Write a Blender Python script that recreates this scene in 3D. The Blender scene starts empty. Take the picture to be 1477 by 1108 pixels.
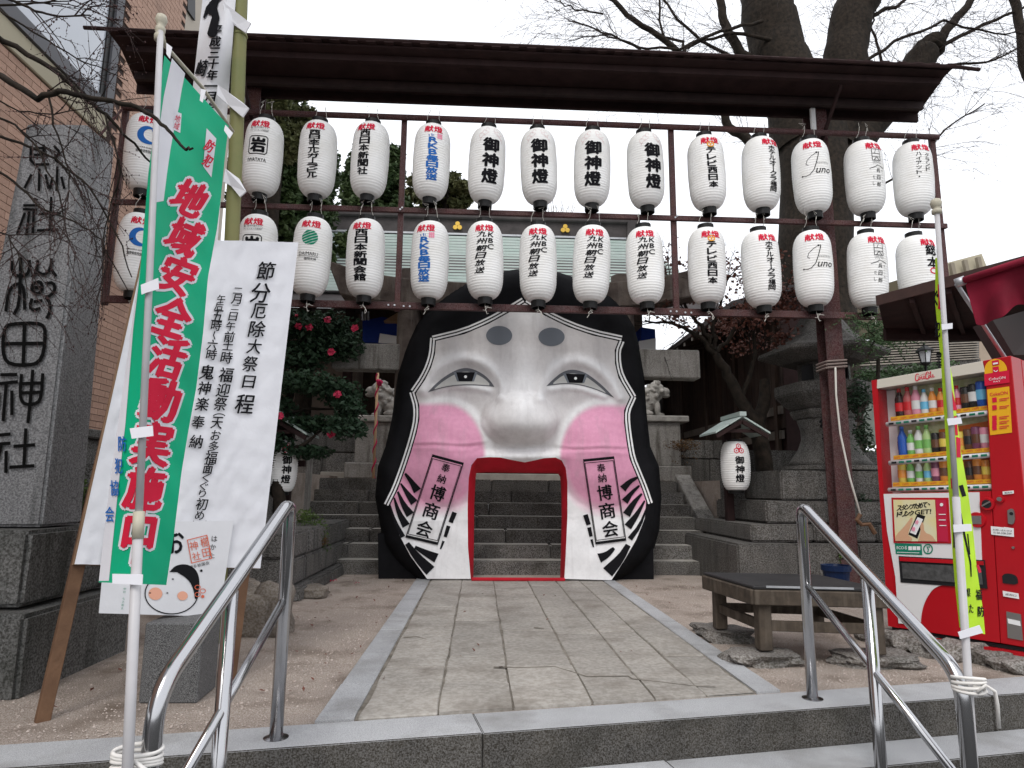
import bpy, bmesh, math, random
import numpy as np
from mathutils import Vector, Matrix, noise
from mathutils.geometry import delaunay_2d_cdt, tessellate_polygon
sc = bpy.context.scene
random.seed(7)
rnd = random.random
def ru(a, b): return a + (b - a) * random.random()

# ------------------------------------------------------------- camera, sky, sun
EYE = Vector((0, 0, 1.0)); F = 950.0; PW, PH = 1477.0, 1108.0
pitch = math.atan((707.5 - 554) / F); roll = math.radians(0.55); yw = math.radians(2.73)
fw = Vector((math.sin(yw) * math.cos(pitch), math.cos(yw) * math.cos(pitch), math.sin(pitch)))
rt = Vector((math.cos(yw), -math.sin(yw), 0)); up = rt.cross(fw)
RT = rt * math.cos(roll) + up * math.sin(roll); UP = up * math.cos(roll) - rt * math.sin(roll)
cd = bpy.data.cameras.new('camera'); cam = bpy.data.objects.new('camera', cd)
sc.collection.objects.link(cam); sc.camera = cam
cd.sensor_width = 36; cd.lens = 36 * F / PW; cd.clip_start = 0.05; cd.clip_end = 1000
mm = Matrix((RT, UP, -fw)).transposed().to_4x4(); mm.translation = EYE; cam.matrix_world = mm

world = bpy.data.worlds.new('World'); sc.world = world; world.use_nodes = True
wn = world.node_tree; wn.nodes.clear()
sky = wn.nodes.new('ShaderNodeTexSky'); sky.sky_type = 'NISHITA'; sky.sun_disc = False
SUN_EL, SUN_AZ = math.radians(50), math.radians(203)
sky.sun_elevation = SUN_EL; sky.sun_rotation = SUN_AZ; sky.dust_density = 4; sky.air_density = 1.2
bw = wn.nodes.new('ShaderNodeRGBToBW'); cmb = wn.nodes.new('ShaderNodeMix'); cmb.data_type = 'RGBA'
cmb.inputs[0].default_value = 0.9; cmb.inputs[7].default_value = (10.6, 10.8, 11.3, 1)   # even cloud cover over the physical sky
bg = wn.nodes.new('ShaderNodeBackground'); bg.inputs['Strength'].default_value = 0.10
wo = wn.nodes.new('ShaderNodeOutputWorld')
wn.links.new(sky.outputs[0], cmb.inputs[6]); wn.links.new(cmb.outputs[2], bg.inputs[0]); wn.links.new(bg.outputs[0], wo.inputs[0])
sl = bpy.data.lights.new('sun', 'SUN'); so = bpy.data.objects.new('sun', sl); sc.collection.objects.link(so)
sl.energy = 1.15; sl.angle = math.radians(25); sl.color = (1, .97, .93)
# light comes from high up behind the viewer's left
sd = Vector((math.sin(SUN_AZ) * math.cos(SUN_EL), math.cos(SUN_AZ) * math.cos(SUN_EL), math.sin(SUN_EL)))
so.rotation_euler = sd.to_track_quat('Z', 'Y').to_euler(); so.location = (-5, -5, 20)
sc.view_settings.view_transform = 'Standard'; sc.view_settings.look = 'None'
sc.view_settings.exposure = 0.45; sc.view_settings.gamma = 1; sc.view_settings.use_curve_mapping = False
sc.render.engine = 'CYCLES'; sc.cycles.max_bounces = 6; sc.cycles.transparent_max_bounces = 6

# ------------------------------------------------------------- placing: a photograph pixel and a distance give a point
def ray(px, py): return fw + RT * ((px - PW / 2) / F) - UP * ((py - PH / 2) / F)
def at(px, py, Y): d = ray(px, py); return EYE + d * (Y / d.y)
def atz(px, py, z=0.0): d = ray(px, py); return EYE + d * ((z - EYE.z) / d.z)
def atx(px, py, X): d = ray(px, py); return EYE + d * (X / d.x)
def plane_at(o, n):
    def s(px, py, off=0.0):
        d = ray(px, py); t = (o - EYE).dot(n) / d.dot(n); return EYE + d * t + n * off
    return s

# ------------------------------------------------------------- objects
C = sc.collection
def wl(o):
    p = Vector((0, 0, 0))
    while o: p += o.location; o = o.parent
    return p
def tag(o, label=None, cat=None, group=None, kind=None):
    if label: o['label'] = label
    if cat: o['category'] = cat
    if group: o['group'] = group
    if kind: o['kind'] = kind
    return o
def thing(name, label, cat, loc=(0, 0, 0), group=None):
    o = bpy.data.objects.new(name, None); o.empty_display_size = .1; C.objects.link(o); o.location = loc
    return tag(o, label, cat, group)
def link_mesh(name, me, parent=None, loc=(0, 0, 0)):
    o = bpy.data.objects.new(name, me); C.objects.link(o); o.location = loc
    if parent: o.parent = parent
    return o
def copy_tree(o, parent=None):
    c = o.copy(); C.objects.link(c); c.parent = parent
    for ch in list(o.children): copy_tree(ch, c)
    return c
class MB:
    def __init__(s): s.v = []; s.f = []
    def add(s, vs, fs):
        n = len(s.v); s.v += [tuple(p) for p in vs]; s.f += [tuple(i + n for i in f) for f in fs]; return s
    def hexa(s, p): return s.add(p, [(0, 3, 2, 1), (4, 5, 6, 7), (0, 1, 5, 4), (1, 2, 6, 5), (2, 3, 7, 6), (3, 0, 4, 7)])
    def box(s, x0, x1, y0, y1, z0, z1):
        return s.hexa([(x0, y0, z0), (x1, y0, z0), (x1, y1, z0), (x0, y1, z0), (x0, y0, z1), (x1, y0, z1), (x1, y1, z1), (x0, y1, z1)])
    def obox(s, c, size, ax=None, ay=None, az=None):
        ax = Vector(ax or (1, 0, 0)).normalized(); az = Vector(az or (0, 0, 1)).normalized()
        ay = Vector(ay).normalized() if ay else az.cross(ax).normalized()
        c = Vector(c); a, b, h = ax * size[0] / 2, ay * size[1] / 2, az * size[2] / 2
        return s.hexa([c - a - b - h, c + a - b - h, c + a + b - h, c - a + b - h, c - a - b + h, c + a - b + h, c + a + b + h, c - a + b + h])
    def beam(s, p, q, w, h, upv=(0, 0, 1)):
        p, q = Vector(p), Vector(q); d = (q - p); u = Vector(upv); sx = d.normalized(); sy = u.cross(sx).normalized(); sz = sx.cross(sy)
        return s.obox((p + q) / 2, (d.length, w, h), sx, sy, sz)
    def tube(s, pts, r, n=8, cap=True):
        pts = [Vector(p) for p in pts]; rs = r if isinstance(r, (list, tuple)) else [r] * len(pts)
        base = len(s.v); t0 = (pts[1] - pts[0]).normalized()
        a = t0.cross(Vector((0, 0, 1)));  a = (a if a.length > .05 else t0.cross(Vector((0, 1, 0)))).normalized()
        for i, p in enumerate(pts):
            t = (pts[min(i + 1, len(pts) - 1)] - pts[max(i - 1, 0)])
            if t.length > 1e-9: t.normalize(); a = a - t * a.dot(t)
            a = a.normalized() if a.length > 1e-6 else t.orthogonal().normalized(); b = t.cross(a)
            for k in range(n):
                g = 2 * math.pi * k / n; s.v.append(tuple(p + (a * math.cos(g) + b * math.sin(g)) * rs[i]))
        for i in range(len(pts) - 1):
            for k in range(n):
                k2 = (k + 1) % n; s.f.append((base + i * n + k, base + i * n + k2, base + (i + 1) * n + k2, base + (i + 1) * n + k))
        if cap:
            s.f.append(tuple(base + k for k in reversed(range(n)))); s.f.append(tuple(base + (len(pts) - 1) * n + k for k in range(n)))
        return s
    def lathe(s, c, prof, n=16, sx=1, sy=1, ph=0, cap=True):
        base = len(s.v)
        for r, z in prof:
            for k in range(n):
                g = 2 * math.pi * k / n + ph; s.v.append((c[0] + r * sx * math.cos(g), c[1] + r * sy * math.sin(g), c[2] + z))
        for i in range(len(prof) - 1):
            for k in range(n):
                k2 = (k + 1) % n; s.f.append((base + i * n + k, base + i * n + k2, base + (i + 1) * n + k2, base + (i + 1) * n + k))
        if cap:
            s.f.append(tuple(base + k for k in reversed(range(n)))); s.f.append(tuple(base + (len(prof) - 1) * n + k for k in range(n)))
        return s
    def prism(s, pts, off):
        n = len(pts); off = Vector(off); a = [Vector(p) for p in pts]
        return s.add(a + [p + off for p in a], [tuple(reversed(range(n))), tuple(range(n, 2 * n))] + [(i, (i + 1) % n, n + (i + 1) % n, n + i) for i in range(n)])
    def sheet(s, fn, nu, nv):
        return s.add([fn(i / nu, j / nv) for j in range(nv + 1) for i in range(nu + 1)],
                     [(j * (nu + 1) + i, j * (nu + 1) + i + 1, (j + 1) * (nu + 1) + i + 1, (j + 1) * (nu + 1) + i) for j in range(nv) for i in range(nu)])
    def rock(s, c, size, seed=0, sub=3, rough=.25, flat=None):
        bm = bmesh.new(); bmesh.ops.create_icosphere(bm, subdivisions=sub, radius=1); vs = []
        for v in bm.verts:
            p = v.co; k = 1 + rough * noise.noise(p * 1.3 + Vector((seed * 3.7, seed, 0))) + rough * .4 * noise.noise(p * 3.5 + Vector((seed, 0, 5)))
            q = Vector([max(-.78, min(.78, a)) for a in p]) * 1.2 * k
            if flat and q.z > flat: q.z = flat + (q.z - flat) * .08
            vs.append((c[0] + q.x * size[0], c[1] + q.y * size[1], c[2] + q.z * size[2]))
        fs = [tuple(v.index for v in f.verts) for f in bm.faces]; bm.free(); return s.add(vs, fs)
    def build(s, name, mat, parent=None, smooth=False, bevel=0, origin=None, rough=0, seg=1):
        o0 = wl(parent); loc = Vector(origin) - o0 if origin is not None else Vector((0, 0, 0)); o1 = o0 + loc
        me = bpy.data.meshes.new(name)
        me.from_pydata([(p[0] - o1.x, p[1] - o1.y, p[2] - o1.z) for p in s.v], [], s.f)
        if bevel:
            bm = bmesh.new(); bm.from_mesh(me)
            bmesh.ops.bevel(bm, geom=[e for e in bm.edges if len(e.link_faces) == 2 and e.calc_face_angle(0) > .4], offset=bevel, segments=seg, affect='EDGES', clamp_overlap=True)
            bm.to_mesh(me); bm.free()
        if rough:
            for v in me.vertices: v.co += Vector([noise.noise(v.co * 9 + Vector((k * 7, 3, 1))) for k in range(3)]) * rough
        me.materials.append(mat)
        if smooth: me.polygons.foreach_set('use_smooth', [True] * len(me.polygons))
        me.update(); return link_mesh(name, me, parent, loc)

# ------------------------------------------------------------- materials
def mat(name, c, c2=None, scale=6, rough=.7, metal=0, bump=0, bscale=60, streak=0, detail=5, spec=.22, trans=0, emit=0, alpha=1, attr=None, vary=0, coat=0, stain=None, stain_scale=1.3, stain_amt=.6, fine=0):
    m = bpy.data.materials.new(name); m.use_nodes = True; nt = m.node_tree; N = nt.nodes; L = nt.links
    b = N['Principled BSDF']; b.inputs['Roughness'].default_value = rough; b.inputs['Metallic'].default_value = metal
    b.inputs['Specular IOR Level'].default_value = spec; b.inputs['Coat Weight'].default_value = coat
    if alpha < 1: b.inputs['Alpha'].default_value = alpha
    if trans: b.inputs['Transmission Weight'].default_value = trans
    tc = N.new('ShaderNodeTexCoord'); src = tc.outputs['Object']
    def nz(sc_, det=5, vec=src, rgh=.6):
        n = N.new('ShaderNodeTexNoise'); n.inputs['Scale'].default_value = sc_; n.inputs['Detail'].default_value = det
        n.inputs['Roughness'].default_value = rgh; L.new(vec, n.inputs['Vector']); return n.outputs['Fac']
    def ramp(fac, lo, hi):
        r = N.new('ShaderNodeMapRange'); r.inputs['From Min'].default_value = lo; r.inputs['From Max'].default_value = hi; L.new(fac, r.inputs['Value']); return r.outputs['Result']
    def mix(f, a, bb, mode='MIX'):
        x = N.new('ShaderNodeMix'); x.data_type = 'RGBA'; x.blend_type = mode
        if isinstance(f, float): x.inputs[0].default_value = f
        else: L.new(f, x.inputs[0])
        for k, val in ((6, a), (7, bb)):
            if isinstance(val, tuple): x.inputs[k].default_value = (*val[:3], 1)
            else: L.new(val, x.inputs[k])
        return x.outputs[2]
    col = tuple(c)
    if attr:
        a = N.new('ShaderNodeVertexColor'); a.layer_name = attr; col = a.outputs['Color']
    if c2: col = mix(ramp(nz(scale, detail), .32, .68), col, tuple(c2))
    if fine: col = mix(ramp(nz(bscale * 1.7, 3), .38, .62), mix(fine, col, (0, 0, 0), 'MIX'), mix(fine * .6, col, (1, 1, 1), 'MIX'))
    if streak or stain:
        if streak:
            mp = N.new('ShaderNodeMapping'); mp.inputs['Scale'].default_value = (3, 3, .35); L.new(src, mp.inputs[0]); sv = mp.outputs[0]
        else: sv = src
        col = mix(ramp(nz(stain_scale * (3 if streak else 1), 6, sv), .5, .72), col, mix(float(stain_amt), col, tuple(stain or (.02, .02, .02))))
    if vary:
        oi = N.new('ShaderNodeObjectInfo'); hs = N.new('ShaderNodeHueSaturation'); r = N.new('ShaderNodeMapRange')
        r.inputs['To Min'].default_value = 1 - vary; r.inputs['To Max'].default_value = 1 + vary; L.new(oi.outputs['Random'], r.inputs[0])
        L.new(r.outputs[0], hs.inputs['Value'])
        if isinstance(col, tuple): hs.inputs['Color'].default_value = (*col, 1)
        else: L.new(col, hs.inputs['Color'])
        col = hs.outputs[0]
    if isinstance(col, tuple): b.inputs['Base Color'].default_value = (*col, 1)
    else: L.new(col, b.inputs['Base Color'])
    if bump:
        bp = N.new('ShaderNodeBump'); bp.inputs['Strength'].default_value = bump; bp.inputs['Distance'].default_value = .01
        L.new(nz(bscale, 6), bp.inputs['Height']); L.new(bp.outputs[0], b.inputs['Normal'])
    if emit: b.inputs['Emission Color'].default_value = (*c, 1); b.inputs['Emission Strength'].default_value = emit
    return m
M = {}
M['sand'] = mat('sandy_gravel', (.42, .335, .27), (.30, .23, .18), 2.2, .95, bump=1.0, bscale=110, fine=.35, stain=(.12, .085, .06), stain_scale=2.6, stain_amt=.75)
M['pebble'] = mat('pebbles', (.36, .29, .25), (.5, .44, .4), 60, .9, vary=.1)
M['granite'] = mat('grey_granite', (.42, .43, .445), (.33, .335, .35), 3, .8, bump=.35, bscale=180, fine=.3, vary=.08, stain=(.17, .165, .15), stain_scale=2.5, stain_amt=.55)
M['riser'] = mat('riser_granite', (.055, .047, .036), (.026, .022, .017), 5, .92, bump=.8, bscale=90, fine=.16, vary=.15, stain=(.03, .028, .022), stain_scale=3, stain_amt=.7)  # upright sides of the front steps, much darker than their tops
M['slab'] = mat('path_slab', (.345, .32, .285), (.26, .242, .215), 2.6, .8, bump=.35, bscale=22, fine=.12, vary=.14, stain=(.12, .10, .08), stain_scale=2.4, stain_amt=.65)
M['joint'] = mat('joint_earth', (.10, .088, .072), (.26, .235, .20), 8, .95, bump=.6, bscale=80)
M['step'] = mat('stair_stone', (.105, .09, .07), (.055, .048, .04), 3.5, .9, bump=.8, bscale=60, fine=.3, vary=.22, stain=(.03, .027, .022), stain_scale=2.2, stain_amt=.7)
M['tread'] = mat('lit_stair_tread', (.42, .40, .36), (.30, .28, .25), 5, .9, bump=.4, bscale=70, vary=.12)  # bright tone paints in the light caught by the stair edges
M['wallstone'] = mat('wall_stone', (.065, .057, .046), (.034, .03, .025), 3.5, .9, bump=.9, bscale=50, fine=.25, vary=.22, streak=1, stain=(.02, .02, .018))
M['lanternstone'] = mat('lantern_stone', (.07, .061, .05), (.038, .033, .027), 4, .9, bump=.8, bscale=55, fine=.22, vary=.1, streak=1, stain=(.035, .035, .03))
M['torii'] = mat('torii_stone', (.30, .285, .26), (.2, .185, .165), 3, .9, bump=.7, bscale=45, fine=.15, streak=1, stain=(.06, .05, .04), stain_amt=.8)
M['toriidark'] = mat('stained_stone', (.16, .13, .11), (.06, .045, .04), 4, .9, bump=.8, bscale=30, streak=1, stain=(.3, .27, .24), stain_amt=.5)
M['red_iron'] = mat('maroon_painted_iron', (.075, .018, .018), (.042, .014, .014), 12, .6, spec=.15, bump=.25, bscale=60, fine=.1, stain=(.16, .07, .05), stain_scale=6, stain_amt=.4)
M['dark_iron'] = mat('dark_brown_sheet', (.045, .026, .025), (.026, .016, .016), 5, .7, bump=.2, bscale=30, stain=(.04, .026, .024), stain_scale=2, spec=.08)
M['roof_beam'] = mat('brown_roof_beam', (.05, .032, .03), (.03, .02, .02), 8, .7, bump=.2, bscale=30)
M['galv'] = mat('galvanised_steel', (.5, .51, .53), (.4, .41, .43), 10, .45, metal=.6)
M['paper'] = mat('lantern_paper', (.88, .88, .87), (.83, .83, .81), 5, .65, bump=.1, bscale=30, vary=.04, stain=(.66, .62, .54), stain_scale=2.6, stain_amt=.25)
M['black_cap'] = mat('black_lacquer', (.012, .012, .012), None, 5, .4)
M['ink'] = mat('black_ink', (.010, .010, .012), None, rough=.9, spec=.1)
M['ink_soft'] = mat('thin_black_ink', (.05, .05, .055), None, rough=.7)
M['red_ink'] = mat('red_ink', (.62, .015, .05), None, rough=.8, spec=.15)
M['faded_red'] = mat('faded_red_ink', (.72, .52, .52), None, rough=.8)
M['blue_ink'] = mat('blue_ink', (.015, .13, .45), None, rough=.7)
M['green_ink'] = mat('green_ink', (.0, .24, .13), None, rough=.7)
M['pink_ink'] = mat('pink_ink', (.85, .3, .42), None, rough=.7)
M['orange_ink'] = mat('orange_ink', (.8, .35, .03), None, rough=.7)
M['string'] = mat('white_string', (.62, .6, .55), None, rough=.9)
M['white'] = mat('white_paint', (.8, .8, .8), None, rough=.6)

# ------------------------------------------------------------- flat print
_gl = {}
def glyph(ch, bold=0.0):
    k = (ch, bold)
    if k not in _gl:
        cu = bpy.data.curves.new('t', 'FONT'); cu.body = ch; cu.size = 1; cu.offset = bold; cu.resolution_u = 2; cu.fill_mode = 'BOTH'
        ob = bpy.data.objects.new('t', cu); C.objects.link(ob); bpy.context.view_layer.update()
        me = bpy.data.meshes.new_from_object(ob.evaluated_get(bpy.context.evaluated_depsgraph_get()))
        vs = [(v.co.x, v.co.y) for v in me.vertices]; fs = [tuple(p.vertices) for p in me.polygons]
        bpy.data.objects.remove(ob); bpy.data.curves.remove(cu); bpy.data.meshes.remove(me)
        if vs:
            x0, x1 = min(v[0] for v in vs), max(v[0] for v in vs); y0, y1 = min(v[1] for v in vs), max(v[1] for v in vs)
        else: x0 = x1 = y0 = y1 = 0
        _gl[k] = (vs, fs, (x0, x1, y0, y1))
    return _gl[k]
class Dec:
    """flat lettering and marks collected in a 2-D frame, later laid on a surface"""
    def __init__(s, yup=False): s.v = []; s.f = []; s.n = 0; s.sg = 1 if yup else -1
    def _a(s, vs, fs):
        n = len(s.v); s.n += 1; s.v += [(x, y, s.n) for x, y in vs]; s.f += [tuple(i + n for i in f) for f in fs]
    def ch(s, ch, cx, cy, w, h=None, rot=0, shear=0, bold=0.0, fit=True):
        """one character stretched to w x h about cx, cy; a heavier weight is laid down as shifted passes"""
        h = h or w; vs, fs, (x0, x1, y0, y1) = glyph(ch, 0.0)
        if not vs: return
        mx, my = (x0 + x1) / 2, (y0 + y1) / 2
        if fit and ord(ch[0]) > 0x2E7F and ch not in 'ーー・、。，．ッ一': ex, ey = max(x1 - x0, .55), max(y1 - y0, .55)
        else: ex, ey = .70, .76
        c, sn = math.cos(rot), math.sin(rot)
        k = bold * w * 1.25
        for ox, oy in (((0, 0),) if bold < .005 else ((0, 0), (k, 0), (-k, 0), (0, k * .7), (0, -k * .7))):
            out = []
            for x, y in vs:
                a = (x - mx) / ex * w + ox; b = (y - my) / ey * h + oy; a += shear * b
                a, b = a * c - b * sn, a * sn + b * c
                out.append((cx + a, cy + s.sg * b))
            s._a(out, fs)
    def col(s, text, p, q, w, h=None, rot=0, shear=0, bold=0.0):
        n = len(text)
        if n > 1: pit = math.dist(p, q) / (n - 1); h = min(h or w, pit * .9) if abs(q[1] - p[1]) > abs(q[0] - p[0]) else h
        for i, c_ in enumerate(text):
            t = i / max(1, n - 1)
            if c_ == ' ': continue
            r_, cc = (rot - math.pi / 2, c_) if c_ in 'ー〜（）' else (rot, c_)
            s.ch(cc, p[0] + (q[0] - p[0]) * t, p[1] + (q[1] - p[1]) * t, h or w if r_ != rot else w, w if r_ != rot else (h or w), r_, shear, bold)
    def line(s, text, cx, cy, width, height, rot=0, shear=0, bold=0.0):
        """a run of type set in one line"""
        vs, fs, (x0, x1, y0, y1) = glyph(text, bold * .5)
        if not vs: return
        mx, my = (x0 + x1) / 2, (y0 + y1) / 2; c, sn = math.cos(rot), math.sin(rot); out = []
        for x, y in vs:
            a = (x - mx) / (x1 - x0) * width; b = (y - my) / (y1 - y0) * height; a += shear * b
            out.append((cx + a * c - b * sn, cy + s.sg * (a * sn + b * c)))
        s._a(out, fs)
    def poly(s, pts):
        t = tessellate_polygon([[Vector((p[0], p[1], 0)) for p in pts]]); s._a([tuple(p[:2]) for p in pts], [tuple(x) for x in t])
    def stroke(s, pts, w, w2=None, closed=False, step=None):
        P = [Vector(p[:2]) for p in pts]
        if step:
            Q = []
            for i in range(len(P) - 1 + (1 if closed else 0)):
                a, b = P[i], P[(i + 1) % len(P)]; k = max(1, int((b - a).length / step))
                Q += [a + (b - a) * j / k for j in range(k)]
            if not closed: Q.append(P[-1])
            P = Q
        n = len(P); vs = []
        for i, p in enumerate(P):
            a = P[(i - 1) % n] if (closed or i) else p; b = P[(i + 1) % n] if (closed or i < n - 1) else p
            d1 = (p - a); d2 = (b - p); d1 = d1.normalized() if d1.length > 1e-9 else d2.normalized(); d2 = d2.normalized() if d2.length > 1e-9 else d1
            t = (d1 + d2); t = t.normalized() if t.length > 1e-6 else d1; nn = Vector((-t.y, t.x)); k = 1 / max(.45, nn.dot(Vector((-d1.y, d1.x))))
            ww = (w if w2 is None else w + (w2 - w) * i / (n - 1)) / 2 * k
            vs += [tuple(p + nn * ww), tuple(p - nn * ww)]
        m = n if closed else n - 1
        s._a(vs, [(2 * i, 2 * i + 1, (2 * i + 3) % (2 * n), (2 * i + 2) % (2 * n)) for i in range(m)])
    def disc(s, cx, cy, rx, ry=None, rot=0, n=28):
        ry = ry or rx; c, sn = math.cos(rot), math.sin(rot)
        s._a([(cx, cy)] + [(cx + rx * math.cos(2 * math.pi * k / n) * c - ry * math.sin(2 * math.pi * k / n) * sn, cy + rx * math.cos(2 * math.pi * k / n) * sn + ry * math.sin(2 * math.pi * k / n) * c) for k in range(n)],
             [(0, k + 1, (k + 1) % n + 1) for k in range(n)])
    def ring(s, cx, cy, rx, ry, w, n=32, a0=0, a1=360):
        full = a1 - a0 >= 360; k = n if full else n + 1
        s.stroke([(cx + rx * math.cos(math.radians(a0 + (a1 - a0) * i / n)), cy + ry * math.sin(math.radians(a0 + (a1 - a0) * i / n))) for i in range(k)], w, closed=full)
    def build(s, name, m, parent, surf, eps=.003, cell=None, step=.00005, kind='stuff'):
        bm = bmesh.new()
        vv = [bm.verts.new(p) for p in s.v]
        for f in s.f:
            try: bm.faces.new([vv[i] for i in f])
            except ValueError: pass
        if cell:
            xs = [p[0] for p in s.v]; ys = [p[1] for p in s.v]
            cx, cy = cell if isinstance(cell, tuple) else (cell, cell)
            for lo, hi, c_, nn in ((min(xs), max(xs), cx, (1, 0, 0)), (min(ys), max(ys), cy, (0, 1, 0))):
                k = int((hi - lo) / c_)
                for i in range(1, k + 1):
                    bmesh.ops.bisect_plane(bm, geom=bm.verts[:] + bm.edges[:] + bm.faces[:], plane_co=Vector(nn) * (lo + c_ * i), plane_no=nn, dist=1e-6)
        o0 = wl(parent)
        for v in bm.verts: v.co = Vector(surf(v.co.x, v.co.y, eps + step * (v.co.z % 61))) - o0
        me = bpy.data.meshes.new(name); bm.to_mesh(me); bm.free(); me.materials.append(m)
        o = link_mesh(name, me, parent)
        if kind: o['kind'] = kind
        return o
def px_surf(depth):
    """a surface given as distance in front of the viewpoint over the photograph's frame"""
    def s(px, py, off=0.0):
        d = ray(px, py); t = depth(px, py); return EYE + d * (t - off)
    return s
# ============================================================= SETTING
KA = math.atan2(.64, 3.494); KD = Vector((math.cos(KA), math.sin(KA), 0)); KN = Vector((math.sin(KA), -math.cos(KA), 0))   # along and out of the front kerb
K0 = Vector((-.69, 2.808, 0))
def kp(s, n, z=0): p = K0 + KD * s + KN * n; return (p.x, p.y, z)
RISE, TREAD = .165, .28
MB().add([(-90, -60, -.665), (120, -60, -.665), (120, 150, -.665), (-90, 150, -.665)], [(0, 1, 2, 3)]).build('street_ground', mat('asphalt', (.05, .05, .05), (.07, .07, .07), 20, .9, bump=.4, bscale=90))['kind'] = 'structure'
b = MB()
def gz(x, y):
    z = noise.noise(Vector((x * 1.1, y * 1.1, 0))) * .012
    return z * (0 if -.7 < x < 1.56 else 1) - .001
def ground_pt(u, v):
    s = -5 + 13 * u; n = -.25 - 8.0 * v; p = kp(s, n); return (p[0], p[1], gz(p[0], p[1]) if v > .02 else -.001)
b.sheet(ground_pt, 120, 90)
ground = b.build('courtyard_ground', M['sand'], smooth=True); ground['kind'] = 'structure'
# pebbles scattered over the sand
b = MB(); random.seed(3)
for i in range(9000):
    if i % 2: x, y = ru(-2.4, -.72), 2.9 + 5.3 * rnd() ** 1.4
    else: x, y = ru(1.56, 3.6), 3.6 + 4.2 * rnd() ** 1.4
    if y < 2.808 + (x + .69) * .183 + .27: continue
    r = ru(.002, .0055) * (1.7 if rnd() < .06 else 1); a = ru(0, 6.28)
    ca, sa = math.cos(a) * r, math.sin(a) * r; z = gz(x, y)
    b.add([(x + ca, y + sa, z), (x - sa, y + ca, z), (x - ca, y - sa, z), (x + sa * 1.3, y - ca * 1.3, z), (x, y, z + r * .9)], [(0, 1, 4), (1, 2, 4), (2, 3, 4), (3, 0, 4)])
peb = b.build('scattered_pebbles', M['pebble'], ground); peb['kind'] = 'stuff'
# front steps: long granite stones, kerb on top
fs = thing('front_steps', None, None, (0, 0, 0)); del_keys = [k for k in ('category',) if k in fs]
fs['kind'] = 'structure'; fs['label'] = 'low granite steps leading down in front of the courtyard'
random.seed(11)
for k in range(4):
    z1 = -RISE * k; n1 = TREAD * k - .255 if k == 0 else .25 * k - .25; n0 = .25 * k
    s = -5 + ru(0, 1)
    cuts = [-5]
    if k == 0: cuts = [-5, -2.6, .735, 3.35, 6, 8.4]
    elif k == 1: cuts = [-5, -3, -.6, 1.55, 4.1, 6.3, 8.4]
    else:
        while cuts[-1] < 8: cuts.append(cuts[-1] + ru(1.6, 2.4))
    for c0, c1 in zip(cuts, cuts[1:]):
        q = .002; top = [kp(c0 + q, n1 + q, 0), kp(c1 - q, n1 + q, 0), kp(c1 - q, n0, 0), kp(c0 + q, n0, 0)]
        za = z1 + ru(-.002, .003)
        m_ = MB(); m_.hexa([(p[0], p[1], za - RISE - .03) for p in reversed(top)] + [(p[0], p[1], za) for p in reversed(top)])
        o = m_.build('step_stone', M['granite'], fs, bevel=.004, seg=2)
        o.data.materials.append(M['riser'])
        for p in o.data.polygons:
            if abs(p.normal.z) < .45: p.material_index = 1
# paved path
path = thing('stone_path', None, None, (0, 0, 0)); path['kind'] = 'structure'; path['label'] = 'paved approach of worn flagstones between granite borders'
MB().prism([(-.68, 2.808 + .27, -.05), (1.53, 2.808 + 2.22 * .1832 + .27, -.05), (1.53, 7.9, -.05), (-.68, 7.9, -.05)], (0, 0, .0535)).build('joint_bed', M['joint'], path)
def slab(x0, x1, y0, y1, z, m_, name, chop=None):
    pts = [(x0, y0), (x1, y0), (x1, y1), (x0, y1)]
    b = MB(); n = 5; ring = []
    for i in range(4):
        a, c = pts[i], pts[(i + 1) % 4]
        for j in range(n):
            t = j / n; x, y = a[0] + (c[0] - a[0]) * t, a[1] + (c[1] - a[1]) * t
            w = .009 if name == 'paving_stone' else .002
            x += noise.noise(Vector((x * 9, y * 9, 1))) * w; y += noise.noise(Vector((x * 9, y * 9, 7))) * w
            if chop: y = max(y, chop(x))
            ring.append((x, y, -.06))
    b.prism(ring, (0, 0, .06 + z)); return b.build(name, m_, path, bevel=.005)
kb = lambda x: 2.808 + (x + .69) * .1832 + .262       # back line of the kerb
random.seed(5)
for x0, x1, seams in ((-.69, -.53, [2.9, 3.62, 4.25, 4.95, 5.6, 6.5, 7.15, 7.9]), (1.412, 1.545, [3.3, 4.05, 5.2, 6.4, 7.2, 7.9])):
    for a, c in zip(seams, seams[1:]): slab(x0, x1, a + .003, c - .003, .012, M['granite'], 'border_stone', kb)
cols = [-.52, -.13, .2, .57, .98 - .12, 1.15, 1.405]
cols = [-.515, -.17, .175, .555, .87, 1.14, 1.405]
seams = [[2.95, 3.95, 4.75, 5.9, 7.0, 7.9], [2.95, 3.62, 4.2, 5.3, 6.4, 7.9], [2.95, 3.98, 4.95, 5.9, 6.9, 7.9], [2.95, 3.78, 4.85, 5.9, 7.2, 7.9], [3.1, 3.72, 4.9, 6.2, 7.1, 7.9], [3.2, 3.75, 4.2, 5.3, 6.6, 7.9]]
for i, sm in enumerate(seams):
    for a, c in zip(sm, sm[1:]):
        slab(cols[i] + .005, cols[i + 1] - .005, a + .004, c - .004, ru(.006, .013), M['slab'], 'paving_stone', kb)
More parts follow.
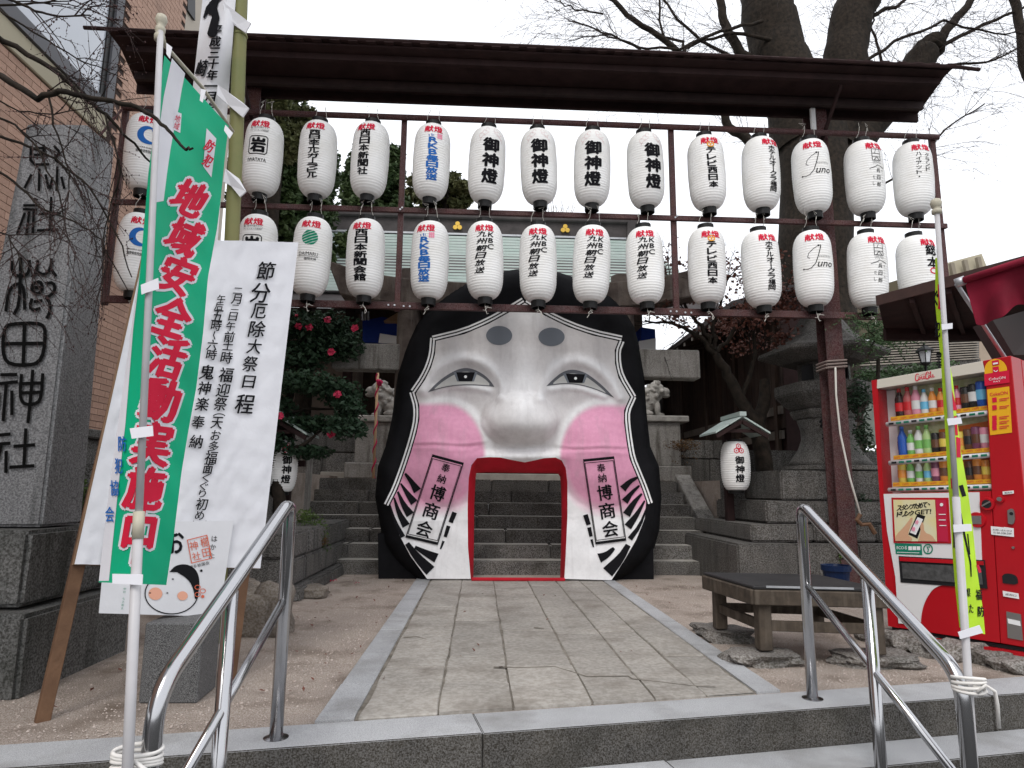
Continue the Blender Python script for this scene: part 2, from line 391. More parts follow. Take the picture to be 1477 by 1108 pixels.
# back stairs
st = thing('stone_stairs', None, None, (0, 8.15, 0)); st['kind'] = 'structure'; st['label'] = 'broad stone stairs rising behind the giant mask'
random.seed(8)
SY0, SR, STR = 8.15, .165, .275
for k in range(7):
    y0 = SY0 + STR * k; z1 = SR * (k + 1); x = -2.75 + ru(0, .5)
    cuts = [-2.6]
    while cuts[-1] < 2.4: cuts.append(cuts[-1] + ru(.8, 1.5))
    cuts[-1] = 2.96
    for a, c in zip(cuts, cuts[1:]):
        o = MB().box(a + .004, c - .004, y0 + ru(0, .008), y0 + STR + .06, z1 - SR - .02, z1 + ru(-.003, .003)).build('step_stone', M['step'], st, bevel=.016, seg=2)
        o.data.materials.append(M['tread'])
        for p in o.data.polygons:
            if p.normal.z > .3: p.material_index = 1  # upward bevels share the bright tone, so each nosing looks lit
TZ = SR * 7
tg = MB().box(-14, 14, SY0 + STR * 7 + .061, 60, TZ - .3, TZ).build('upper_terrace', M['sand']); tg['kind'] = 'structure'
o = MB().box(-2.6, 2.96, 11.0, 11.5, TZ, TZ + .12).build('terrace_kerb', M['tread'], bevel=.01); o['kind'] = 'structure'

# ============================================================= LANTERN FRAME
FY = 6.8
ZT, ZM, ZB = 5.07, 3.99, 2.92
fr = thing('lantern_frame', 'tall maroon iron rack with dark roof spanning the path, three rows of rails', 'rack', (3.87, FY, 0))
for z, nm, w in ((ZT, 'top_rail', .06), (ZM, 'middle_rail', .055), (ZB, 'bottom_rail', .075)):
    if nm == 'top_rail': MB().tube([(-3.95, FY, z), (.5, FY, z + .01), (5.22, FY, z)], .033, 10).build(nm, M['red_iron'], fr, smooth=True)
    else: MB().box(-3.95, 5.22, FY - .012, FY + .03, z - w / 2, z + w / 2).build(nm, M['red_iron'], fr, bevel=.004)
for x in (-3.94, -.905, 2.11, 5.18):
    MB().box(x - .03, x + .03, FY + .031, FY + .08, ZB - .05, ZT + .06).build('upright', M['red_iron'], fr, bevel=.004)
    if x in (-.905, 2.11):
        b = MB()
        for dx, dz in ((-.02, .0), (.075, -.01), (.14, -.01), (-.085, 0), (0, 1.07), (.02, 1.09)):
            b.tube([(x + dx, FY - .012, ZB + dz), (x + dx, FY - .022, ZB + dz)], .011, 6)
        b.build('bolt', M['galv'], fr)['kind'] = 'stuff'
MB().tube([(-3.94, FY, ZT), (-3.94, 6.4, ZT - .6)], .012, 6).build('stay', M['red_iron'], fr)
def ibeam(x, y, z0, z1, w=.19, d=.19, t=.016):
    b = MB(); b.box(x - w / 2, x + w / 2, y - d / 2, y - d / 2 + t, z0, z1); b.box(x - w / 2, x + w / 2, y + d / 2 - t, y + d / 2, z0, z1)
    b.box(x - t / 2, x + t / 2, y - d / 2 + t, y + d / 2 - t, z0, z1); return b
for x in (3.88, -2.62):
    ibeam(x, FY + .2, -.02, 5.44).build('post', M['red_iron'], fr)
    MB().box(x - .11, x - .06, FY + .06, FY + .095, ZT - .2, 5.42).build('white_strap', M['white'], fr)
    MB().beam((x + .02, FY + .1, 5.05), (x + .02, 6.45, 5.44), .03, .035).build('bracket', M['dark_iron'], fr)
# roof: nearly flat cover seen from below
RX0, RX1 = -3.8, 5.02; RY0, RY1 = 6.28, 7.02; RZ0, RZ1 = 5.55, 5.50
MB().hexa([(RX0, RY0, RZ0), (RX1, RY0, RZ0), (RX1 + .15, RY1, RZ1), (RX0 - .15, RY1, RZ1), (RX0, RY0, RZ0 + .02), (RX1, RY0, RZ0 + .02), (RX1 + .15, RY1, RZ1 + .02), (RX0 - .15, RY1, RZ1 + .02)]).build('roof', M['dark_iron'], fr)
b = MB(); n = 96     # corrugated top sheet showing at the eave
for i in range(n):
    w = (RX1 - RX0 + .1) / n; x0 = RX0 - .05 + w * i; e = .012 if i % 2 else 0; q = -.002
    b.hexa([(x0 + q, RY0 - .05, RZ0 + .022 + e), (x0 + w - q, RY0 - .05, RZ0 + .022 + e), (x0 + w - q, RY1 + .05, RZ1 + .022 + e), (x0 + q, RY1 + .05, RZ1 + .022 + e), (x0 + q, RY0 - .05, RZ0 + .036 + e), (x0 + w - q, RY0 - .05, RZ0 + .036 + e), (x0 + w - q, RY1 + .05, RZ1 + .036 + e), (x0 + q, RY1 + .05, RZ1 + .036 + e)])
o = b.build('corrugated_sheet', M['dark_iron'], fr); o['kind'] = 'stuff'
MB().tube([(RX0 - .3, RY0 - .03, RZ0 + .06), (RX0 + .3, RY0 - .04, RZ0 + .045), (.5, RY0 - .04, RZ0 + .05), (RX1 + .1, RY0 - .03, RZ0 + .02), (RX1 + .32, RY0 - .03, RZ0)], .02, 6).build('gutter_edge', M['dark_iron'], fr)
MB().box(RX0 - .05, RX1 + .05, 6.78, 6.83, 5.41, 5.5).build('purlin', M['roof_beam'], fr)
MB().box(RX0 + .05, RX1 - .02, 6.4, 6.45, 5.47, 5.54).build('purlin', M['dark_iron'], fr)
MB().box(RX0 - .15, RX1 + .15, RY1 + .003, RY1 + .04, RZ1 - .1, RZ1 + .02).build('fascia', M['dark_iron'], fr)

# ============================================================= PAPER LANTERNS
LH, LR = .83, .199
def lprof(v):   # radius at height v (-.41 .. .41)
    t = min(1, abs(v) / (LH / 2)); k = .46 if v > 0 else .40
    if t < k: return LR * (1 - .025 * (t / k) ** 2)
    q = (t - k) / (1 - k); return .074 + (LR * .975 - .074) * math.sqrt(max(0, 1 - q ** 2.25))
NR = 30; prof = []
for i in range(NR * 3 + 1):
    v = -LH / 2 + LH * i / (NR * 3); r = lprof(v); prof.append((r + (.0022 if i % 3 else -.0035), v))
me_body = MB().lathe((0, 0, 0), prof, 36, cap=False); body_o = me_body.build('paper_body', M['paper'], smooth=True); me_body = body_o.data; bpy.data.objects.remove(body_o)
tmp = MB(); tmp.lathe((0, 0, 0), [(.075, LH / 2 - .012), (.086, LH / 2 - .008), (.086, LH / 2 + .05), (.076, LH / 2 + .053), (.076, LH / 2 + .01), (.02, LH / 2)], 24, cap=False)
o_ = tmp.build('x', M['black_cap']); me_top = o_.data; bpy.data.objects.remove(o_)
tmp = MB(); tmp.lathe((0, 0, 0), [(.07, -LH / 2 + .012), (.078, -LH / 2 + .008), (.076, -LH / 2 - .07), (.068, -LH / 2 - .073), (.068, -LH / 2 - .03), (.001, -LH / 2 - .03)], 24, cap=False)
o_ = tmp.build('x', M['black_cap']); me_bot = o_.data; bpy.data.objects.remove(o_)
def lsurf(u, v, off=0):
    r = lprof(v) + .0035 + off * .4; a = u / LR; return Vector((r * math.sin(a), -r * math.cos(a), v))
def string_mesh(z_to, seed):
    random.seed(seed); b = MB(); zt = LH / 2 + .05
    for x in (-.07, .07):
        b.tube([(x, 0, zt), (x * .8 + ru(-.02, .02), -.02, (zt + z_to) / 2), (x * .7 + ru(-.02, .02), -.04, z_to + .02), (x * .8, -.05, z_to - .03)], .0028, 4)
        b.tube([(x * .7, -.045, z_to + .02), (x * .7 + ru(-.05, .05), -.05, z_to + .05 + ru(0, .03)), (x * .8 + ru(-.05, .05), -.05, z_to + .03)], .0025, 4)
    return b
def tail_mesh(seed):
    random.seed(seed); b = MB(); z = -LH / 2 - .03
    x = 0; p = [(0, -.01, z), (0, -.03, z - .07)]; b.tube(p, .003, 4)
    for k in range(3):
        q = [(0, -.04, z - .07)]
        for j in range(3): q.append((q[-1][0] + ru(-.035, .035), -.045, q[-1][2] - ru(-.01, .045)))
        b.tube(q, .003, 4)
    return b
smesh = []
for k in range(3):
    o_ = string_mesh(LH / 2 + .165, k).build('x', M['string']); smesh.append(o_.data); bpy.data.objects.remove(o_)
tmesh = []
for k in range(3):
    o_ = tail_mesh(k + 20).build('x', M['string']); tmesh.append(o_.data); bpy.data.objects.remove(o_)
BK, BX = .012, .024
def head(D): D.col('献燈', (-.055, .298), (.055, .298), .098, .08, bold=BX)
def lan_marks(kind, add):
    """the print on each lantern, in metres round and up the body; add(material) gives a sheet to draw on"""
    k = add('ink'); r = add('red_ink')
    if kind != 'gosinto': head(r)
    if kind == 'iwataya':
        k.line('福、生まれ変わろう。', 0, .245, .2, .022, bold=.01); k.line('ファッションの岩田屋', 0, .215, .2, .022, bold=.01)
        for w, t in ((.19, .009),):
            h = w * 1.12; c = .02; P = [(-w / 2 + c, -.11), (w / 2 - c, -.11), (w / 2, -.09), (w / 2, .07), (w / 2 - c, .09), (-w / 2 + c, .09), (-w / 2, .07), (-w / 2, -.09)]
            k.stroke([(p[0], p[1] + .06) for p in P], t, closed=True)
        k.ch('岩', 0, .05, .145, .16, bold=.05); k.line('IWATAYA', 0, -.115, .19, .04, bold=.012)
    elif kind == 'elgala': k.col('西日本エルガーラビル', (0, .215), (0, -.27), .11, .055, bold=.028)
    elif kind == 'nishi': k.col('西日本新聞社', (0, .215), (0, -.22), .11, .085, bold=.028)
    elif kind == 'kaikan': k.col('西日本新聞会館', (0, .215), (0, -.26), .13, .075, bold=.028)
    elif kind == 'rkb':
        b = add('blue_ink'); b.col('RKB毎日放送', (0, .165), (0, -.25), .12, .066, bold=.035)
        p = add('pink_ink')
        for a in range(3):
            for c in range(3): p.disc(.05 + a * .02, .235 - c * .02, .0105, .0105, n=8)
        b.stroke([(-.05, .225), (-.045, .205)], .01); b.stroke([(-.02, .235), (-.015, .205)], .01); b.stroke([(0, .23), (.003, .205)], .006)
    elif kind == 'gosinto':
        k.col('御神燈', (0, .15), (0, -.2), .17, .15, bold=.045)
        f = add('faded_red')
        for sx in (-1, 1):
            for j in range(3):
                f.ring(sx * (.05 + .035 * j), .33 - .035 * j, .02, .028, .0035, 14, 30 * j, 300); 
            f.stroke([(sx * .03, .3), (sx * .06, .27), (sx * .1, .25), (sx * .13, .2)], .003)
    elif kind == 'kbc':
        k.col('KBC', (.07, .22), (.06, .085), .075, .058, shear=.15, bold=.02); k.col('九州朝日放送', (-.025, .225), (-.055, -.17), .1, .064, shear=.35, bold=.02)
    elif kind == 'tnc':
        o = add('orange_ink'); o.ring(0, .245, .036, .03, .012, 20)
        o.stroke([(-.03, .25), (.0, .25), (0, .225)], .007); o.stroke([(.03, .25), (.005, .25)], .007); o.disc(0, .24, .01, .012, n=8)
        k.stroke([(0, .28), (-.004, .3)], .005)
        k.col('テレビ西日本', (0, .175), (0, -.22), .098, .066, bold=.035)
    elif kind == 'okura': k.col('ホテルオークラ福岡', (0, .22), (-.0, -.26), .08, .056, shear=.05, bold=.025)
    elif kind == 'juno':
        k.stroke([(.055, .2), (.03, .195), (-.02, .165), (-.07, .12), (-.085, .075), (-.06, .06)], .005)
        k.stroke([(.055, .2), (.045, .16), (.02, .08), (-.01, .0), (-.05, -.045), (-.09, -.06), (-.13, -.05)], .009, .005); k.disc(-.13, -.05, .009, n=10); k.disc(.03, .196, .01, n=8)
        k.line('uno', .095, -.015, .17, .055, shear=.35, bold=.002)
        add('ink_soft').line('NISHITETSU', .09, .075, .15, .014)
    elif kind == 'hyo':
        for a, c in (((-.05, .12), (-.05, .25)), ((.05, .12), (.05, .25))): k.stroke([a, c], .006)
        for z in (.12, .16, .2, .25): k.stroke([(-.05, z), (.05, z)], .005)
        k.stroke([(-.0, .16), (-.03, .12)], .006); k.stroke([(0, .16), (.035, .12)], .006); k.stroke([(-.02, .2), (-.0, .245)], .005)
        s = add('ink_soft'); s.line('HYOSHIRO SINCE 1964', 0, .1, .1, .012); s.line('SINCE 1964', 0, .082, .1, .012)
        k.stroke([(-.09, .02), (-.02, .045), (.0, .062), (.03, .05), (.085, .035)], .006)
        k.col('兵四郎', (.005, .0), (.0, -.16), .045, .05, shear=.1, bold=.005); k.col('だし', (-.05, -.08), (-.055, -.15), .025, .04); s.col('あご入り', (.055, -.0), (.055, -.12), .02, .02)
    elif kind == 'hyatt': k.col('グランド', (.055, .2), (.05, .03), .055, .048, bold=.006); k.col('ハイアット・', (-.04, .21), (-.05, -.06), .055, .045, bold=.006)
    elif kind == 'soke':
        k.col('総本', (.0, .21), (.0, .06), .13, .13, bold=.028); r.ring(0, -.03, .04, .03, .012)
    elif kind == 'daimaru':
        g = add('green_ink'); R_ = .082
        for j in range(6):
            t0 = -.082 + .0285 * j; t1 = t0 + .021; P = []
            for t in (t0, t1):
                t = max(-.0815, min(.0815, t)); w = math.sqrt(max(0, R_ * R_ - t * t)); P += [(-w, t)] if t == max(-.0815, min(.0815, t0)) else []
            n = 8; A = []
            for t, d_ in ((t0, 1), (t1, -1)):
                t = max(-.0815, min(.0815, t)); w = math.sqrt(max(0, R_ * R_ - t * t)); seg = [(-w + 2 * w * i / n, t) for i in range(n + 1)]
                A += seg if d_ > 0 else seg[::-1]
            ca, sa = math.cos(.45), math.sin(.45)
            g.poly([(x * ca - y * sa, x * sa + y * ca + .145) for x, y in A])
        k.line('DAIMARU', 0, -.03, .19, .036); k.stroke([(-.1, -.06), (.1, -.06)], .004); k.line('福岡天神', .02, -.085, .12, .03, bold=.01)
    elif kind == 'moon':
        b = add('blue_ink'); R_ = .1; P = []
        for i in range(25):
            a = math.radians(60 + 240 * i / 24); P.append((R_ * math.cos(a) + .0, R_ * math.sin(a) + .12))
        for i in range(25):
            a = math.radians(300 - 240 * i / 24); P.append((R_ * .74 * math.cos(a) + .035, R_ * .7 * math.sin(a) + .125))
        b.poly(P); b.poly([(.03, .19), (.075, .2), (.1, .17), (.085, .12), (.07, .155), (.04, .165)])
        k.line('FUKUOKA GUARANTEE', 0, -.02, .21, .018); k.line('福岡県信用保証協会', 0, -.06, .2, .034, bold=.02)
protos = {}
NAMES = {'iwataya': 'printed with a boxed black character over Latin capitals', 'elgala': 'with ten black characters in one long column', 'nishi': 'reading 西日本新聞社 in black', 'kaikan': 'reading 西日本新聞会館 in black',
 'rkb': 'with blue lettering RKB毎日放送', 'gosinto': 'with three bold black characters 御神燈', 'kbc': 'with slanted black KBC lettering', 'tnc': 'with an orange ring mark over テレビ西日本', 'okura': 'reading ホテルオークラ福岡 on its right side',
 'juno': 'with flowing script Juno', 'hyo': 'with a thin square crest and small brush writing', 'hyatt': 'with two thin columns of katakana', 'soke': 'half hidden by the right flag pole', 'daimaru': 'with a striped green disc', 'moon': 'with a blue crescent mark'}
L_TOP = [(207, 'moon', 5), (378, 'iwataya', -16), (457, 'elgala', -12), (533, 'nishi', -20), (622, 'rkb', 3), (702, 'gosinto', 12), (777, 'gosinto', 2), (854, 'gosinto', 2), (931, 'gosinto', 24), (1019, 'tnc', 16), (1097, 'okura', 37), (1170, 'juno', 8), (1246, 'hyo', 38), (1316, 'hyatt', 28)]
L_BOT = [(197, 'moon', 5), (370, 'iwataya', -16), (449, 'daimaru', -8), (527, 'kaikan', -15), (620, 'rkb', -17), (699, 'kbc', 0), (776, 'kbc', 0), (853, 'kbc', 8), (930, 'kbc', 4), (1019, 'tnc', 15), (1097, 'okura', 27), (1172, 'juno', 8), (1250, 'hyo', 33), (1322, 'soke', 44)]
NEXT = {('gosinto', 0): 'leftmost of the four', ('gosinto', 1): 'second from left of the four', ('gosinto', 2): 'third from left of the four', ('gosinto', 3): 'rightmost of the four'}
cnt = {}
for row, (lst, zc, rail) in enumerate(((L_TOP, 4.492, 'upper'), (L_BOT, 3.40, 'lower'))):
    for i, (px, kind, ang) in enumerate(lst):
        x = at(px, 250 if row == 0 else 380, FY - .08).x
        if kind not in protos:
            R = thing('paper_lantern', '', 'lantern', (0, 0, 0), 'white paper lanterns hung on the iron rack')
            link_mesh('paper_body', me_body, R); link_mesh('top_cap', me_top, R); link_mesh('bottom_cap', me_bot, R)
            sheets = {}
            def add(mn):
                if mn not in sheets: sheets[mn] = Dec(yup=True)
                return sheets[mn]
            lan_marks(kind, add)
            for mn, D in sheets.items():
                if D.v: D.build('lettering', M[mn], R, lsurf, eps=.0015, cell=(.022, .05))
            protos[kind] = R; root = R
        else: root = copy_tree(protos[kind])
        sx = link_mesh('hanging_string', smesh[(i + row) % 3], root); sx['kind'] = 'stuff'
        for ch in list(root.children):
            if ch.name.startswith('tail_string') or (ch.name.startswith('hanging_string') and ch != sx): bpy.data.objects.remove(ch)
        if row == 1: link_mesh('tail_string', tmesh[i % 3], root)['kind'] = 'stuff'
        random.seed(i * 5 + row)
        root.location = (x, FY - .085, zc + ru(-.014, .014)); a = math.radians(ang)
        root.rotation_euler = (ru(-.03, .03), ru(-.04, .04), a - math.atan2(x, FY) * .9)
        n = cnt.get((kind, row), 0); cnt[(kind, row)] = n + 1
        lab = 'white paper lantern ' + NAMES[kind]
        if kind == 'gosinto': lab += ', ' + NEXT[(kind, n)]
        elif kind == 'kbc': lab = 'white paper lantern with slanted KBC lettering, ' + NEXT[('gosinto', n)]
        else: lab += ', ' + rail + ' row'
        root['label'] = lab
# ============================================================= GIANT MASK
MY = 7.6
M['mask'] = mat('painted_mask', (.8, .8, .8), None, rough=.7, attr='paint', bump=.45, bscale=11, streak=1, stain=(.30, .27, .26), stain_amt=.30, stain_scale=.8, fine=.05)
M['hair'] = mat('black_hair_cloth', (.007, .007, .008), (.013, .013, .015), 3, .85, bump=.5, bscale=7, spec=.08)
M['maskwhite'] = mat('mask_white_line', (.82, .82, .82), None, rough=.6)
M['maskred'] = mat('red_mouth_cloth', (.55, .012, .03), (.40, .01, .02), 4, .6, bump=.4, bscale=9)
M['eyewhite'] = mat('eye_white', (.5, .5, .48), None, rough=.6)
M['browgrey'] = mat('brow_grey', (.17, .19, .22), None, rough=.6)
M['lidgrey'] = mat('lid_grey', (.12, .125, .14), None, rough=.6)
OUT = [(545, 800), (541, 716), (545, 673), (556, 644), (565, 605), (568, 584), (573.7, 540), (582, 512), (590, 490), (603, 466), (617, 449), (632, 434), (650, 421), (671, 408), (693, 399), (716, 393), (745, 388.5), (775, 388), (806, 393), (835, 402), (862, 414), (886, 430), (903, 450), (915, 472), (922, 500), (929, 540), (933, 600), (938, 644), (950.6, 673), (954, 716), (951, 765), (944, 790), (930, 812), (908, 832), (894, 838)]
OUT = [(600, 836), (572, 812), (553, 785)] + OUT[1:]
L1 = [(757, 437), (734, 451), (705, 467), (670, 482), (629, 492)]
L2 = [(629, 492), (627.5, 511), (622, 530), (613, 548), (602, 564)]
L3 = [(600, 568), (605, 585), (605, 605), (601, 625), (593, 652), (585, 676), (574, 706), (563.5, 727)]
R1 = [(757, 437), (785, 455), (820, 472), (855, 484), (892, 492)]
R2 = [(891, 494), (886.6, 505), (887, 525), (892, 545), (908, 572)]
R3 = [(908, 574), (900, 592), (900, 610), (904, 640), (908, 662), (917, 684), (926, 706), (932, 724)]
LB = [(563.5, 728), (567, 748), (576, 772), (592, 802), (616, 835)]
RB = [(932, 725), (930, 748), (918, 778), (902, 806), (882, 837)]
MOUTH = [(679, 835), (675, 790), (674.5, 731), (676, 690), (680, 671), (688, 661), (705, 659.5), (722, 660), (740, 664), (757, 667), (772, 664), (785, 661), (801, 660), (810, 664), (816, 675), (818.5, 696), (818.5, 745), (816, 800), (814, 835)]
def densify(P, st):
    out = []
    for a, b in zip(P, P[1:]):
        k = max(1, int(math.dist(a, b) / st)); out += [(a[0] + (b[0] - a[0]) * i / k, a[1] + (b[1] - a[1]) * i / k) for i in range(k)]
    return out + [tuple(P[-1])]
def dist_poly(x, y, P):
    P = np.array(P); a = P[:-1]; d = P[1:] - a; L = (d ** 2).sum(1)
    q = np.stack([x, y], -1)[..., None, :]; t = np.clip(((q - a) * d).sum(-1) / L, 0, 1)
    return np.sqrt(((q - a - t[..., None] * d) ** 2).sum(-1)).min(-1)
def smooth(P, n=2):
    for _ in range(n):
        Q = [P[0]]
        for a, b in zip(P, P[1:]): Q += [(a[0] * .75 + b[0] * .25, a[1] * .75 + b[1] * .25), (a[0] * .25 + b[0] * .75, a[1] * .25 + b[1] * .75)]
        P = Q + [P[-1]]
    return P
LEYE = [(617, 566), (628, 552), (645, 541), (665, 533), (684, 533), (699, 540), (707, 549), (712, 558)]
REYE = [(788, 557), (797, 548), (810, 537), (824, 533), (842, 536), (860, 547), (872, 557), (885, 573)]
BRL = smooth([(610, 562), (622, 538), (642, 521), (668, 515), (694, 521), (714, 536), (724, 556), (722, 570)])
BRR = smooth([(780, 572), (784, 550), (798, 530), (820, 519), (846, 522), (868, 537), (884, 554), (894, 574)])
LLL = smooth([(628, 562), (650, 556), (680, 558), (705, 563)]); LLR = smooth([(795, 561), (820, 558), (845, 562), (872, 572)])
def mask_h(x, y):
    x = np.asarray(x, float); y = np.asarray(y, float)
    g = lambda cx, cy, rx, ry: np.exp(-(((x - cx) / rx) ** 2 + ((y - cy) / ry) ** 2))
    dome = lambda cx, cy, rx, ry: np.sqrt(np.clip(1 - ((x - cx) / rx) ** 2 - ((y - cy) / ry) ** 2, 0, 1))
    up_ = 1 / (1 + np.exp((y - 668) / 14))
    h = .16 * np.clip(1 - ((x - 752) / 175) ** 2, 0, 1) * up_ + .05 * (1 - up_)
    h += .05 * g(752, 495, 110, 45)
    for P, a, s_ in ((BRL, .062, 8.5), (BRR, .062, 8.5)): h += a * np.exp(-(dist_poly(x, y, P) / s_) ** 2)
    for P, a, s_ in ((LLL, .045, 5), (LLR, .045, 5)): h += a * np.exp(-(dist_poly(x, y, P) / s_) ** 2)
    for cx in (666, 838): h += -.05 * g(cx, 549, 42, 20) + .05 * g(cx, 549, 26, 11)
    for cx in (668, 838): h -= .05 * g(cx, 585, 46, 14)
    # nose: bridge, bulb and wings
    w = 17 + 22 * np.clip((y - 520) / 80, 0, 1)
    br = np.exp(-((x - 751) / w) ** 2) * np.clip((y - 500) / 90, 0, 1) * .15 / (1 + np.exp((y - 622) / 7))
    h += br + .155 * dome(750, 605, 57, 41) ** 1.1 + .03 * g(714, 614, 17, 17) + .055 * g(788, 615, 17, 17)
    h -= .05 * g(752, 648, 50, 7)
    h += .07 * np.exp(-((y - 658) / 8.5) ** 2) * np.exp(-((x - 752) / 60) ** 4)
    # cheeks
    for cx, cy in ((643, 652), (868, 654)): h += .16 * dome(cx, cy, 70, 80) ** 2.2
    for x0, x1, k in ((592, 695, 0), (808, 908, 1)):
        yc = 640 + (5 if k else 0) - .05 * np.abs(x - (x0 + x1) / 2) + 1.3 * np.sin(x / 13 + k)
        h += (.012 * np.exp(-((y - yc) / 2.2) ** 2) - .009 * np.exp(-((y - yc - 4) / 2.2) ** 2) + .006 * np.exp(-((y - yc - 9 - 2 * np.sin(x / 20)) / 2) ** 2)) * np.exp(-((x - (x0 + x1) / 2) / 58) ** 6)
    h += .006 * np.sin(x / 7 + y / 23) * np.exp(-((y - 760) / 40) ** 2) + .003 * np.sin(x / 13 - y / 9) + .0025 * np.sin(x / 5.3 + y / 14 + 2 * np.sin(y / 31)) + .003 * np.sin(y / 6.1 - x / 37 + 1.5 * np.sin(x / 23)) + .005 * np.sin(x / 21 + 1) * np.sin(y / 17)
    h += .006 * np.exp(-((y - 590 - .02 * x) / 1.6) ** 2) * (np.abs(x - 752) > 62) + .005 * np.exp(-((x - 642) / 1.5) ** 2) * (y < 600) + .004 * np.exp(-((y - 770 + .03 * x) / 1.8) ** 2)
    return h
FACE = densify(L3[::-1] + [(602, 564)] + L2[::-1][1:] + L1[::-1][1:] + R1[1:] + R2 + R3 + RB[1:], 3)
FACE = FACE + densify([FACE[-1], MOUTH[-1]], 3)[1:] + densify(MOUTH[::-1], 2.5)[1:] + densify([MOUTH[0], LB[-1]], 3)[1:] + densify(LB[::-1], 3)[1:-1]
FEDGE = L3[::-1] + L2[::-1] + L1[::-1][1:] + R1[1:] + R2 + R3 + RB[1:]
FEDGE = LB[::-1] + FEDGE
def hair_h(x, y):
    di = dist_poly(np.asarray(x, float), np.asarray(y, float), FEDGE); do = dist_poly(np.asarray(x, float), np.asarray(y, float), OUT)
    t = np.clip(do / 26, 0, 1); edge = np.sqrt(np.clip(1 - (1 - t) ** 2, 0, 1))
    fold = .012 * np.sin(np.asarray(y) / 9 + np.asarray(x) / 17) * np.exp(-((np.asarray(y) - 420) / 25) ** 2)
    return -.30 + .30 * edge + .07 * np.clip(di / 30, 0, 1) * edge + fold + mask_h_edge(x, y) * np.exp(-di / 12)
def mask_h_edge(x, y): return np.clip(mask_h(x, y), 0, .12) * 1.0
def tri_fill(P, step, hf, name, m, parent, extra=None, attr=None):
    xs = [p[0] for p in P]; ys = [p[1] for p in P]; pts = [Vector(p[:2]) for p in P]
    import mathutils
    X, Y = np.meshgrid(np.arange(min(xs), max(xs), step), np.arange(min(ys), max(ys), step * .9))
    X[1::2] += step / 2
    X = X.ravel(); Y = Y.ravel()
    A = np.array(P); B = np.roll(A, -1, 0); ins = np.zeros(len(X), bool)
    for (x1, y1), (x2, y2) in zip(A, B):
        c = ((y1 > Y) != (y2 > Y)); ins ^= c & (X < (x2 - x1) * (Y - y1) / ((y2 - y1) if y2 != y1 else 1e-9) + x1)
    X, Y = X[ins], Y[ins]; far = dist_poly(X, Y, [*P, P[0]]) > step * .5; X, Y = X[far], Y[far]
    pts += [Vector((a, b)) for a, b in zip(X, Y)]
    v, e, f, *_ = delaunay_2d_cdt(pts, [], [list(range(len(P)))], 1, 1e-4)
    vx = np.array([p.x for p in v]); vy = np.array([p.y for p in v]); h = np.concatenate([hf(vx[i:i + 4000], vy[i:i + 4000]) for i in range(0, len(vx), 4000)])
    b = MB(); b.v = [tuple(at(a, c, MY - k)) for a, c, k in zip(vx, vy, h)]; b.f = [tuple(q) for q in f]
    o = b.build(name, m, parent, smooth=True)
    if attr is not None:
        ca = o.data.color_attributes.new('paint', 'FLOAT_COLOR', 'POINT'); cc = attr(vx, vy); ca.data.foreach_set('color', cc.ravel())
    return o
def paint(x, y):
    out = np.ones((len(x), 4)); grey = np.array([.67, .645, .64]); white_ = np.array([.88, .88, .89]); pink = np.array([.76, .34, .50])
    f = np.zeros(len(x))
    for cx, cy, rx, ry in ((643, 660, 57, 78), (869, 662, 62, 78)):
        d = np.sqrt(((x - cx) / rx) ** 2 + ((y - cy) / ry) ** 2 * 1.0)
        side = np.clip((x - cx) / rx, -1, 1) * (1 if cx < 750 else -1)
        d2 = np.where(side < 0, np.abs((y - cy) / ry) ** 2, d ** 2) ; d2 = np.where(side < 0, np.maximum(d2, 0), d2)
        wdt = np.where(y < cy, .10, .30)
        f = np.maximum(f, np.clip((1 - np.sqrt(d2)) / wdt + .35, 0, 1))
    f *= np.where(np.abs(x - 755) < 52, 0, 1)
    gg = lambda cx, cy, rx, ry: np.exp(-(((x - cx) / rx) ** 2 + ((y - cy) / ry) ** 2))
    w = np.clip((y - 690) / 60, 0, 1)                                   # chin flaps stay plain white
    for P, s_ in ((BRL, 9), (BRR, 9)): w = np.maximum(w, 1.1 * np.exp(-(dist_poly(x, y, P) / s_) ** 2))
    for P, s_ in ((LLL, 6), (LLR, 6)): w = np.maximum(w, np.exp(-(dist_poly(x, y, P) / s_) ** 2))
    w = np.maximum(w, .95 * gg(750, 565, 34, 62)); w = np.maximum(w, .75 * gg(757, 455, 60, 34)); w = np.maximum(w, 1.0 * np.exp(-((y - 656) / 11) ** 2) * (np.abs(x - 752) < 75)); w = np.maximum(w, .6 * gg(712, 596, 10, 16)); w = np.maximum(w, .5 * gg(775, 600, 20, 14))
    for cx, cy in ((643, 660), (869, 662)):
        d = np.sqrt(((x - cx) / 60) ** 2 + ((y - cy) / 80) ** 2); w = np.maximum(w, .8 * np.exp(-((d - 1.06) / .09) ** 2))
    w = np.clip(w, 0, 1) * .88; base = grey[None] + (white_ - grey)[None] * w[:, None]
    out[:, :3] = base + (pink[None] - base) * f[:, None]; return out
mk = thing('giant_face_mask', 'giant smiling white woman mask with pink cheeks and open mouth as gateway', 'mask', tuple(at(750, 838, 7.6) * Vector((1, 1, 0)) if False else (at(750, 838, 7.6).x, 7.6, 0)))
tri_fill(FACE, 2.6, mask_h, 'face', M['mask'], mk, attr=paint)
HAIR = densify(OUT, 3) + densify([OUT[-1], RB[-1]], 3)[1:] + [p for p in densify(FEDGE[::-1], 3)[1:]] + densify([LB[-1], OUT[0]], 3)[1:-1]
tri_fill(HAIR, 4.5, hair_h, 'hair', M['hair'], mk)
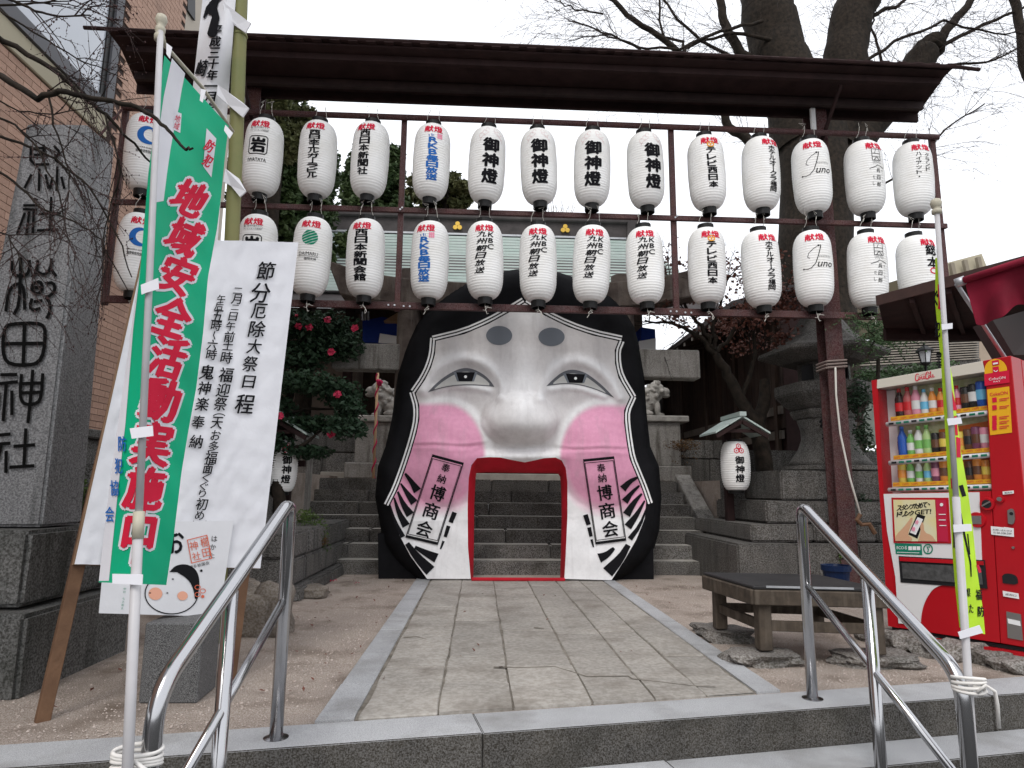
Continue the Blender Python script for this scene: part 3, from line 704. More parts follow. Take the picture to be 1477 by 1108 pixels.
# the thickness of the mask: sides of the hair and back
b = MB(); O_ = densify(OUT, 6); n = len(O_)
hf = [float(hair_h(np.array([p[0]]), np.array([p[1]]))[0]) for p in O_]
ring0 = [at(p[0], p[1], MY - k) for p, k in zip(O_, hf)]
ring1 = [Vector((p.x * 1.0, MY + .62, p.z)) for p in ring0]
b.add(ring0 + ring1, [(i, i + 1, n + i + 1, n + i) for i in range(n - 1)]); b.build('hair_side', M['hair'], mk, smooth=True)
# black skirts at the foot
for quad in ([(545, 770), (600, 770), (606, 834), (546, 829)], [(890, 780), (942, 775), (943, 834), (889, 836)]):
    q = [at(p[0], p[1], 7.75) for p in quad]; b = MB(); q[2].z = q[3].z = .0; b.prism(q, (0, .3, 0)); b.build('base_cover', M['hair'], mk)
# red mouth lining: front rim, and the tunnel behind it
INN = [(682.5, 835), (683.5, 790), (684, 731), (685.8, 690), (687, 682), (700, 681), (757, 682), (800, 682.5), (809.5, 683), (811, 700), (811.5, 745), (810.5, 800), (809.5, 835)]
k = 60; 
def resample(P, k):
    P = np.array(P); s_ = np.r_[0, np.cumsum(np.hypot(*np.diff(P, axis=0).T))]; t = np.linspace(0, s_[-1], k); return np.stack([np.interp(t, s_, P[:, 0]), np.interp(t, s_, P[:, 1])], 1)
def by_arc(P, k):   # left leg, top, right leg sampled separately so both outlines correspond
    P = np.array(P); i0 = int(np.argmin(P[:len(P) // 2 + 1, 1] + np.where(P[:len(P) // 2 + 1, 0] > 690, 99, 0))); i1 = len(P) - 1 - int(np.argmin(P[::-1][:len(P) // 2 + 1, 1] + np.where(P[::-1][:len(P) // 2 + 1, 0] < 800, 99, 0)))
    return np.concatenate([resample(P[:i0 + 1], k), resample(P[i0:i1 + 1], k)[1:], resample(P[i1:], k)[1:]])
A_, B_ = by_arc(MOUTH, 24), by_arc(INN, 24); n = len(A_)
b = MB(); rim = []
for j, (t, dy) in enumerate(((0, 0), (.2, .03), (.8, .10), (1, .14))):
    hh = mask_h(A_[:, 0], A_[:, 1])
    rim.append([at(A_[i, 0] + (B_[i, 0] - A_[i, 0]) * t, A_[i, 1] + (B_[i, 1] - A_[i, 1]) * t, MY - (hh[i] if t < .5 else hh[i] * .4) + dy + .004) for i in range(n)])
rim.append([Vector((p.x, MY + .22, p.z)) for p in rim[-1]])
b.add(sum(rim, []), [(r * n + i, r * n + i + 1, (r + 1) * n + i + 1, (r + 1) * n + i) for r in range(4) for i in range(n - 1)])
b.build('mouth_lining', M['maskred'], mk, smooth=True)
p0, p1 = at(680, 836, MY), at(814, 836, MY)
MB().box(p0.x, p1.x, MY - .08, MY - .03, .012, .045).build('mouth_sill', M['maskred'], mk, bevel=.006)
def msurf(px, py, off=0): return at(px, py, MY - float(mask_h(np.array([px]), np.array([py]))[0]) - off)
def hsurf(px, py, off=0): return at(px, py, MY - float(hair_h(np.array([px]), np.array([py]))[0]) - off)
def mh(px, py, off=0):   # on whichever of face or hair stands proud here
    a, c = float(mask_h(np.array([px]), np.array([py]))[0]), float(hair_h(np.array([px]), np.array([py]))[0]); return at(px, py, MY - max(a, c) - off)
def offset(P, d, e0=0, e1=0):
    P = [Vector(p[:2]) for p in P]; n = len(P); out = []
    for i, p in enumerate(P):
        t = (P[min(i + 1, n - 1)] - P[max(i - 1, 0)]).normalized(); out.append(p + Vector((-t.y, t.x)) * d)
    out[0] -= (P[1] - P[0]).normalized() * e0; out[-1] += (P[-1] - P[-2]).normalized() * e1; return [tuple(p) for p in out]
D = Dec()
for P, sg in ((L1, 1), (L2, 1), (L3, 1), (R1, -1), (R2, -1), (R3, -1)):
    S = smooth(P, 1)
    for d in (3.1, 7.5): D.stroke(offset(S, -sg * d * -1, 4 if P is not L1 and P is not R1 else 0, 4), 2.5, step=5)
D.build('white_border_line', M['maskwhite'], mk, mh, eps=.008)
for cx, cy, rx, ry in ((720, 484, 18.8, 13.8), (795.5, 486, 19, 13.4)): D = Dec(); D.disc(cx, cy, rx, ry, n=40); D.build('painted_brow', M['browgrey'], mk, msurf, eps=.006, cell=5, kind=None)
def eye(U, low, iris):
    up_ = smooth(U, 2); lo = smooth(low, 2)
    D = Dec(); D.poly(up_ + lo[::-1]); D.build('eye_outline', M['lidgrey'], mk, msurf, eps=.006, cell=5, kind=None)
    cx = sum(p[0] for p in iris) / 4; cy = sum(p[1] for p in iris) / 4
    ux = [p[0] for p in up_]; lx = [p[0] for p in lo]; X_ = np.linspace(max(ux[0], lx[0]) + 2, min(ux[-1], lx[-1]) - 2, 36); uy = np.interp(X_, ux, [p[1] for p in up_]) + 5.2; ly = np.interp(X_, lx, [p[1] for p in lo]) - 1.3; kk = ly - uy > .4
    D = Dec(); inner_ = [(p[0] + (cx - p[0]) * .17, p[1] + (cy + 4 - p[1]) * .42 + .7) for p in up_] + [(p[0] + (cx - p[0]) * .13, p[1] + (cy - p[1]) * .16) for p in lo[::-1]]
    inner = [(a, b_) for a, b_ in zip(X_[kk], uy[kk])] + [(a, b_) for a, b_ in zip(X_[kk], ly[kk])][::-1]
    D.poly(inner); D.build('eye_white', M['eyewhite'], mk, msurf, eps=.010, cell=5, kind=None)
    D = Dec(); D.poly([(cx + (p[0] - cx) * 1.28, cy + (p[1] - cy) * 1.02) for p in iris]); D.build('iris_rim', M['browgrey'], mk, msurf, eps=.014, cell=5, kind=None)
    D = Dec(); D.poly(iris); D.build('iris', M['ink'], mk, msurf, eps=.018, cell=5, kind=None)
    D = Dec(); D.disc(cx, cy, 2.1, 2.1); D.build('eye_glint', M['white'], mk, msurf, eps=.022, kind=None)
eye([(617, 566), (630, 552), (646, 540), (664, 531), (680, 531), (698, 540), (708, 550), (713, 558)], [(617, 566), (640, 559), (665, 555.5), (690, 556), (713, 558)], [(658, 537), (685, 537), (681, 550), (662, 550)])
eye([(788, 557), (797, 548), (810, 537), (824, 532.5), (842, 536), (858, 547), (872, 559), (886, 574)], [(788, 557), (812, 553.5), (835, 555), (860, 562), (886, 574)], [(816, 539), (844, 540), (840, 552.5), (821, 552)])
z2 = lambda x, y: (x / 3.435 + 530, y / 3.436 + 600)
D = Dec()   # fanned hair strands and bars, black
def bar(P, w0, w1): P = smooth([z2(*p) for p in P], 1); D.stroke(P, w0 / 3.435, w1 / 3.435, step=4)
for P, a, c in (([(186, 285), (215, 322), (248, 372)], 10, 42), ([(165, 335), (198, 385), (232, 430)], 8, 40), ([(150, 375), (178, 440), (212, 490)], 10, 42), ([(132, 405), (155, 480), (192, 545)], 8, 40), ([(112, 440), (135, 520), (176, 600)], 6, 24),
                ([(235, 650), (290, 680), (342, 705)], 16, 48), ([(196, 632), (245, 700), (312, 768)], 24, 56), ([(432, 478), (412, 528)], 24, 22), ([(402, 545), (385, 600)], 20, 16), ([(377, 620), (362, 660)], 13, 7),
                ([(1338, 305), (1300, 325), (1265, 362)], 10, 38), ([(1348, 345), (1310, 380), (1275, 425)], 8, 36), ([(1360, 385), (1320, 430), (1283, 490)], 10, 40), ([(1374, 420), (1335, 490), (1290, 550)], 8, 40), ([(1385, 450), (1350, 545), (1300, 610)], 6, 26),
                ([(1222, 655), (1185, 690), (1148, 705)], 14, 50), ([(1292, 640), (1255, 705), (1190, 775)], 26, 60), ([(1080, 490), (1096, 540)], 24, 22), ([(1098, 552), (1108, 598)], 20, 16), ([(1110, 612), (1120, 650)], 13, 7)): bar(P, a, c)
D.build('painted_hair_strand', M['ink'], mk, msurf, eps=.008, cell=6)
for B4, axis in (([(322, 190), (478, 232), (348, 640), (188, 602)], [(388, 258), (368, 312), (348, 383), (316, 470), (282, 560)]),
                 ([(1068, 215), (1222, 200), (1283, 618), (1130, 638)], [(1158, 258), (1163, 308), (1176, 380), (1188, 470), (1203, 560)])):
    P = [z2(*p) for p in B4]; c = Vector((sum(p[0] for p in P) / 4, sum(p[1] for p in P) / 4))
    ins = lambda k: [tuple(c + (Vector(p) - c) * (1 - k / (Vector(p) - c).length)) for p in P]
    D = Dec(); D.poly(P); D.build('name_plate_border', M['ink'], mk, msurf, eps=.014, cell=6, kind=None)
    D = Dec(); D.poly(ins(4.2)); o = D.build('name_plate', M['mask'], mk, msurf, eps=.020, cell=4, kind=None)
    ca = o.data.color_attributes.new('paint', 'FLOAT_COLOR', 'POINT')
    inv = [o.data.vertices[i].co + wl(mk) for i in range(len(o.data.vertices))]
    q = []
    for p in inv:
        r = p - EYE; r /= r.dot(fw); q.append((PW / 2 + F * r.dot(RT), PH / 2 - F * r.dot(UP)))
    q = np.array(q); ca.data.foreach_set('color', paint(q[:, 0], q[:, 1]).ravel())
    D = Dec(); D.stroke(ins(6.3), .9, closed=True, step=6)
    rot = math.atan2(P[0][0] - P[3][0], P[3][1] - P[0][1]) * -1
    for ch, p, s_ in zip('奉納博商会', axis, (12, 12, 21, 22, 22)):
        x, y = z2(*p); D.ch(ch, x, y, s_, s_ * 1.03, rot=rot, bold=.02 if s_ > 15 else .012)
    D.build('lettering', M['ink'], mk, msurf, eps=.026, cell=7)

# ============================================================= BAMBOO POLE AND TALL BANNER
M['bamboo'] = mat('bamboo', (.17, .19, .075), (.24, .22, .09), 3, .5, stain=(.09, .1, .04), stain_scale=1.5)
M['cloth'] = mat('white_cloth', (.78, .78, .80), (.7, .7, .73), 3, .85, bump=.2, bscale=20)
bp = thing('bamboo_pole', 'tall green bamboo pole holding a white calligraphy banner', 'pole', (at(325, 700, 4.6).x, 4.6, 0))
P = [at(313, 920, 4.6), at(322, 700, 4.6), at(332, 400, 4.6), at(340, 220, 4.6), at(348, -10, 4.6), at(353, -120, 4.6)]; P[0].z = 0
pts = []; rs = []
for a, c in zip(P, P[1:]):
    for j in range(6): pts.append(a + (c - a) * j / 6); rs.append(.048)
b = MB(); b.tube(P, [.05, .05, .05, .05, .049, .049], 16); b.build('pole', M['bamboo'], bp, smooth=True)
b = MB()
for y in (52, 158, 262, 372, 480):
    c = at(348 - (y / 230) * 8 - (0 if y < 220 else 0), y, 4.6); d = (P[4] - P[3]).normalized(); b = MB(); b.tube([c - d * .012, c, c + d * .012], [.05, .056, .05], 16); b.build('node', M['bamboo'], bp, smooth=True)
nb = thing('tall_white_banner', 'white banner with black brush calligraphy tied along the bamboo pole', 'banner', (at(300, 300, 4.5).x, 4.5, at(300, 300, 4.5).z), None)
def tall(u, v):
    y = -60 + 420 * v; xl = 292 - (y) * .11; xr = 340 - y * .075
    if y > 160: xl = min(xl + 0, 292 - y * .11)
    return at(xl + (xr - xl) * u, y, 4.55 + .03 * math.sin(v * 17) + .05 * math.sin(u * 5 + v * 6))
b = MB(); b.sheet(tall, 10, 40); b.build('banner_cloth', M['cloth'], nb, smooth=True)
def tsurf(px, py, off=0):
    v = (py + 60) / 420; u = (px - (292 - py * .11)) / max(1, (340 - py * .075) - (292 - py * .11)); p = tall(u, v); d = ray(px, py); Y = p.y; return EYE + d * ((Y - off) / d.y)
D = Dec(); D.col('平成三十年一月吉日', (312, 44), (300, 172), 15, 15, shear=.2, bold=.035)
D.stroke([(318, -30), (316, -5), (300, 12), (294, 26)], 14, 3); D.stroke([(306, 2), (311, 25), (305, 50)], 9, 13); D.stroke([(312, -5), (305, 22)], 10); D.disc(306, 48, 7, 6)
D.ch('崎', 291, 98, 14, 24, shear=.3, bold=.03)
D.build('lettering', M['ink'], nb, tsurf, eps=.012, cell=8)
for q in ([(322, 3), (357, 30), (362, 33), (354, 47), (338, 36), (323, 20)], [(314, 122), (350, 148), (359, 156), (350, 169), (330, 152), (313, 137)], [(325, 243), (345, 258), (355, 276), (346, 284), (333, 268), (322, 262)]):
    w = [at(p[0], p[1], 4.50 if i in (0, 5) else 4.53) for i, p in enumerate(q)]
    b = MB(); b.prism(w, (0, .012, 0)); b.build('tie_band', M['cloth'], nb)

# ============================================================= FESTIVAL NOTICE BOARD
GL, GR = atz(66, 1044), atz(338, 984); ln = (GR - GL).normalized(); nh = Vector((ln.y, -ln.x, 0)); lean = math.radians(10)
BN = (nh * math.cos(lean) + Vector((0, 0, 1)) * math.sin(lean)).normalized(); bsurf = plane_at(GL, BN)
M['ply'] = mat('pale_timber', (.33, .22, .14), (.24, .15, .09), 5, .75, bump=.3, bscale=40)
M['stake'] = mat('brown_stake', (.17, .095, .055), (.11, .06, .035), 7, .8, bump=.4, bscale=40)
M['sheet'] = mat('wrinkled_paper', (.70, .70, .73), (.64, .64, .67), 4, .45, bump=.5, bscale=9, stain=(.6, .6, .63), stain_scale=3)
bo = thing('notice_board', 'large handwritten white festival notice board on leaning timber stakes', 'notice board', tuple(GL))
Q = [(212, 345), (430, 350), (375, 820), (107, 814)]; w = [bsurf(*p) for p in Q]
MB().prism([p - BN * .004 for p in w], -BN * .028).build('board', M['ply'], bo)
def sheetf(u, v):
    x = (Q[0][0] * (1 - u) + Q[1][0] * u) * (1 - v) + (Q[3][0] * (1 - u) + Q[2][0] * u) * v; y = (Q[0][1] * (1 - u) + Q[1][1] * u) * (1 - v) + (Q[3][1] * (1 - u) + Q[2][1] * u) * v
    k = noise.noise(Vector((x / 30, y / 24, 0))) * .006 + noise.noise(Vector((x / 9, y / 12, 4))) * .002 + abs(noise.noise(Vector((x / 22 + y / 40, y / 60, 9)))) * .008
    return bsurf(x, y, .004 + k * (1 if .02 < u < .98 else 0))
MB().sheet(lambda u, v: sheetf(u, v) if True else None, 60, 110).build('paper', M['sheet'], bo, smooth=True)
for a, c, top in ((66, 1044, (207, 420)), (338, 984, (413, 400))):
    g = bsurf(a, c, -.052); t = bsurf(*top, -.052); MB().beam(g - (t - g).normalized() * .03, t, .055, .035, BN).build('stake', M['stake'], bo, bevel=.003)
D = Dec()
for ch, x, y, s_ in (('節', 382, 392, 27), ('分', 374, 424, 30), ('厄', 372, 450, 23), ('除', 369, 476, 25), ('大', 365, 501, 22), ('祭', 359, 526, 23), ('日', 357, 552, 19), ('程', 351, 584, 29),
                     ('二', 341, 421, 14), ('月', 339, 433, 15), ('二', 337, 445, 12), ('日', 334, 458, 13), ('午', 331, 472, 14), ('前', 329, 487, 16), ('十', 327, 499, 15), ('一', 326, 506, 12), ('時', 325, 517, 18), ('福', 324, 542, 22), ('迎', 320, 564, 21), ('祭', 316, 584, 20), ('天', 311, 611, 18), ('お', 309, 629, 15), ('多', 306, 645, 16), ('福', 302, 661, 19), ('面', 298, 677, 15), ('く', 295, 690, 12), ('ぐ', 292, 702, 13), ('り', 290, 713, 11), ('初', 289, 728, 18), ('め', 286, 744, 14),
                     ('午', 317, 433, 13), ('后', 314, 443, 13), ('五', 312, 457, 17), ('時', 310, 471, 16), ('六', 304, 499, 16), ('時', 303, 513, 16), ('鬼', 297, 538, 22), ('神', 293, 561, 20), ('楽', 290, 584, 20), ('奉', 284, 610, 20), ('納', 281, 638, 20)):
    D.ch(ch, x, y, s_ * .9, s_ * (.6 if ch in '二' else .95), rot=-.06, shear=.16, bold=.014)
D.stroke([(308, 479), (306, 485), (308, 491)], 1.6); D.ring(314, 603, 9, 5, 1.4, 12, 200, 340); D.ring(286, 750, 10, 6, 1.4, 12, 20, 160)
D.build('lettering', M['ink'], bo, bsurf, eps=.016)
# poster wrapped in clear plastic below
po = thing('festival_poster', 'white poster with brush drawn round face taped under the notice board', 'poster', tuple(GL + (GR - GL) * .3))
Qp = [(152, 755), (334, 752), (313, 890), (140, 885)]
MB().prism([bsurf(*p, .020) for p in Qp], BN * .003).build('poster_sheet', mat('glossy_poster', (.66, .66, .68), (.6, .6, .62), 3, .25, bump=.35, bscale=8), po)
D = Dec(); D.ring(244, 857, 38, 29, 1.6, 36, -60, 250)
P = smooth([(241, 826), (250, 816), (266, 814), (280, 822), (285, 838), (283, 856), (278, 868), (276, 850), (268, 836), (252, 826)], 2); D.poly(P)
D.ch('お', 250, 782, 22, 34, bold=.04); D.col('はかた', (306, 778), (302, 802), 8, 8); D.line('博多祇園会', 284, 816, 30, 5, rot=.25)
for x, y in ((218, 838), (246, 836), (238, 856), (213, 856)): D.disc(x, y, 1.6, 1, n=8)
D.disc(287, 824, 2, 2, n=8)
D.build('lettering', M['ink'], po, bsurf, eps=.026)
D = Dec(); D.disc(221, 857, 10, 9); D.disc(260, 860, 7.5, 6.5); D.build('salmon_cheek', mat('salmon_ink', (.72, .36, .25), None, rough=.6), po, bsurf, eps=.026)
D = Dec(); D.stroke([(267, 780), (295, 773), (302, 806), (273, 813)], 1.2, closed=True); D.ch('櫛', 292, 783, 12, 14, rot=.2); D.ch('田', 294, 798, 11, 12, rot=.2); D.ch('神', 276, 788, 12, 13, rot=.2); D.ch('社', 280, 803, 12, 12, rot=.2)
for a in range(3): D.ring(284 + 5 * math.cos(a * 2.1), 853 + 6 * math.sin(a * 2.1), 4, 3, 1, 12)
D.disc(289, 861, 2.4, 2.4, n=10); D.build('red_mark', mat('vermilion_ink', (.6, .12, .06), None, rough=.6), po, bsurf, eps=.027)
D = Dec(); D.col('中村信喬中村弘峰', (190, 850), (186, 878), 3.4, 3.4); D.col('中村 七之助太', (177, 850), (173, 878), 3.4, 3.4); D.build('small_print', M['green_ink'], po, bsurf, eps=.026)
# granite post behind the poster foot
A, B2, C2 = atz(199, 1015), atz(283.5, 1015), atz(311, 992); sd_ = (C2 - B2)
M['darkgranite'] = mat('dark_polished_granite', (.03, .03, .031), (.013, .013, .014), 30, .6, bump=.1, bscale=200, fine=.35, spec=.12)
o = MB().prism([A, B2, C2, A + sd_], (0, 0, .36)).build('granite_post', M['darkgranite'], bevel=.006, origin=tuple(A)); tag(o, 'squat dark speckled granite post under the taped poster', 'stone post')

# ============================================================= GREEN SAFETY BANNER
M['green'] = mat('green_nylon', (.0, .43, .22), (.0, .37, .185), 3, .6, bump=.15, bscale=12)
M['nylon_white'] = mat('white_nylon', (.72, .72, .76), (.66, .66, .7), 3, .6, bump=.1, bscale=12)
M['poleplastic'] = mat('white_pole', (.50, .49, .50), (.43, .42, .43), 6, .35)
M['cream'] = mat('cream_plastic', (.46, .43, .34), None, rough=.4)
Pt, Pb = at(232, 36, 2.32), at(183, 1130, 1.96)
gb = thing('green_banner', 'green vertical banner with red white edged characters on white pole at left', 'banner', tuple(Pb))
def pole_t(y):
    f = (y - 32) / (1130 - 32); 
    lo, hi = 0.0, 1.0
    for _ in range(20):
        m = (lo + hi) / 2; p = Pt + (Pb - Pt) * m; r = p - EYE; py = PH / 2 - F * r.dot(UP) / r.dot(fw)
        if py < y: lo = m
        else: hi = m
    p = Pt + (Pb - Pt) * lo; r = p - EYE; return r.dot(fw), PW / 2 + F * r.dot(RT) / r.dot(fw)
PT = {y: pole_t(y) for y in range(20, 1140, 10)}
def ptab(y): y = max(20, min(1120, y)); a = int(y // 10 * 10); f = (y - a) / 10; return [PT[a][k] * (1 - f) + PT[a + 10][k] * f for k in (0, 1)]
GLx = [(60, 240), (78, 237), (250, 214), (380, 203), (470, 190), (600, 172), (700, 158), (843, 142)]
GRx = [(60, 300), (180, 330), (260, 322), (330, 313), (400, 300), (480, 293), (560, 283), (620, 272), (680, 262), (770, 251), (843, 240)]
xi = lambda T, y: float(np.interp(y, [t[0] for t in T], [t[1] for t in T]))
def gdepth(px, py):
    t, xp = ptab(py); r = max(0, px - xp); l = max(0, xp - px)
    return t + .05 + .0055 * r * (1 + .3 * (1 - (py - 80) / 760)) + .002 * l + .02 * math.sin(py / 38 + px / 25) * min(1, (r + l) / 30) + .006 * math.sin(py / 11 - px / 9) * min(1, r / 30)
gs = px_surf(gdepth)
def gtop(x): return 80 + max(0, (x - 240)) * 1.12
def gfn(u, v):
    # top edge slopes along the bar; rows run from the bar down to the hem
    xt = 237 + (330 - 237) * u; yt = 80 + (182 - 80) * u; xb = 142 + (240 - 142) * u; yb = 840 + 4 * u
    y = yt + (yb - yt) * v; xl, xr = xi(GLx, max(y, 78)), xi(GRx, y)
    if y < 182: xr = 237 + (y - 80) / 102 * 93
    xx = (1 - v) * xt + v * xb; lin = xl + (xr - xl) * u
    k = min(1, v * 6); return gs(xx * (1 - k) + lin * k, y)
MB().sheet(gfn, 26, 120).build('banner_cloth', M['green'], gb, smooth=True)
D = Dec(); D.poly([(248, 84), (267, 106), (262, 130), (258, 155), (252, 182), (246, 215), (241, 250), (236, 290), (224, 292), (224, 235), (229, 190), (236, 140)])
D.poly([(203, 384), (192, 476), (181, 610), (172, 690), (157, 838), (142.5, 838), (158, 700), (172, 600), (190, 470)])
D.build('white_stripe', M['nylon_white'], gb, gs, eps=.002, cell=6)
TX = [('地', 274, 286, 44, 50, -.42, .12), ('域', 266, 342, 44, 52, -.38, .12), ('安', 256, 397, 46, 54, -.34, .12), ('全', 249, 457, 50, 56, -.3, .1), ('活', 242, 516, 48, 58, -.25, .1), ('動', 232, 577, 50, 60, -.18, .1), ('実', 220, 640, 52, 62, -.12, .1), ('施', 209, 704, 52, 60, -.08, .12), ('中', 200, 772, 42, 84, -.05, .12)]
D = Dec()
for ch, x, y, w_, h_, r_, s_ in TX:
    for q in range(8):
        a = q * math.pi / 4; D.ch(ch, x + 4.4 * math.cos(a), y + 4.4 * math.sin(a), w_, h_, r_, s_, bold=.03)
D.build('white_outline', M['nylon_white'], gb, gs, eps=.004, cell=12, step=.00002)
D = Dec()
for ch, x, y, w_, h_, r_, s_ in TX: D.ch(ch, x, y, w_, h_, r_, s_, bold=.05)
D.build('lettering', M['red_ink'], gb, gs, eps=.0075, cell=12)
D = Dec(); D.poly([(252, 160), (262, 164), (260, 192), (250, 187)]); D.poly([(298, 185), (312, 200), (305, 256), (293, 240)])
D.build('white_card', M['nylon_white'], gb, gs, eps=.004, cell=6)
D = Dec(); D.ch('地', 256.5, 171, 8, 10, -.3); D.ch('域', 255, 182, 8, 10, -.3); D.ch('防', 303, 211, 12, 17, -.6, bold=.03); D.ch('犯', 300, 232, 12, 17, -.6, bold=.03); D.build('lettering', M['red_ink'], gb, gs, eps=.008)
D = Dec(); D.col('防犯', (176, 640), (171, 672), 11, 22, bold=.02); D.col('協会', (165, 704), (158, 742), 12, 22, bold=.02); D.build('lettering', M['blue_ink'], gb, gs, eps=.007)
b = MB(); b.tube([Pb - (Pt - Pb).normalized() * .25, Pb + (Pt - Pb) * .27], .0145, 14); b.build('pole', M['poleplastic'], gb, smooth=True)
MB().tube([Pb + (Pt - Pb) * .265, Pt], .011, 14).build('pole', M['poleplastic'], gb, smooth=True)
dp = (Pt - Pb).normalized(); j = Pb + (Pt - Pb) * .27
MB().tube([j - dp * .05, j + dp * .03], .0165, 12).build('pole_joint', M['cream'], gb, smooth=True)
q = px_surf(lambda x, y: ptab(y)[0] - .012)
b = MB(); zt = Pt; b.lathe(tuple(Pt), [(.013, -.07), (.018, -.065), (.019, -.045), (.014, -.038), (.018, -.028), (.018, -.014), (.013, -.008), (.017, .004), (.022, .02), (.017, .038), (.005, .044)], 14); b.build('finial', M['cream'], gb, smooth=True)
bar_t = gs(336, 190); bar_h = Pt - dp * .02
MB().tube([bar_h, gs(238, 66), gs(290, 124), bar_t], .008, 8).build('cross_bar', M['cream'], gb, smooth=True)
for q4 in ([(203, 411), (228, 401), (229, 417), (212, 422), (204, 425)], [(187, 618), (220, 614), (221, 629), (190, 633)], [(162, 828), (206, 829), (205, 844), (162, 842)], [(240, 62), (248, 68), (245, 85), (240, 78)], [(325, 180), (336, 192), (331, 200), (323, 188)], [(290, 128), (297, 130), (292, 148), (288, 145)]):
    y = q4[0][1]; f_ = px_surf(lambda x, yy: min(ptab(yy)[0] - .026 + .0 * x, gdepth(x, yy) - .012)); MB().prism([f_(*p) for p in q4], fw * .002).build('tab', M['nylon_white'], gb)

# ============================================================= STONE MONUMENT
mo = thing('stone_monument', 'tall dark stone shrine name pillar on stepped plinth at the left', 'monument', (-2.5, 3.8, 0))
M['monu'] = mat('monument_stone', (.22, .22, .225), (.145, .145, .15), 2.5, .8, bump=.5, bscale=60, fine=.25, streak=1, stain=(.04, .042, .04), stain_scale=.8, stain_amt=.7)
Ym = 3.7; xr = at(60, 747, Ym).x; xt = at(124, 177, Ym).x; zt = at(90, 174, Ym).z; zb = at(60, 760, Ym).z
xl = at(-75, 740, Ym).x; xlt = at(34, 173, Ym).x; dY = .30
MB().hexa([(xl, Ym, zb), (xr, Ym, zb), (xr + .01, Ym + dY + .05, zb), (xl, Ym + dY + .05, zb), (xlt, Ym + .02, zt - .01), (xt, Ym + .02, zt), (xt + .01, Ym + dY, zt), (xlt, Ym + dY, zt - .01)]).build('pillar', M['monu'], mo, bevel=.015, seg=3, rough=.006)
nrm = Vector((0, -1, .02)).normalized(); msf = plane_at(Vector((xr, Ym, zb)), Vector((0, -1, .02 / (zt - zb))).normalized())
zA = lambda x, y: (x / 3.165, y / 3.165 + 150); zB = lambda x, y: (x / 3.46, y / 3.46 + 480); zC = lambda x, y: (x / 2.77, y / 2.77 + 350)
D = Dec()
def S(z, P, w, closed=False): D.stroke(smooth([z(*p) for p in P], 1 if len(P) > 2 and not closed else 0), w, closed=closed)
for P in ([(60, 718), (60, 765), (78, 788), (118, 788), (138, 770), (140, 715)], [(100, 702), (98, 800), (92, 920), (68, 965)], [(32, 950), (42, 870), (66, 828), (100, 822), (116, 850), (118, 942)],
          [(150, 795), (172, 770), (178, 715)], [(178, 770), (205, 785), (236, 760), (240, 708)], [(240, 760), (262, 790)], [(160, 820), (190, 812), (200, 840), (188, 868), (158, 868), (148, 842), (160, 820)], [(150, 842), (198, 840)], [(152, 890), (140, 930), (160, 945), (190, 935)], [(160, 905), (200, 900)], [(212, 822), (250, 818), (258, 850), (236, 878), (212, 884)], [(214, 884), (236, 915), (232, 955), (218, 982)]): S(zA, P, 4.6)
for P in ([(24, 345), (40, 328), (150, 322), (180, 335), (186, 360), (180, 440), (160, 480), (120, 492), (45, 488), (20, 460), (16, 400), (24, 345)], [(103, 328), (98, 488)], [(20, 406), (182, 404)]): S(zC, P, 5.2)
for P in ([(8, 212), (92, 210)], [(0, 256), (96, 246)], [(38, 254), (22, 442)], [(66, 290), (66, 412)], [(2, 300), (-6, 380)], [(114, 208), (106, 310), (118, 350), (150, 362), (195, 352), (212, 320), (220, 204)], [(108, 256), (216, 252)], [(108, 302), (214, 298)], [(170, 186), (160, 320), (146, 452)],
          [(0, 512), (60, 506)], [(0, 556), (60, 552)], [(14, 560), (-6, 640)], [(38, 590), (36, 700)], [(74, 568), (182, 560)], [(136, 478), (126, 665)], [(54, 672), (178, 664)]): S(zB, P, 4.8)
for P in ([(160, 436), (178, 444)], [(112, 468), (188, 466)], [(110, 484), (176, 488)], [(120, 500), (84, 598)], [(140, 494), (126, 604)], [(160, 490), (156, 596)], [(240, 428), (234, 576)], [(184, 506), (284, 502)], [(174, 582), (272, 576)],
          [(148, 196), (144, 282), (232, 280)], [(160, 208), (200, 206)], [(160, 238), (200, 236)], [(206, 190), (204, 268)], [(186, 300), (184, 402)], [(150, 326), (118, 390)], [(214, 326), (228, 392)], [(252, 196), (282, 228), (250, 256), (292, 282)], [(268, 290), (264, 402)], [(246, 338), (234, 392)], [(286, 336), (300, 392)]): S(zA, P, 3.8)
D.build('carved_lettering', mat('carved_black', (.008, .008, .008), None, rough=.95, spec=.03), mo, msf, eps=.010, cell=20)
M['plinth'] = mat('mossy_plinth_stone', (.095, .092, .085), (.05, .05, .046), 3, .85, bump=.6, bscale=55, fine=.2, streak=1, stain=(.02, .023, .018), stain_scale=.8, stain_amt=.7)
MB().box(-4.2, -2.26, 3.52, 4.32, .40, .775).build('plinth_stone', M['plinth'], mo, bevel=.02, seg=2, rough=.008)
MB().box(-4.3, -2.17, 3.42, 4.42, -.02, .385).build('plinth_stone', M['plinth'], mo, bevel=.02, seg=2, rough=.008)
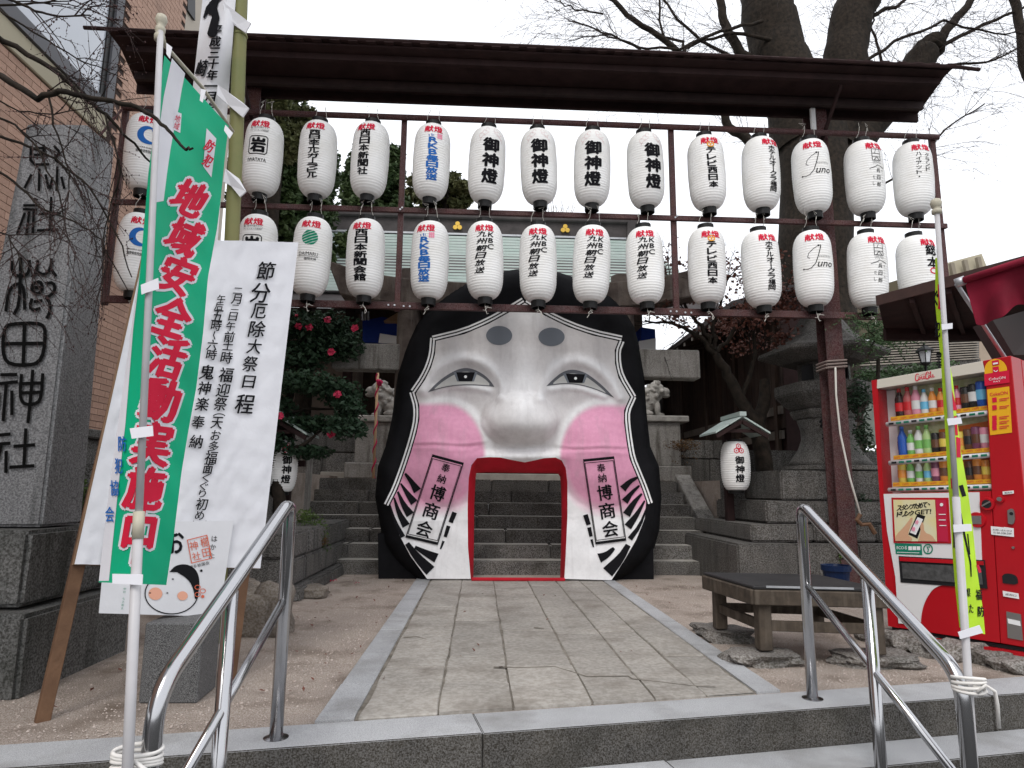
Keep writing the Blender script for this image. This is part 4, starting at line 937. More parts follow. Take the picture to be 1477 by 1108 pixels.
# ============================================================= HANDRAILS AND YELLOW FLAG
M['steel'] = mat('polished_steel', (.46, .46, .47), None, rough=.17, metal=1.0)
M['rope'] = mat('white_rope', (.72, .7, .67), None, rough=.9)
def pxof(p): r = Vector(p) - EYE; k = r.dot(fw); return PW / 2 + F * r.dot(RT) / k, PH / 2 - F * r.dot(UP) / k
def handrail(base, top, bend, low, midx, label):
    B0 = atz(*base, 0); T = at(*top, B0.y); T.x = B0.x; lo, hi = .3, 3.0
    best = None
    for i in range(400):      # distance at which the bend falls on the line parallel to the stair pitch
        Y = B0.y - .3 - i * .006
        if Y < .8: break
        p = at(*bend, Y); s = math.hypot(p.x - T.x, p.y - T.y); e = abs((T.z - p.z) - .62 * s)
        if best is None or e < best[0]: best = (e, p)
    Bp = best[1]; Lz = at(*low, B0.y).z; dz = T.z - Lz
    h = thing('handrail', label, 'handrail', tuple(B0), 'steel handrails beside the front steps')
    def corner(a, b, c, r, n=7):
        d1 = (a - b).normalized(); d2 = (c - b).normalized(); p, q = b + d1 * r, b + d2 * r
        return [p * (1 - t) ** 2 + b * 2 * t * (1 - t) + q * t * t for t in [i / n for i in range(n + 1)]]
    end = Vector((Bp.x, Bp.y, -.8)); T2 = Vector(T)
    MB().tube([B0] + corner(B0, T2, Bp, .07) + corner(T2, Bp, end, .10) + [end], .0265, 20).build('top_rail', M['steel'], h, smooth=True)
    dirv = Bp - T; f = 0
    for i in range(200):
        p = T + dirv * (i / 200); 
        if (pxof(p)[0] - midx) * (pxof(T)[0] - midx) <= 0: f = i / 200; break
    m = T + dirv * f; MB().tube([(m.x, m.y, -.8), m - Vector((0, 0, .02))], .025, 18).build('middle_post', M['steel'], h, smooth=True)
    a = Vector((T.x, T.y, Lz)); MB().tube([a, a + dirv * .985], .017, 14).build('lower_rail', M['steel'], h, smooth=True)
    MB().lathe(tuple(B0), [(.05, 0), (.05, .004), (.028, .008)], 20).build('foot_flange', M['steel'], h)
    return h, Bp
h1, BL_ = handrail((398, 1065), (409, 722), (226, 1000), (408, 864), 335, 'polished steel handrail beside the notice board and green banner')
h2, BR_ = handrail((1172, 1008), (1160, 727), (1386, 975), (1165, 842), 1250, 'polished steel handrail in front of the bench and vending machine')
def coil(A, B, z0, n, r, name, label):
    b = MB(); c = (A + B) / 2; d = (B - A); L_ = d.length / 2 + r; u = d.normalized(); w = Vector((-u.y, u.x, 0)).normalized(); random.seed(int(z0 * 100))
    for k in range(n):
        z = z0 + k * .013; pts = []
        for i in range(25):
            a = 2 * math.pi * i / 24; pts.append(Vector((c.x, c.y, z + .006 * math.sin(a + k))) + u * L_ * math.cos(a) * 1.02 + w * (r + .004) * math.sin(a))
        b.tube(pts, .0062, 6)
    p = c - Vector((0, r + .01, 0)); b.tube([(p.x, p.y, z0), (p.x + .02, p.y - .02, z0 + .03), (p.x + .05, p.y - .02, z0 + .01), (p.x + .07, p.y, z0 - .04), (p.x + .075, p.y + .01, z0 - .12)], .006, 6)
    return tag(b.build(name, M['rope'], smooth=True), label, 'rope')

# ---- green banner pole is tied to the left handrail (built in p3 at pole_base); yellow one here
M['lime'] = mat('fluorescent_yellow_nylon', (.55, .85, .02), (.48, .76, .02), 3, .6, bump=.15, bscale=12)
Yb = Vector((BR_.x + .06, BR_.y - .02, 0)); Yt = at(1351, 303, BR_.y + .12)
pb = at(1402, 1060, BR_.y - .0); ydir = (pb - Yt).normalized()
yb = thing('yellow_banner', 'narrow fluorescent yellow banner on white pole in front of the vending machine', 'banner', tuple(pb))
def line_t(y):
    lo, hi = -.2, 1.6
    for _ in range(22):
        m = (lo + hi) / 2
        if pxof(Yt + (pb - Yt) * m)[1] < y: lo = m
        else: hi = m
    p = Yt + (pb - Yt) * lo; return (p - EYE).dot(fw), pxof(p)[0]
YT_ = {y: line_t(y) for y in range(290, 1130, 10)}
def ytab(y): y = max(290, min(1110, y)); a = int(y // 10 * 10); f = (y - a) / 10; return [YT_[a][k] * (1 - f) + YT_[a + 10][k] * f for k in (0, 1)]
YLx = [(370, 1349), (440, 1349), (520, 1357), (600, 1362), (700, 1368), (800, 1374), (850, 1378), (905, 1384)]
YRx = [(370, 1352), (440, 1358), (500, 1364), (545, 1374), (600, 1380), (650, 1386), (700, 1395), (760, 1403), (820, 1409), (880, 1418), (915, 1421)]
def ydepth(px, py):
    t, xp = ytab(py); return t + .035 + .006 * max(0, px - xp) + .006 * max(0, xp - px) + .006 * math.sin(py / 23) + .003 * math.sin(py / 8 + px / 5)
ys_ = px_surf(ydepth)
def yfn(u, v):
    y = 372 + (905 + 10 * u - 372) * v; return ys_(xi(YLx, y) + (xi(YRx, y) - xi(YLx, y)) * u, y)
MB().sheet(yfn, 12, 110).build('banner_cloth', M['lime'], yb, smooth=True)
D = Dec(); D.col('ぐ犯罪', (1350, 430), (1354, 520), 7, 22, bold=.04); D.stroke([(1386, 700), (1391, 716)], 6); D.stroke([(1380, 712), (1385, 740), (1392, 775), (1400, 812), (1401, 832)], 4, 1.6); D.stroke([(1375, 735), (1376, 790)], 2); D.stroke([(1396, 770), (1399, 800)], 1.6)
D.col('福防', (1412, 858), (1415, 882), 9, 15, bold=.03); D.col('県た', (1397, 855), (1401, 878), 6, 12, bold=.03); D.build('lettering', M['ink'], yb, ys_, eps=.004, cell=10)
D = Dec(); D.stroke([(1355, 410), (1356, 440), (1355, 446)], 5); D.poly([(1373, 562), (1379, 585), (1381, 592), (1375, 592)]); D.stroke([(1378, 600), (1380, 628)], 4); D.poly([(1379, 630), (1385, 632), (1386, 660), (1380, 660)]); D.stroke([(1410, 815), (1414, 826)], 4); D.stroke([(1372, 690), (1373, 705)], 2)
D.build('lettering', M['red_ink'], yb, ys_, eps=.004, cell=10)
MB().tube([Yt, Yt + (pb - Yt) * .6], .010, 14).build('pole', M['poleplastic'], yb, smooth=True)
MB().tube([Yt + (pb - Yt) * .59, Yt + (pb - Yt) * 1.0, Yt + (pb - Yt) * 1.6], .0135, 14).build('pole', M['poleplastic'], yb, smooth=True)
MB().lathe(tuple(Yt), [(.012, -.02), (.02, -.015), (.02, .0), (.013, .006), (.019, .012), (.023, .03), (.018, .045), (.004, .052)], 14).build('finial', M['cream'], yb, smooth=True)
for q4 in ([(1358, 468), (1374, 466), (1374, 474), (1359, 476)], [(1366, 604), (1386, 602), (1388, 611), (1368, 614)], [(1375, 757), (1401, 756), (1402, 766), (1376, 768)], [(1382, 912), (1413, 902), (1418, 913), (1385, 922)]):
    f_ = px_surf(lambda x, yy: ytab(yy)[0] - .02); MB().prism([f_(*p) for p in q4], fw * .002).build('tab', M['nylon_white'], yb)
c1 = at(1390, 985, BR_.y); coil(Vector((BR_.x, BR_.y, 0)), Vector((at(1402, 985, BR_.y).x, BR_.y - .02, 0)), c1.z - .02, 4, .027, 'rope_lashing', 'white rope lashing the yellow banner pole to the right handrail')
c1 = at(205, 1085, BL_.y); coil(Vector((BL_.x, BL_.y, 0)), Vector((at(184, 1085, BL_.y).x, BL_.y - .02, 0)), c1.z - .03, 4, .027, 'rope_lashing', 'white rope lashing the green banner pole to the left handrail')

# ============================================================= BENCH
M['oldwood'] = mat('weathered_bench_wood', (.085, .066, .05), (.045, .036, .028), 14, .85, bump=.35, bscale=24, streak=1, stain=(.15, .125, .10), stain_scale=2.5, stain_amt=.5)
M['benchtop'] = mat('worn_dark_vinyl_top', (.035, .033, .034), (.02, .02, .021), 5, .5, bump=.3, bscale=20)
SZ = .085
la, lb, lc = atz(1101, 935, SZ), atz(1036, 904, SZ), atz(1268, 941, SZ)
ld = lb + (lc - la)
ztop = at(1086, 845, la.y).z + .005
bn = thing('low_bench', 'low weathered wooden bench with dark top standing on flat stones', 'bench', tuple(la))
tp = [at(1086, 846, la.y - .05), at(1281, 853, lc.y - .05), None, at(1014.7, 834, lb.y)]
tp = [Vector((p.x, p.y, ztop)) if p is not None else None for p in tp]; tp[2] = tp[1] + tp[3] - tp[0]
MB().prism([p - Vector((0, 0, .018)) for p in tp], (0, 0, .018)).build('top', M['benchtop'], bn, bevel=.004)
cen = sum(tp, Vector()) / 4
for i in range(4):
    a, c = tp[i], tp[(i + 1) % 4]; MB().beam(a.lerp(cen, .01) - Vector((0, 0, .065)), c.lerp(cen, .01) - Vector((0, 0, .065)), .04, .09).build('apron', M['oldwood'], bn, bevel=.006, rough=.004)
for p in (la, lb, lc, ld):
    q = p.lerp(cen, .03); MB().box(q.x - .04, q.x + .04, q.y - .04, q.y + .04, SZ - .01, ztop - .1).build('leg', M['oldwood'], bn, bevel=.006, rough=.004)
for a, c in ((la, lb), (la, lc), (lb, ld), (lc, ld)): MB().beam(Vector((a.x, a.y, SZ + .13)), Vector((c.x, c.y, SZ + .13)), .03, .06).build('stretcher', M['oldwood'], bn, bevel=.004)
MB().beam(tp[0].lerp(tp[1], .1) + Vector((0, -.0, -.002)), tp[0].lerp(tp[1], .75) + Vector((0, 0, -.002)), .006, .012).build('edge_strip', M['galv'], bn)
M['rock'] = mat('flat_grey_rock', (.15, .13, .11), (.08, .07, .06), 6, .9, bump=.9, bscale=45, fine=.25, vary=.2, stain=(.06, .06, .05), stain_scale=4)
random.seed(4)
for i, (px, py, sx, sy, sz, lab) in enumerate(((1101, 945, .21, .13, .055, 'flat rough stone under the near corner of the bench'), (1050, 912, .17, .15, .06, 'pale flat stone under the left leg of the bench'), (1028, 904, .13, .1, .045, 'low flat stone at the path edge beside the left bench leg'), (1265, 946, .25, .14, .05, 'flat stone under the right bench leg near the handrail'))):
    g = atz(px, py, .05); o = MB().rock((g.x, g.y + .03, SZ - .055), (sx, sy, sz), i + 3, 4, .35, flat=.6).build('flat_stone', M['rock'], smooth=False, origin=(g.x, g.y, 0)); tag(o, lab, 'stone', 'flat stones carrying the bench')
labs = ['grey', 'tan', 'dark', 'mossy', 'pale', 'rounded', 'broken']
for i, (px, py, sx, sz) in enumerate(((1262, 925, .1, .05), (1292, 928, .14, .06), (1318, 936, .17, .075), (1358, 944, .16, .06), (1400, 950, .17, .07), (1442, 957, .14, .055), (1470, 968, .12, .05))):
    g = atz(px, py, .0); o = MB().rock((g.x, g.y, sz * .5), (sx, .10, sz), i + 13, 3, .4).build('edging_rock', M['rock'], origin=(g.x, g.y, 0)); tag(o, ['small grey rock right of the bench leg', 'grey rock below the left corner of the vending machine', 'large rounded rock under the vending machine, second from its left corner', 'squarish rock under the middle of the vending machine', 'rock hidden behind the yellow banner foot', 'flat block right of the yellow banner pole', 'rightmost edging stone at the picture edge'][i], 'rock', 'rough stones edging the vending machine base')

# ============================================================= VENDING MACHINE
ZV = .11
G1, G2 = atz(1280, 904, ZV), atz(1500, 941, ZV); vl = (G2 - G1).normalized(); VN = Vector((vl.y, -vl.x, 0)).normalized(); vs_ = plane_at(G1, VN)
M['vred'] = mat('vending_red', (.46, .006, .014), (.40, .006, .012), 2, .4, coat=.06, spec=.3)
M['vcream'] = mat('cream_header', (.62, .58, .5), None, rough=.35); M['vwhite'] = mat('white_panel', (.72, .71, .71), None, rough=.3)
M['vyellow'] = mat('yellow_card', (.80, .42, .02), None, rough=.4); M['vdark'] = mat('dark_slot', (.02, .02, .022), None, rough=.25)
M['vgreen'] = mat('green_label', (.01, .2, .12), None, rough=.4); M['vsilver'] = mat('brushed_metal', (.35, .34, .33), None, rough=.35, metal=.9)
vm = thing('vending_machine', 'red drinks vending machine with lit shelves of bottles and cans', 'vending machine', tuple(G1))
def vpx(name, P, m, front=0.0, back=-.01, par=None, bevel=0):
    w = [vs_(*p, front) for p in P]; return MB().prism(w, VN * (back - front)).build(name, m, par or vm, bevel=bevel)
body = [(1257, 549), (1458, 513), (1500, 938), (1281, 903)]
WIN = [(1265, 561), (1420, 537), (1429.5, 708), (1274, 712)]
# the cabinet with a real recess for the window: four frame pieces in front of a back box
w = [vs_(*p, -.16) for p in body]; MB().prism(w, -VN * .62).build('cabinet', M['vred'], vm, bevel=.01)
vpx('side_frame', [(1257, 549), (1265, 547.5), (1274, 711), (1296, 906), (1281, 903), (1268.5, 711)], M['vred'], 0, -.158)
vpx('coin_column', [(1417, 520.5), (1458, 513), (1500, 938), (1443, 928), (1430, 711), (1421, 537)], M['vred'], 0, -.158, bevel=.004)
vpx('header_panel', [(1265.2, 548), (1416.8, 521), (1420.6, 536.8), (1265, 560.8)], M['vcream'], .004, -.158, bevel=.002)
vpx('lower_panel', [(1274.3, 712.3), (1429.3, 708.3), (1442.5, 927.5), (1296.5, 905.5)], M['vred'], 0, -.158)
W2 = smooth([(1418, 842), (1370, 843), (1349, 846), (1337, 862), (1330, 880), (1328, 902)], 2)
vpx('white_panel', [(1275, 712.6), (1413, 710), (1418, 842)] + W2[1:] + [(1296.5, 899), (1292, 832), (1280, 766)], M['vwhite'], .006, .001)
M['vback'] = mat('display_backdrop', (.45, .5, .2), (.75, .75, .55), 22, .6, stain=(.25, .4, .08), stain_scale=14, stain_amt=.6)
M['vorange'] = mat('orange_backdrop', (.75, .25, .04), (.7, .12, .02), 14, .6)
vpx('display_backdrop', WIN, M['vback'], -.148, -.157)
vpx('display_backdrop', [(1340, 618), (1424, 603), (1428, 704), (1338, 706)], M['vorange'], -.143, -.147)
vpx('inner_wall', [(1266, 561.5), (1278, 560), (1288, 711), (1274.5, 711.5)], M['vwhite'], -.125, -.142)
def vlen(px, py): return (vs_(px + 1, py) - vs_(px, py)).length
rows = [((1276, 612), (1423, 595), 1273), ((1280, 668), (1427, 656), 1276), ((1279, 707), (1429, 702), 1279)]
for (a, c, _) in rows:
    pa, pc = vs_(*a, -.03), vs_(*c, -.03); o = MB().tube([pa, pc], .017, 12).build('shelf', M['vwhite'], vm, smooth=True)
    vpx('price_strip', [(a[0] + 4, a[1] - 11), (c[0] - 2, c[1] - 11), (c[0] - 2, c[1] - 5), (a[0] + 4, a[1] - 5)], M['vyellow'], -.045, -.05)
    L_ = (pc - pa); 
    for i in range(12):
        p = pa + L_ * (.06 + .885 * i / 11) + VN * .017; MB().obox(p, (.034, .006, .014), L_, VN).build('button', M['vgreen'] if i % 3 else M['vdark'], vm, bevel=.002)
    D = Dec()
    for i in range(11):
        x = a[0] + 9 + (c[0] - a[0] - 16) * i / 10.; y = a[1] - 8 + (c[1] - a[1]) * i / 10.; D.line('130円' if i % 2 else '160円', x, y, 9, 3.4, rot=math.atan2(a[1] - c[1], c[0] - a[0]))
    D.build('price_lettering', M['red_ink'], vm, vs_, eps=-.044)
def vcol(n, c): 
    if n not in M: M[n] = mat(n, c, None, rough=.25, coat=.4)
    return M[n]
def drink(px, py, kind, c1, c2, h):
    base = vs_(px, py, -.085); s = h; nm = 'bottle' if kind == 'b' else 'can'
    if kind == 'b': prof = [(.0, 0), (.022, 0), (.024, .01), (.024, .045), (.021, .06), (.024, .075), (.024, .10), (.014, .125), (.009, .14), (.009, .15)]
    else: prof = [(.0, 0), (.02, 0), (.0235, .006), (.0235, .11), (.02, .118), (.001, .118)]
    k = s / prof[-1][1]; o = MB().lathe(tuple(base), [(r * k * .95, z * k) for r, z in prof], 12).build(nm, vcol('drink_' + c1, CL[c1]), vm, smooth=True)
    MB().lathe(tuple(base), [(.0252 * k * .95, .035 * k), (.0252 * k * .95, .08 * k)], 12, cap=False).build('label', vcol('drink_' + c2, CL[c2]), o, smooth=True)
    if kind == 'b': MB().lathe(tuple(base), [(.0105 * k, .137 * k), (.0105 * k, .158 * k), (.001, .158 * k)], 10).build('cap', vcol('drink_' + c2, CL[c2]), o, smooth=True)
CL = {'cola': (.03, .008, .006), 'red': (.6, .015, .02), 'rose': (.5, .12, .12), 'white': (.75, .75, .73), 'pink': (.75, .3, .4), 'blue': (.02, .1, .45), 'sky': (.15, .5, .75), 'orange': (.8, .3, .05), 'green': (.2, .5, .12), 'lime': (.45, .65, .25), 'brown': (.14, .06, .03), 'black': (.02, .02, .02), 'yellow': (.8, .6, .1), 'purple': (.2, .06, .12)}
R1_ = [('b', 'cola', 'red', .2), ('b', 'rose', 'red', .2), ('b', 'pink', 'white', .2), ('b', 'white', 'sky', .17), ('b', 'orange', 'white', .17), ('b', 'orange', 'red', .16), ('b', 'white', 'pink', .16), ('b', 'pink', 'red', .16), ('c', 'black', 'brown', .15), ('c', 'black', 'white', .16), ('c', 'blue', 'sky', .17)]
R2_ = [('b', 'blue', 'blue', .2), ('b', 'green', 'white', .17), ('b', 'white', 'green', .19), ('b', 'lime', 'green', .19), ('c', 'black', 'brown', .14), ('c', 'brown', 'yellow', .14), ('c', 'brown', 'white', .14), ('c', 'yellow', 'orange', .13), ('c', 'brown', 'black', .14), ('c', 'purple', 'brown', .15), ('c', 'pink', 'white', .14)]
R3_ = [('c', 'yellow', 'orange', .14), ('b', 'green', 'white', .16), ('b', 'white', 'green', .15), ('b', 'lime', 'sky', .15), ('c', 'purple', 'pink', .14), ('c', 'orange', 'brown', .14), ('c', 'brown', 'orange', .13), ('c', 'orange', 'yellow', .13), ('c', 'brown', 'black', .13), ('c', 'orange', 'brown', .14), ('c', 'orange', 'yellow', .13)]
for (a, c, _), R_ in zip(rows, (R1_, R2_, R3_)):
    for i, (kd, c1, c2, h) in enumerate(R_):
        f = (i + .5) / 11; drink(a[0] + 9 + (c[0] - a[0] - 16) * f, a[1] - 9 + (c[1] - a[1]) * f, kd, c1, c2, h)
M['pane'] = mat('display_glass', (.05, .05, .05), None, rough=.02, alpha=.06, spec=.5)
vpx('glass_pane', WIN, M['pane'], -.006, -.009)
# print and fittings on the front
SL = math.atan2(27, 152)
def cursive(D, cx, cy, k, rot):
    c, s_ = math.cos(rot), math.sin(rot); T = lambda P: [(cx + (x * c - y * s_) * k, cy - (x * s_ + y * c) * k) for x, y in P]
    for P, w0, w1 in (([(-1.02, .5), (-1.2, .72), (-1.5, .6), (-1.72, .1), (-1.7, -.35), (-1.5, -.5), (-1.25, -.35), (-1.05, -.1)], .12, .2), ([(-.98, .12), (-1.1, .05), (-1.12, -.25), (-.98, -.38), (-.85, -.2), (-.88, .05), (-.98, .12)], .12, .12), ([(-.86, -.05), (-.7, -.05), (-.62, .15), (-.48, .15)], .06, .06), ([(-.48, .1), (-.62, .05), (-.66, -.25), (-.5, -.38), (-.38, -.2)], .13, .13), ([(-.1, .12), (-.24, .15), (-.34, -.1), (-.26, -.36), (-.12, -.3)], .1, .12), ([(-.1, .15), (-.12, -.3), (.0, -.35), (.12, -.2)], .1, .06),
                      ([(.72, .5), (.6, .78), (.35, .66), (.1, .15), (.1, -.35), (.3, -.5), (.52, -.35), (.64, -.12)], .12, .2), ([(.72, .12), (.6, .05), (.58, -.25), (.72, -.38), (.86, -.2), (.82, .05), (.72, .12)], .12, .12), ([(.9, -.2), (1.06, .4), (1.1, .7), (1.0, .72), (.98, .2), (1.0, -.36), (1.12, -.36)], .09, .1), ([(1.4, .12), (1.26, .1), (1.18, -.15), (1.28, -.36), (1.4, -.2)], .1, .12), ([(1.42, .15), (1.38, -.3), (1.52, -.35), (1.66, -.2)], .1, .06), ([(-1.45, .35), (-1.0, .2), (-.1, .55), (.5, .3), (1.15, .55)], .04, .09)):
        D.stroke(T(smooth(P, 2)), w0 * k, w1 * k)
D = Dec(); cursive(D, 1335, 543.5, 8.4, SL); D.build('script_lettering', M['red_ink'], vm, vs_, eps=.006)
vpx('advert_frame', [(1287, 718), (1369, 718), (1373, 784), (1290, 783)], M['vred'], .012, .007)
vpx('advert', [(1290, 721), (1350, 721), (1353, 781), (1293, 780.5)], mat('advert_print', (.72, .62, .25), (.68, .66, .5), 5, .35), .0155, .0125)
vpx('advert_side', [(1351, 721), (1366, 721), (1369.5, 781.5), (1354, 781)], mat('advert_red', (.5, .02, .06), None, rough=.35), .0155, .0125)
D = Dec(); D.col('スタンプためて、', (1299, 733), (1342, 727.5), 6.4, 7.5, shear=.15, bold=.05); D.col('ドリンク', (1299, 742), (1317, 740), 6.2, 7.2, shear=.15, bold=.05); D.line('GET!', 1333, 738.5, 24, 7, shear=.15, rot=.08, bold=.05)
for y in (733, 741, 749, 757): pass
D.poly([(1325, 741), (1336.5, 744.5), (1325, 777), (1312, 771)]); D.build('advert_lettering', M['ink'], vm, vs_, eps=.017)
D = Dec(); D.poly([(1325.5, 746), (1333.5, 749), (1323, 771.5), (1314.5, 768)]); D.disc(1360, 728, 2.5, n=10); D.stroke([(1356, 742), (1366, 742)], 1.2); D.stroke([(1356, 750), (1366, 750)], 1.2); D.stroke([(1357, 758), (1367, 758)], 1.2); D.build('advert_screen', M['white'], vm, vs_, eps=.0195)
D = Dec(); D.col('合格', (1325, 753), (1320, 763), 5, 6, rot=-.35, bold=.05); D.build('advert_mark', M['pink_ink'], vm, vs_, eps=.0225)
M['skin'] = mat('printed_hand', (.62, .36, .22), None, rough=.5)
D = Dec(); D.poly(smooth([(1293, 780), (1294, 772), (1304, 762), (1312, 752), (1316, 746), (1319, 748), (1314, 762), (1311, 772), (1318, 776), (1316, 780.5)], 1)); D.poly(smooth([(1326, 780.5), (1330, 768), (1329, 758), (1331.5, 752), (1334, 756), (1335, 768), (1346, 772), (1352, 781)], 1)); D.build('advert_hand', M['skin'], vm, vs_, eps=.0178)
vpx('eco_label', [(1291.5, 783.5), (1330, 785), (1331, 800.5), (1293, 799)], M['vgreen'], .009, .0062)
D = Dec(); D.line('ECOる', 1302, 790, 15, 5, rot=-.02, bold=.02); 
for x in (1314, 1320, 1326): D.poly([(x - 2.6, 788), (x + 2.6, 788), (x + 2.6, 793.5), (x - 2.6, 793.5)])
D.stroke([(1295, 796.5), (1327, 797.5)], .8); D.build('eco_lettering', M['white'], vm, vs_, eps=.011)
D = Dec(); D.ring(1339.5, 792, 6.2, 6.6, 1.8, 24); D.stroke([(1338, 788), (1340, 793), (1339, 797)], 1.6); D.disc(1341, 789, 1.2, 1.2, n=8); D.build('round_emblem', M['vgreen'], vm, vs_, eps=.009)
vpx('dispensing_slot', [(1297, 802), (1421, 808), (1425, 849), (1300, 840)], M['vdark'], .010, .002); vpx('slot_flap', [(1302, 812), (1416, 818), (1419, 843), (1304, 834)], mat('smoked_flap', (.05, .05, .05), (.10, .10, .10), 30, .2), .016, .0105)
vpx('slot_lip', [(1299, 803.5), (1420, 809.5), (1420.5, 815), (1300, 809)], M['vred'], .02, .011)
D = Dec(); D.disc(1436.5, 535, 16.5, 17.2, n=32); D.poly([(1424, 562), (1456, 557.5), (1460, 624), (1428.5, 628)]); o = D.build('yellow_card', M['vyellow'], vm, vs_, eps=.003)
D = Dec(); D.poly([(1420, 540), (1456, 534), (1457, 552), (1421, 557)]); D.poly([(1431, 521), (1441, 519), (1442, 526), (1432, 528)]); D.poly([(1432, 530), (1441, 528.5), (1442, 539), (1433, 540)]); D.line('CokeON', 1441, 568, 26, 5, rot=.12, bold=.02)
for y in (574, 585, 600, 607, 614): D.poly([(1431.5, y), (1438, y - .8), (1438.6, y + 6), (1432, y + 7)]); D.stroke([(1442, y + 2), (1456, y)], 1.1); D.stroke([(1442, y + 4.5), (1453, y + 3)], 1.1)
D.build('card_print', M['red_ink'], vm, vs_, eps=.006)
D = Dec(); D.line('CokeON', 1439, 546, 24, 3.6, rot=.12); D.line('PAY', 1439, 550.5, 10, 2.2, rot=.12); D.poly([(1433, 524), (1440, 522.6), (1440.4, 525), (1433.4, 526.4)]); D.ring(1437, 534, 2.6, 2.2, .9, 12, 0, 180)
D.poly([(1449, 760), (1462, 762), (1462.6, 774), (1448.5, 772)]); D.poly([(1430, 759), (1463, 762), (1463.6, 774.6), (1430.6, 771)]); D.poly([(1447, 709), (1463, 707.6), (1463.4, 712), (1447.4, 713.6)]); D.poly([(1447, 852), (1470, 856), (1471, 864), (1448, 860)])
D.build('sticker', M['white'], vm, vs_, eps=.009)
D = Dec(); D.line('お問い合わせは', 1447, 765, 28, 2.6, rot=-.07); D.line('0120-308-509', 1447, 769, 26, 2.6, rot=-.07); D.line('返却口', 1459, 858, 16, 3, rot=-.16); D.line('販売中', 1455.5, 710.7, 11, 2.6, rot=.08); D.build('sticker_print', M['ink'], vm, vs_, eps=.011)
def knob(px, py, r, m, h, name, rr=None):
    c = vs_(px, py, 0); k = vlen(px, py); ax = VN; 
    MB().tube([c, c + ax * h], [r * k, r * k * .92], 24).build(name, m, vm, smooth=False)
knob(1425, 727, 11, M['vred'], .02, 'coin_ring'); knob(1425, 727, 7.5, M['vdark'], .022, 'coin_slot'); knob(1443, 720, 6.5, M['vred'], .015, 'return_ring'); knob(1443, 720, 4, M['vsilver'], .02, 'return_lever'); knob(1410, 750, 13, M['vred'], .018, 'bill_ring')
vpx('bill_slot', [(1403, 744), (1417, 744), (1417.5, 756), (1403.5, 756)], M['vsilver'], .021, .0185)
vpx('coin_lever', [(1418, 729), (1430, 722.5), (1431, 724.5), (1419, 731)], M['vsilver'], .028, .0225)
o = vpx('lock_plate', smooth([(1454, 736), (1460, 733), (1464, 737), (1465, 752), (1461, 757), (1455, 755)], 1), M['vsilver'], .012, .001); knob(1460, 741, 3, M['vdark'], .016, 'keyhole'); knob(1462, 790, 2.2, M['vsilver'], .01, 'keyhole')
vpx('coin_return', smooth([(1446, 831), (1450, 827), (1462, 828), (1468, 833), (1469, 844), (1447, 841)], 1), M['vdark'], .006, .001)
vpx('ash_plate', [(1452, 882), (1473, 886), (1476, 924), (1454, 920)], M['vsilver'], .006, .001); vpx('ash_label', [(1454, 892), (1472, 896), (1473, 903), (1455, 899)], M['white'], .009, .0065)
w = [vs_(*p, -.05) for p in ((1281, 903), (1500, 938), (1501, 946), (1282, 909))]
vpx('kick_gap', [(1284, 905), (1500, 939), (1500.5, 945), (1285, 910)], M['vdark'], -.02, -.5); vpx('foot_rail', [(1281, 909.5), (1501, 945.5), (1502, 957), (1282, 917)], M['vred'], .01, -.6)

# ============================================================= STALL ROOF AND RED AWNING
sr = thing('stall_roof', 'dark brown sloping eave of a stall reaching in from the right', 'roof', tuple(at(1400, 420, 5.0)))
A_, B_, C_, D_ = at(1266, 427, 5.2), at(1560, 338, 3.9), at(1274, 458, 6.0), at(1560, 478, 5.9)
zz = 2.57
for p in (A_, B_, C_, D_): p.z = zz
MB().prism([A_, B_, D_, C_], (0, 0, .05)).build('roof_board', M['dark_iron'], sr)
MB().beam(A_ + Vector((-.02, -.012, .03)), B_ + Vector((0, -.012, .03)), .02, .085).build('fascia', mat('brown_fascia', (.07, .04, .035), (.05, .03, .027), 8, .6), sr)
for t in (.2, .4, .6, .8): MB().beam(A_.lerp(B_, t) - Vector((0, 0, .03)), C_.lerp(D_, t) - Vector((0, 0, .03)), .035, .05).build('rafter', M['dark_iron'], sr)
MB().beam(C_ - Vector((0, 0, .05)), D_ - Vector((0, 0, .05)), .05, .12).build('back_beam', M['dark_iron'], sr)
M['awning'] = mat('red_awning_cloth', (.26, .012, .035), (.19, .008, .026), 4, .75, bump=.4, bscale=14, stain=(.12, .01, .02), stain_scale=3)
aw = thing('red_awning', 'rolled out crimson canvas awning with metal arm at the right edge', 'awning', tuple(at(1430, 430, 3.8)))
def awf(u, v):
    x = 1391 + u * 130; yt = 405 - u * 42; yb = 462 - (x - 1408) * .33 + 5 * math.sin(u * 9) + 2 * math.sin(u * 23); y = yt + (yb - yt) * v; x += v * 17 * (1 - u * .6)
    return at(x, y, 3.9 - .45 * u + .03 * math.sin(u * 14) * v)
MB().sheet(awf, 40, 14).build('valance', M['awning'], aw, smooth=True)
MB().tube([at(1391, 404, 3.89), at(1521, 362, 3.44)], .022, 12).build('front_bar', M['awning'], aw, smooth=True)
MB().tube([at(1378, 409, 3.93), at(1392, 404, 3.9)], .03, 12).build('bar_end', M['galv'], aw, smooth=True)
MB().tube([at(1380, 410, 3.93), at(1418, 468, 4.1), at(1452, 520, 4.25), at(1500, 596, 4.5)], .014, 8).build('arm', M['galv'], aw, smooth=True)
MB().prism([at(1432, 462, 4.5), at(1520, 436, 4.3), at(1540, 512, 4.3), at(1462, 512, 4.5)], (0, .2, 0)).build('roller_box', mat('grey_roller_box', (.07, .07, .07), None, rough=.6), aw)
kw = thing('stall_frame', 'dark stall structure behind the vending machine at the right edge', 'stall', tuple(atz(1520, 900, 0)))
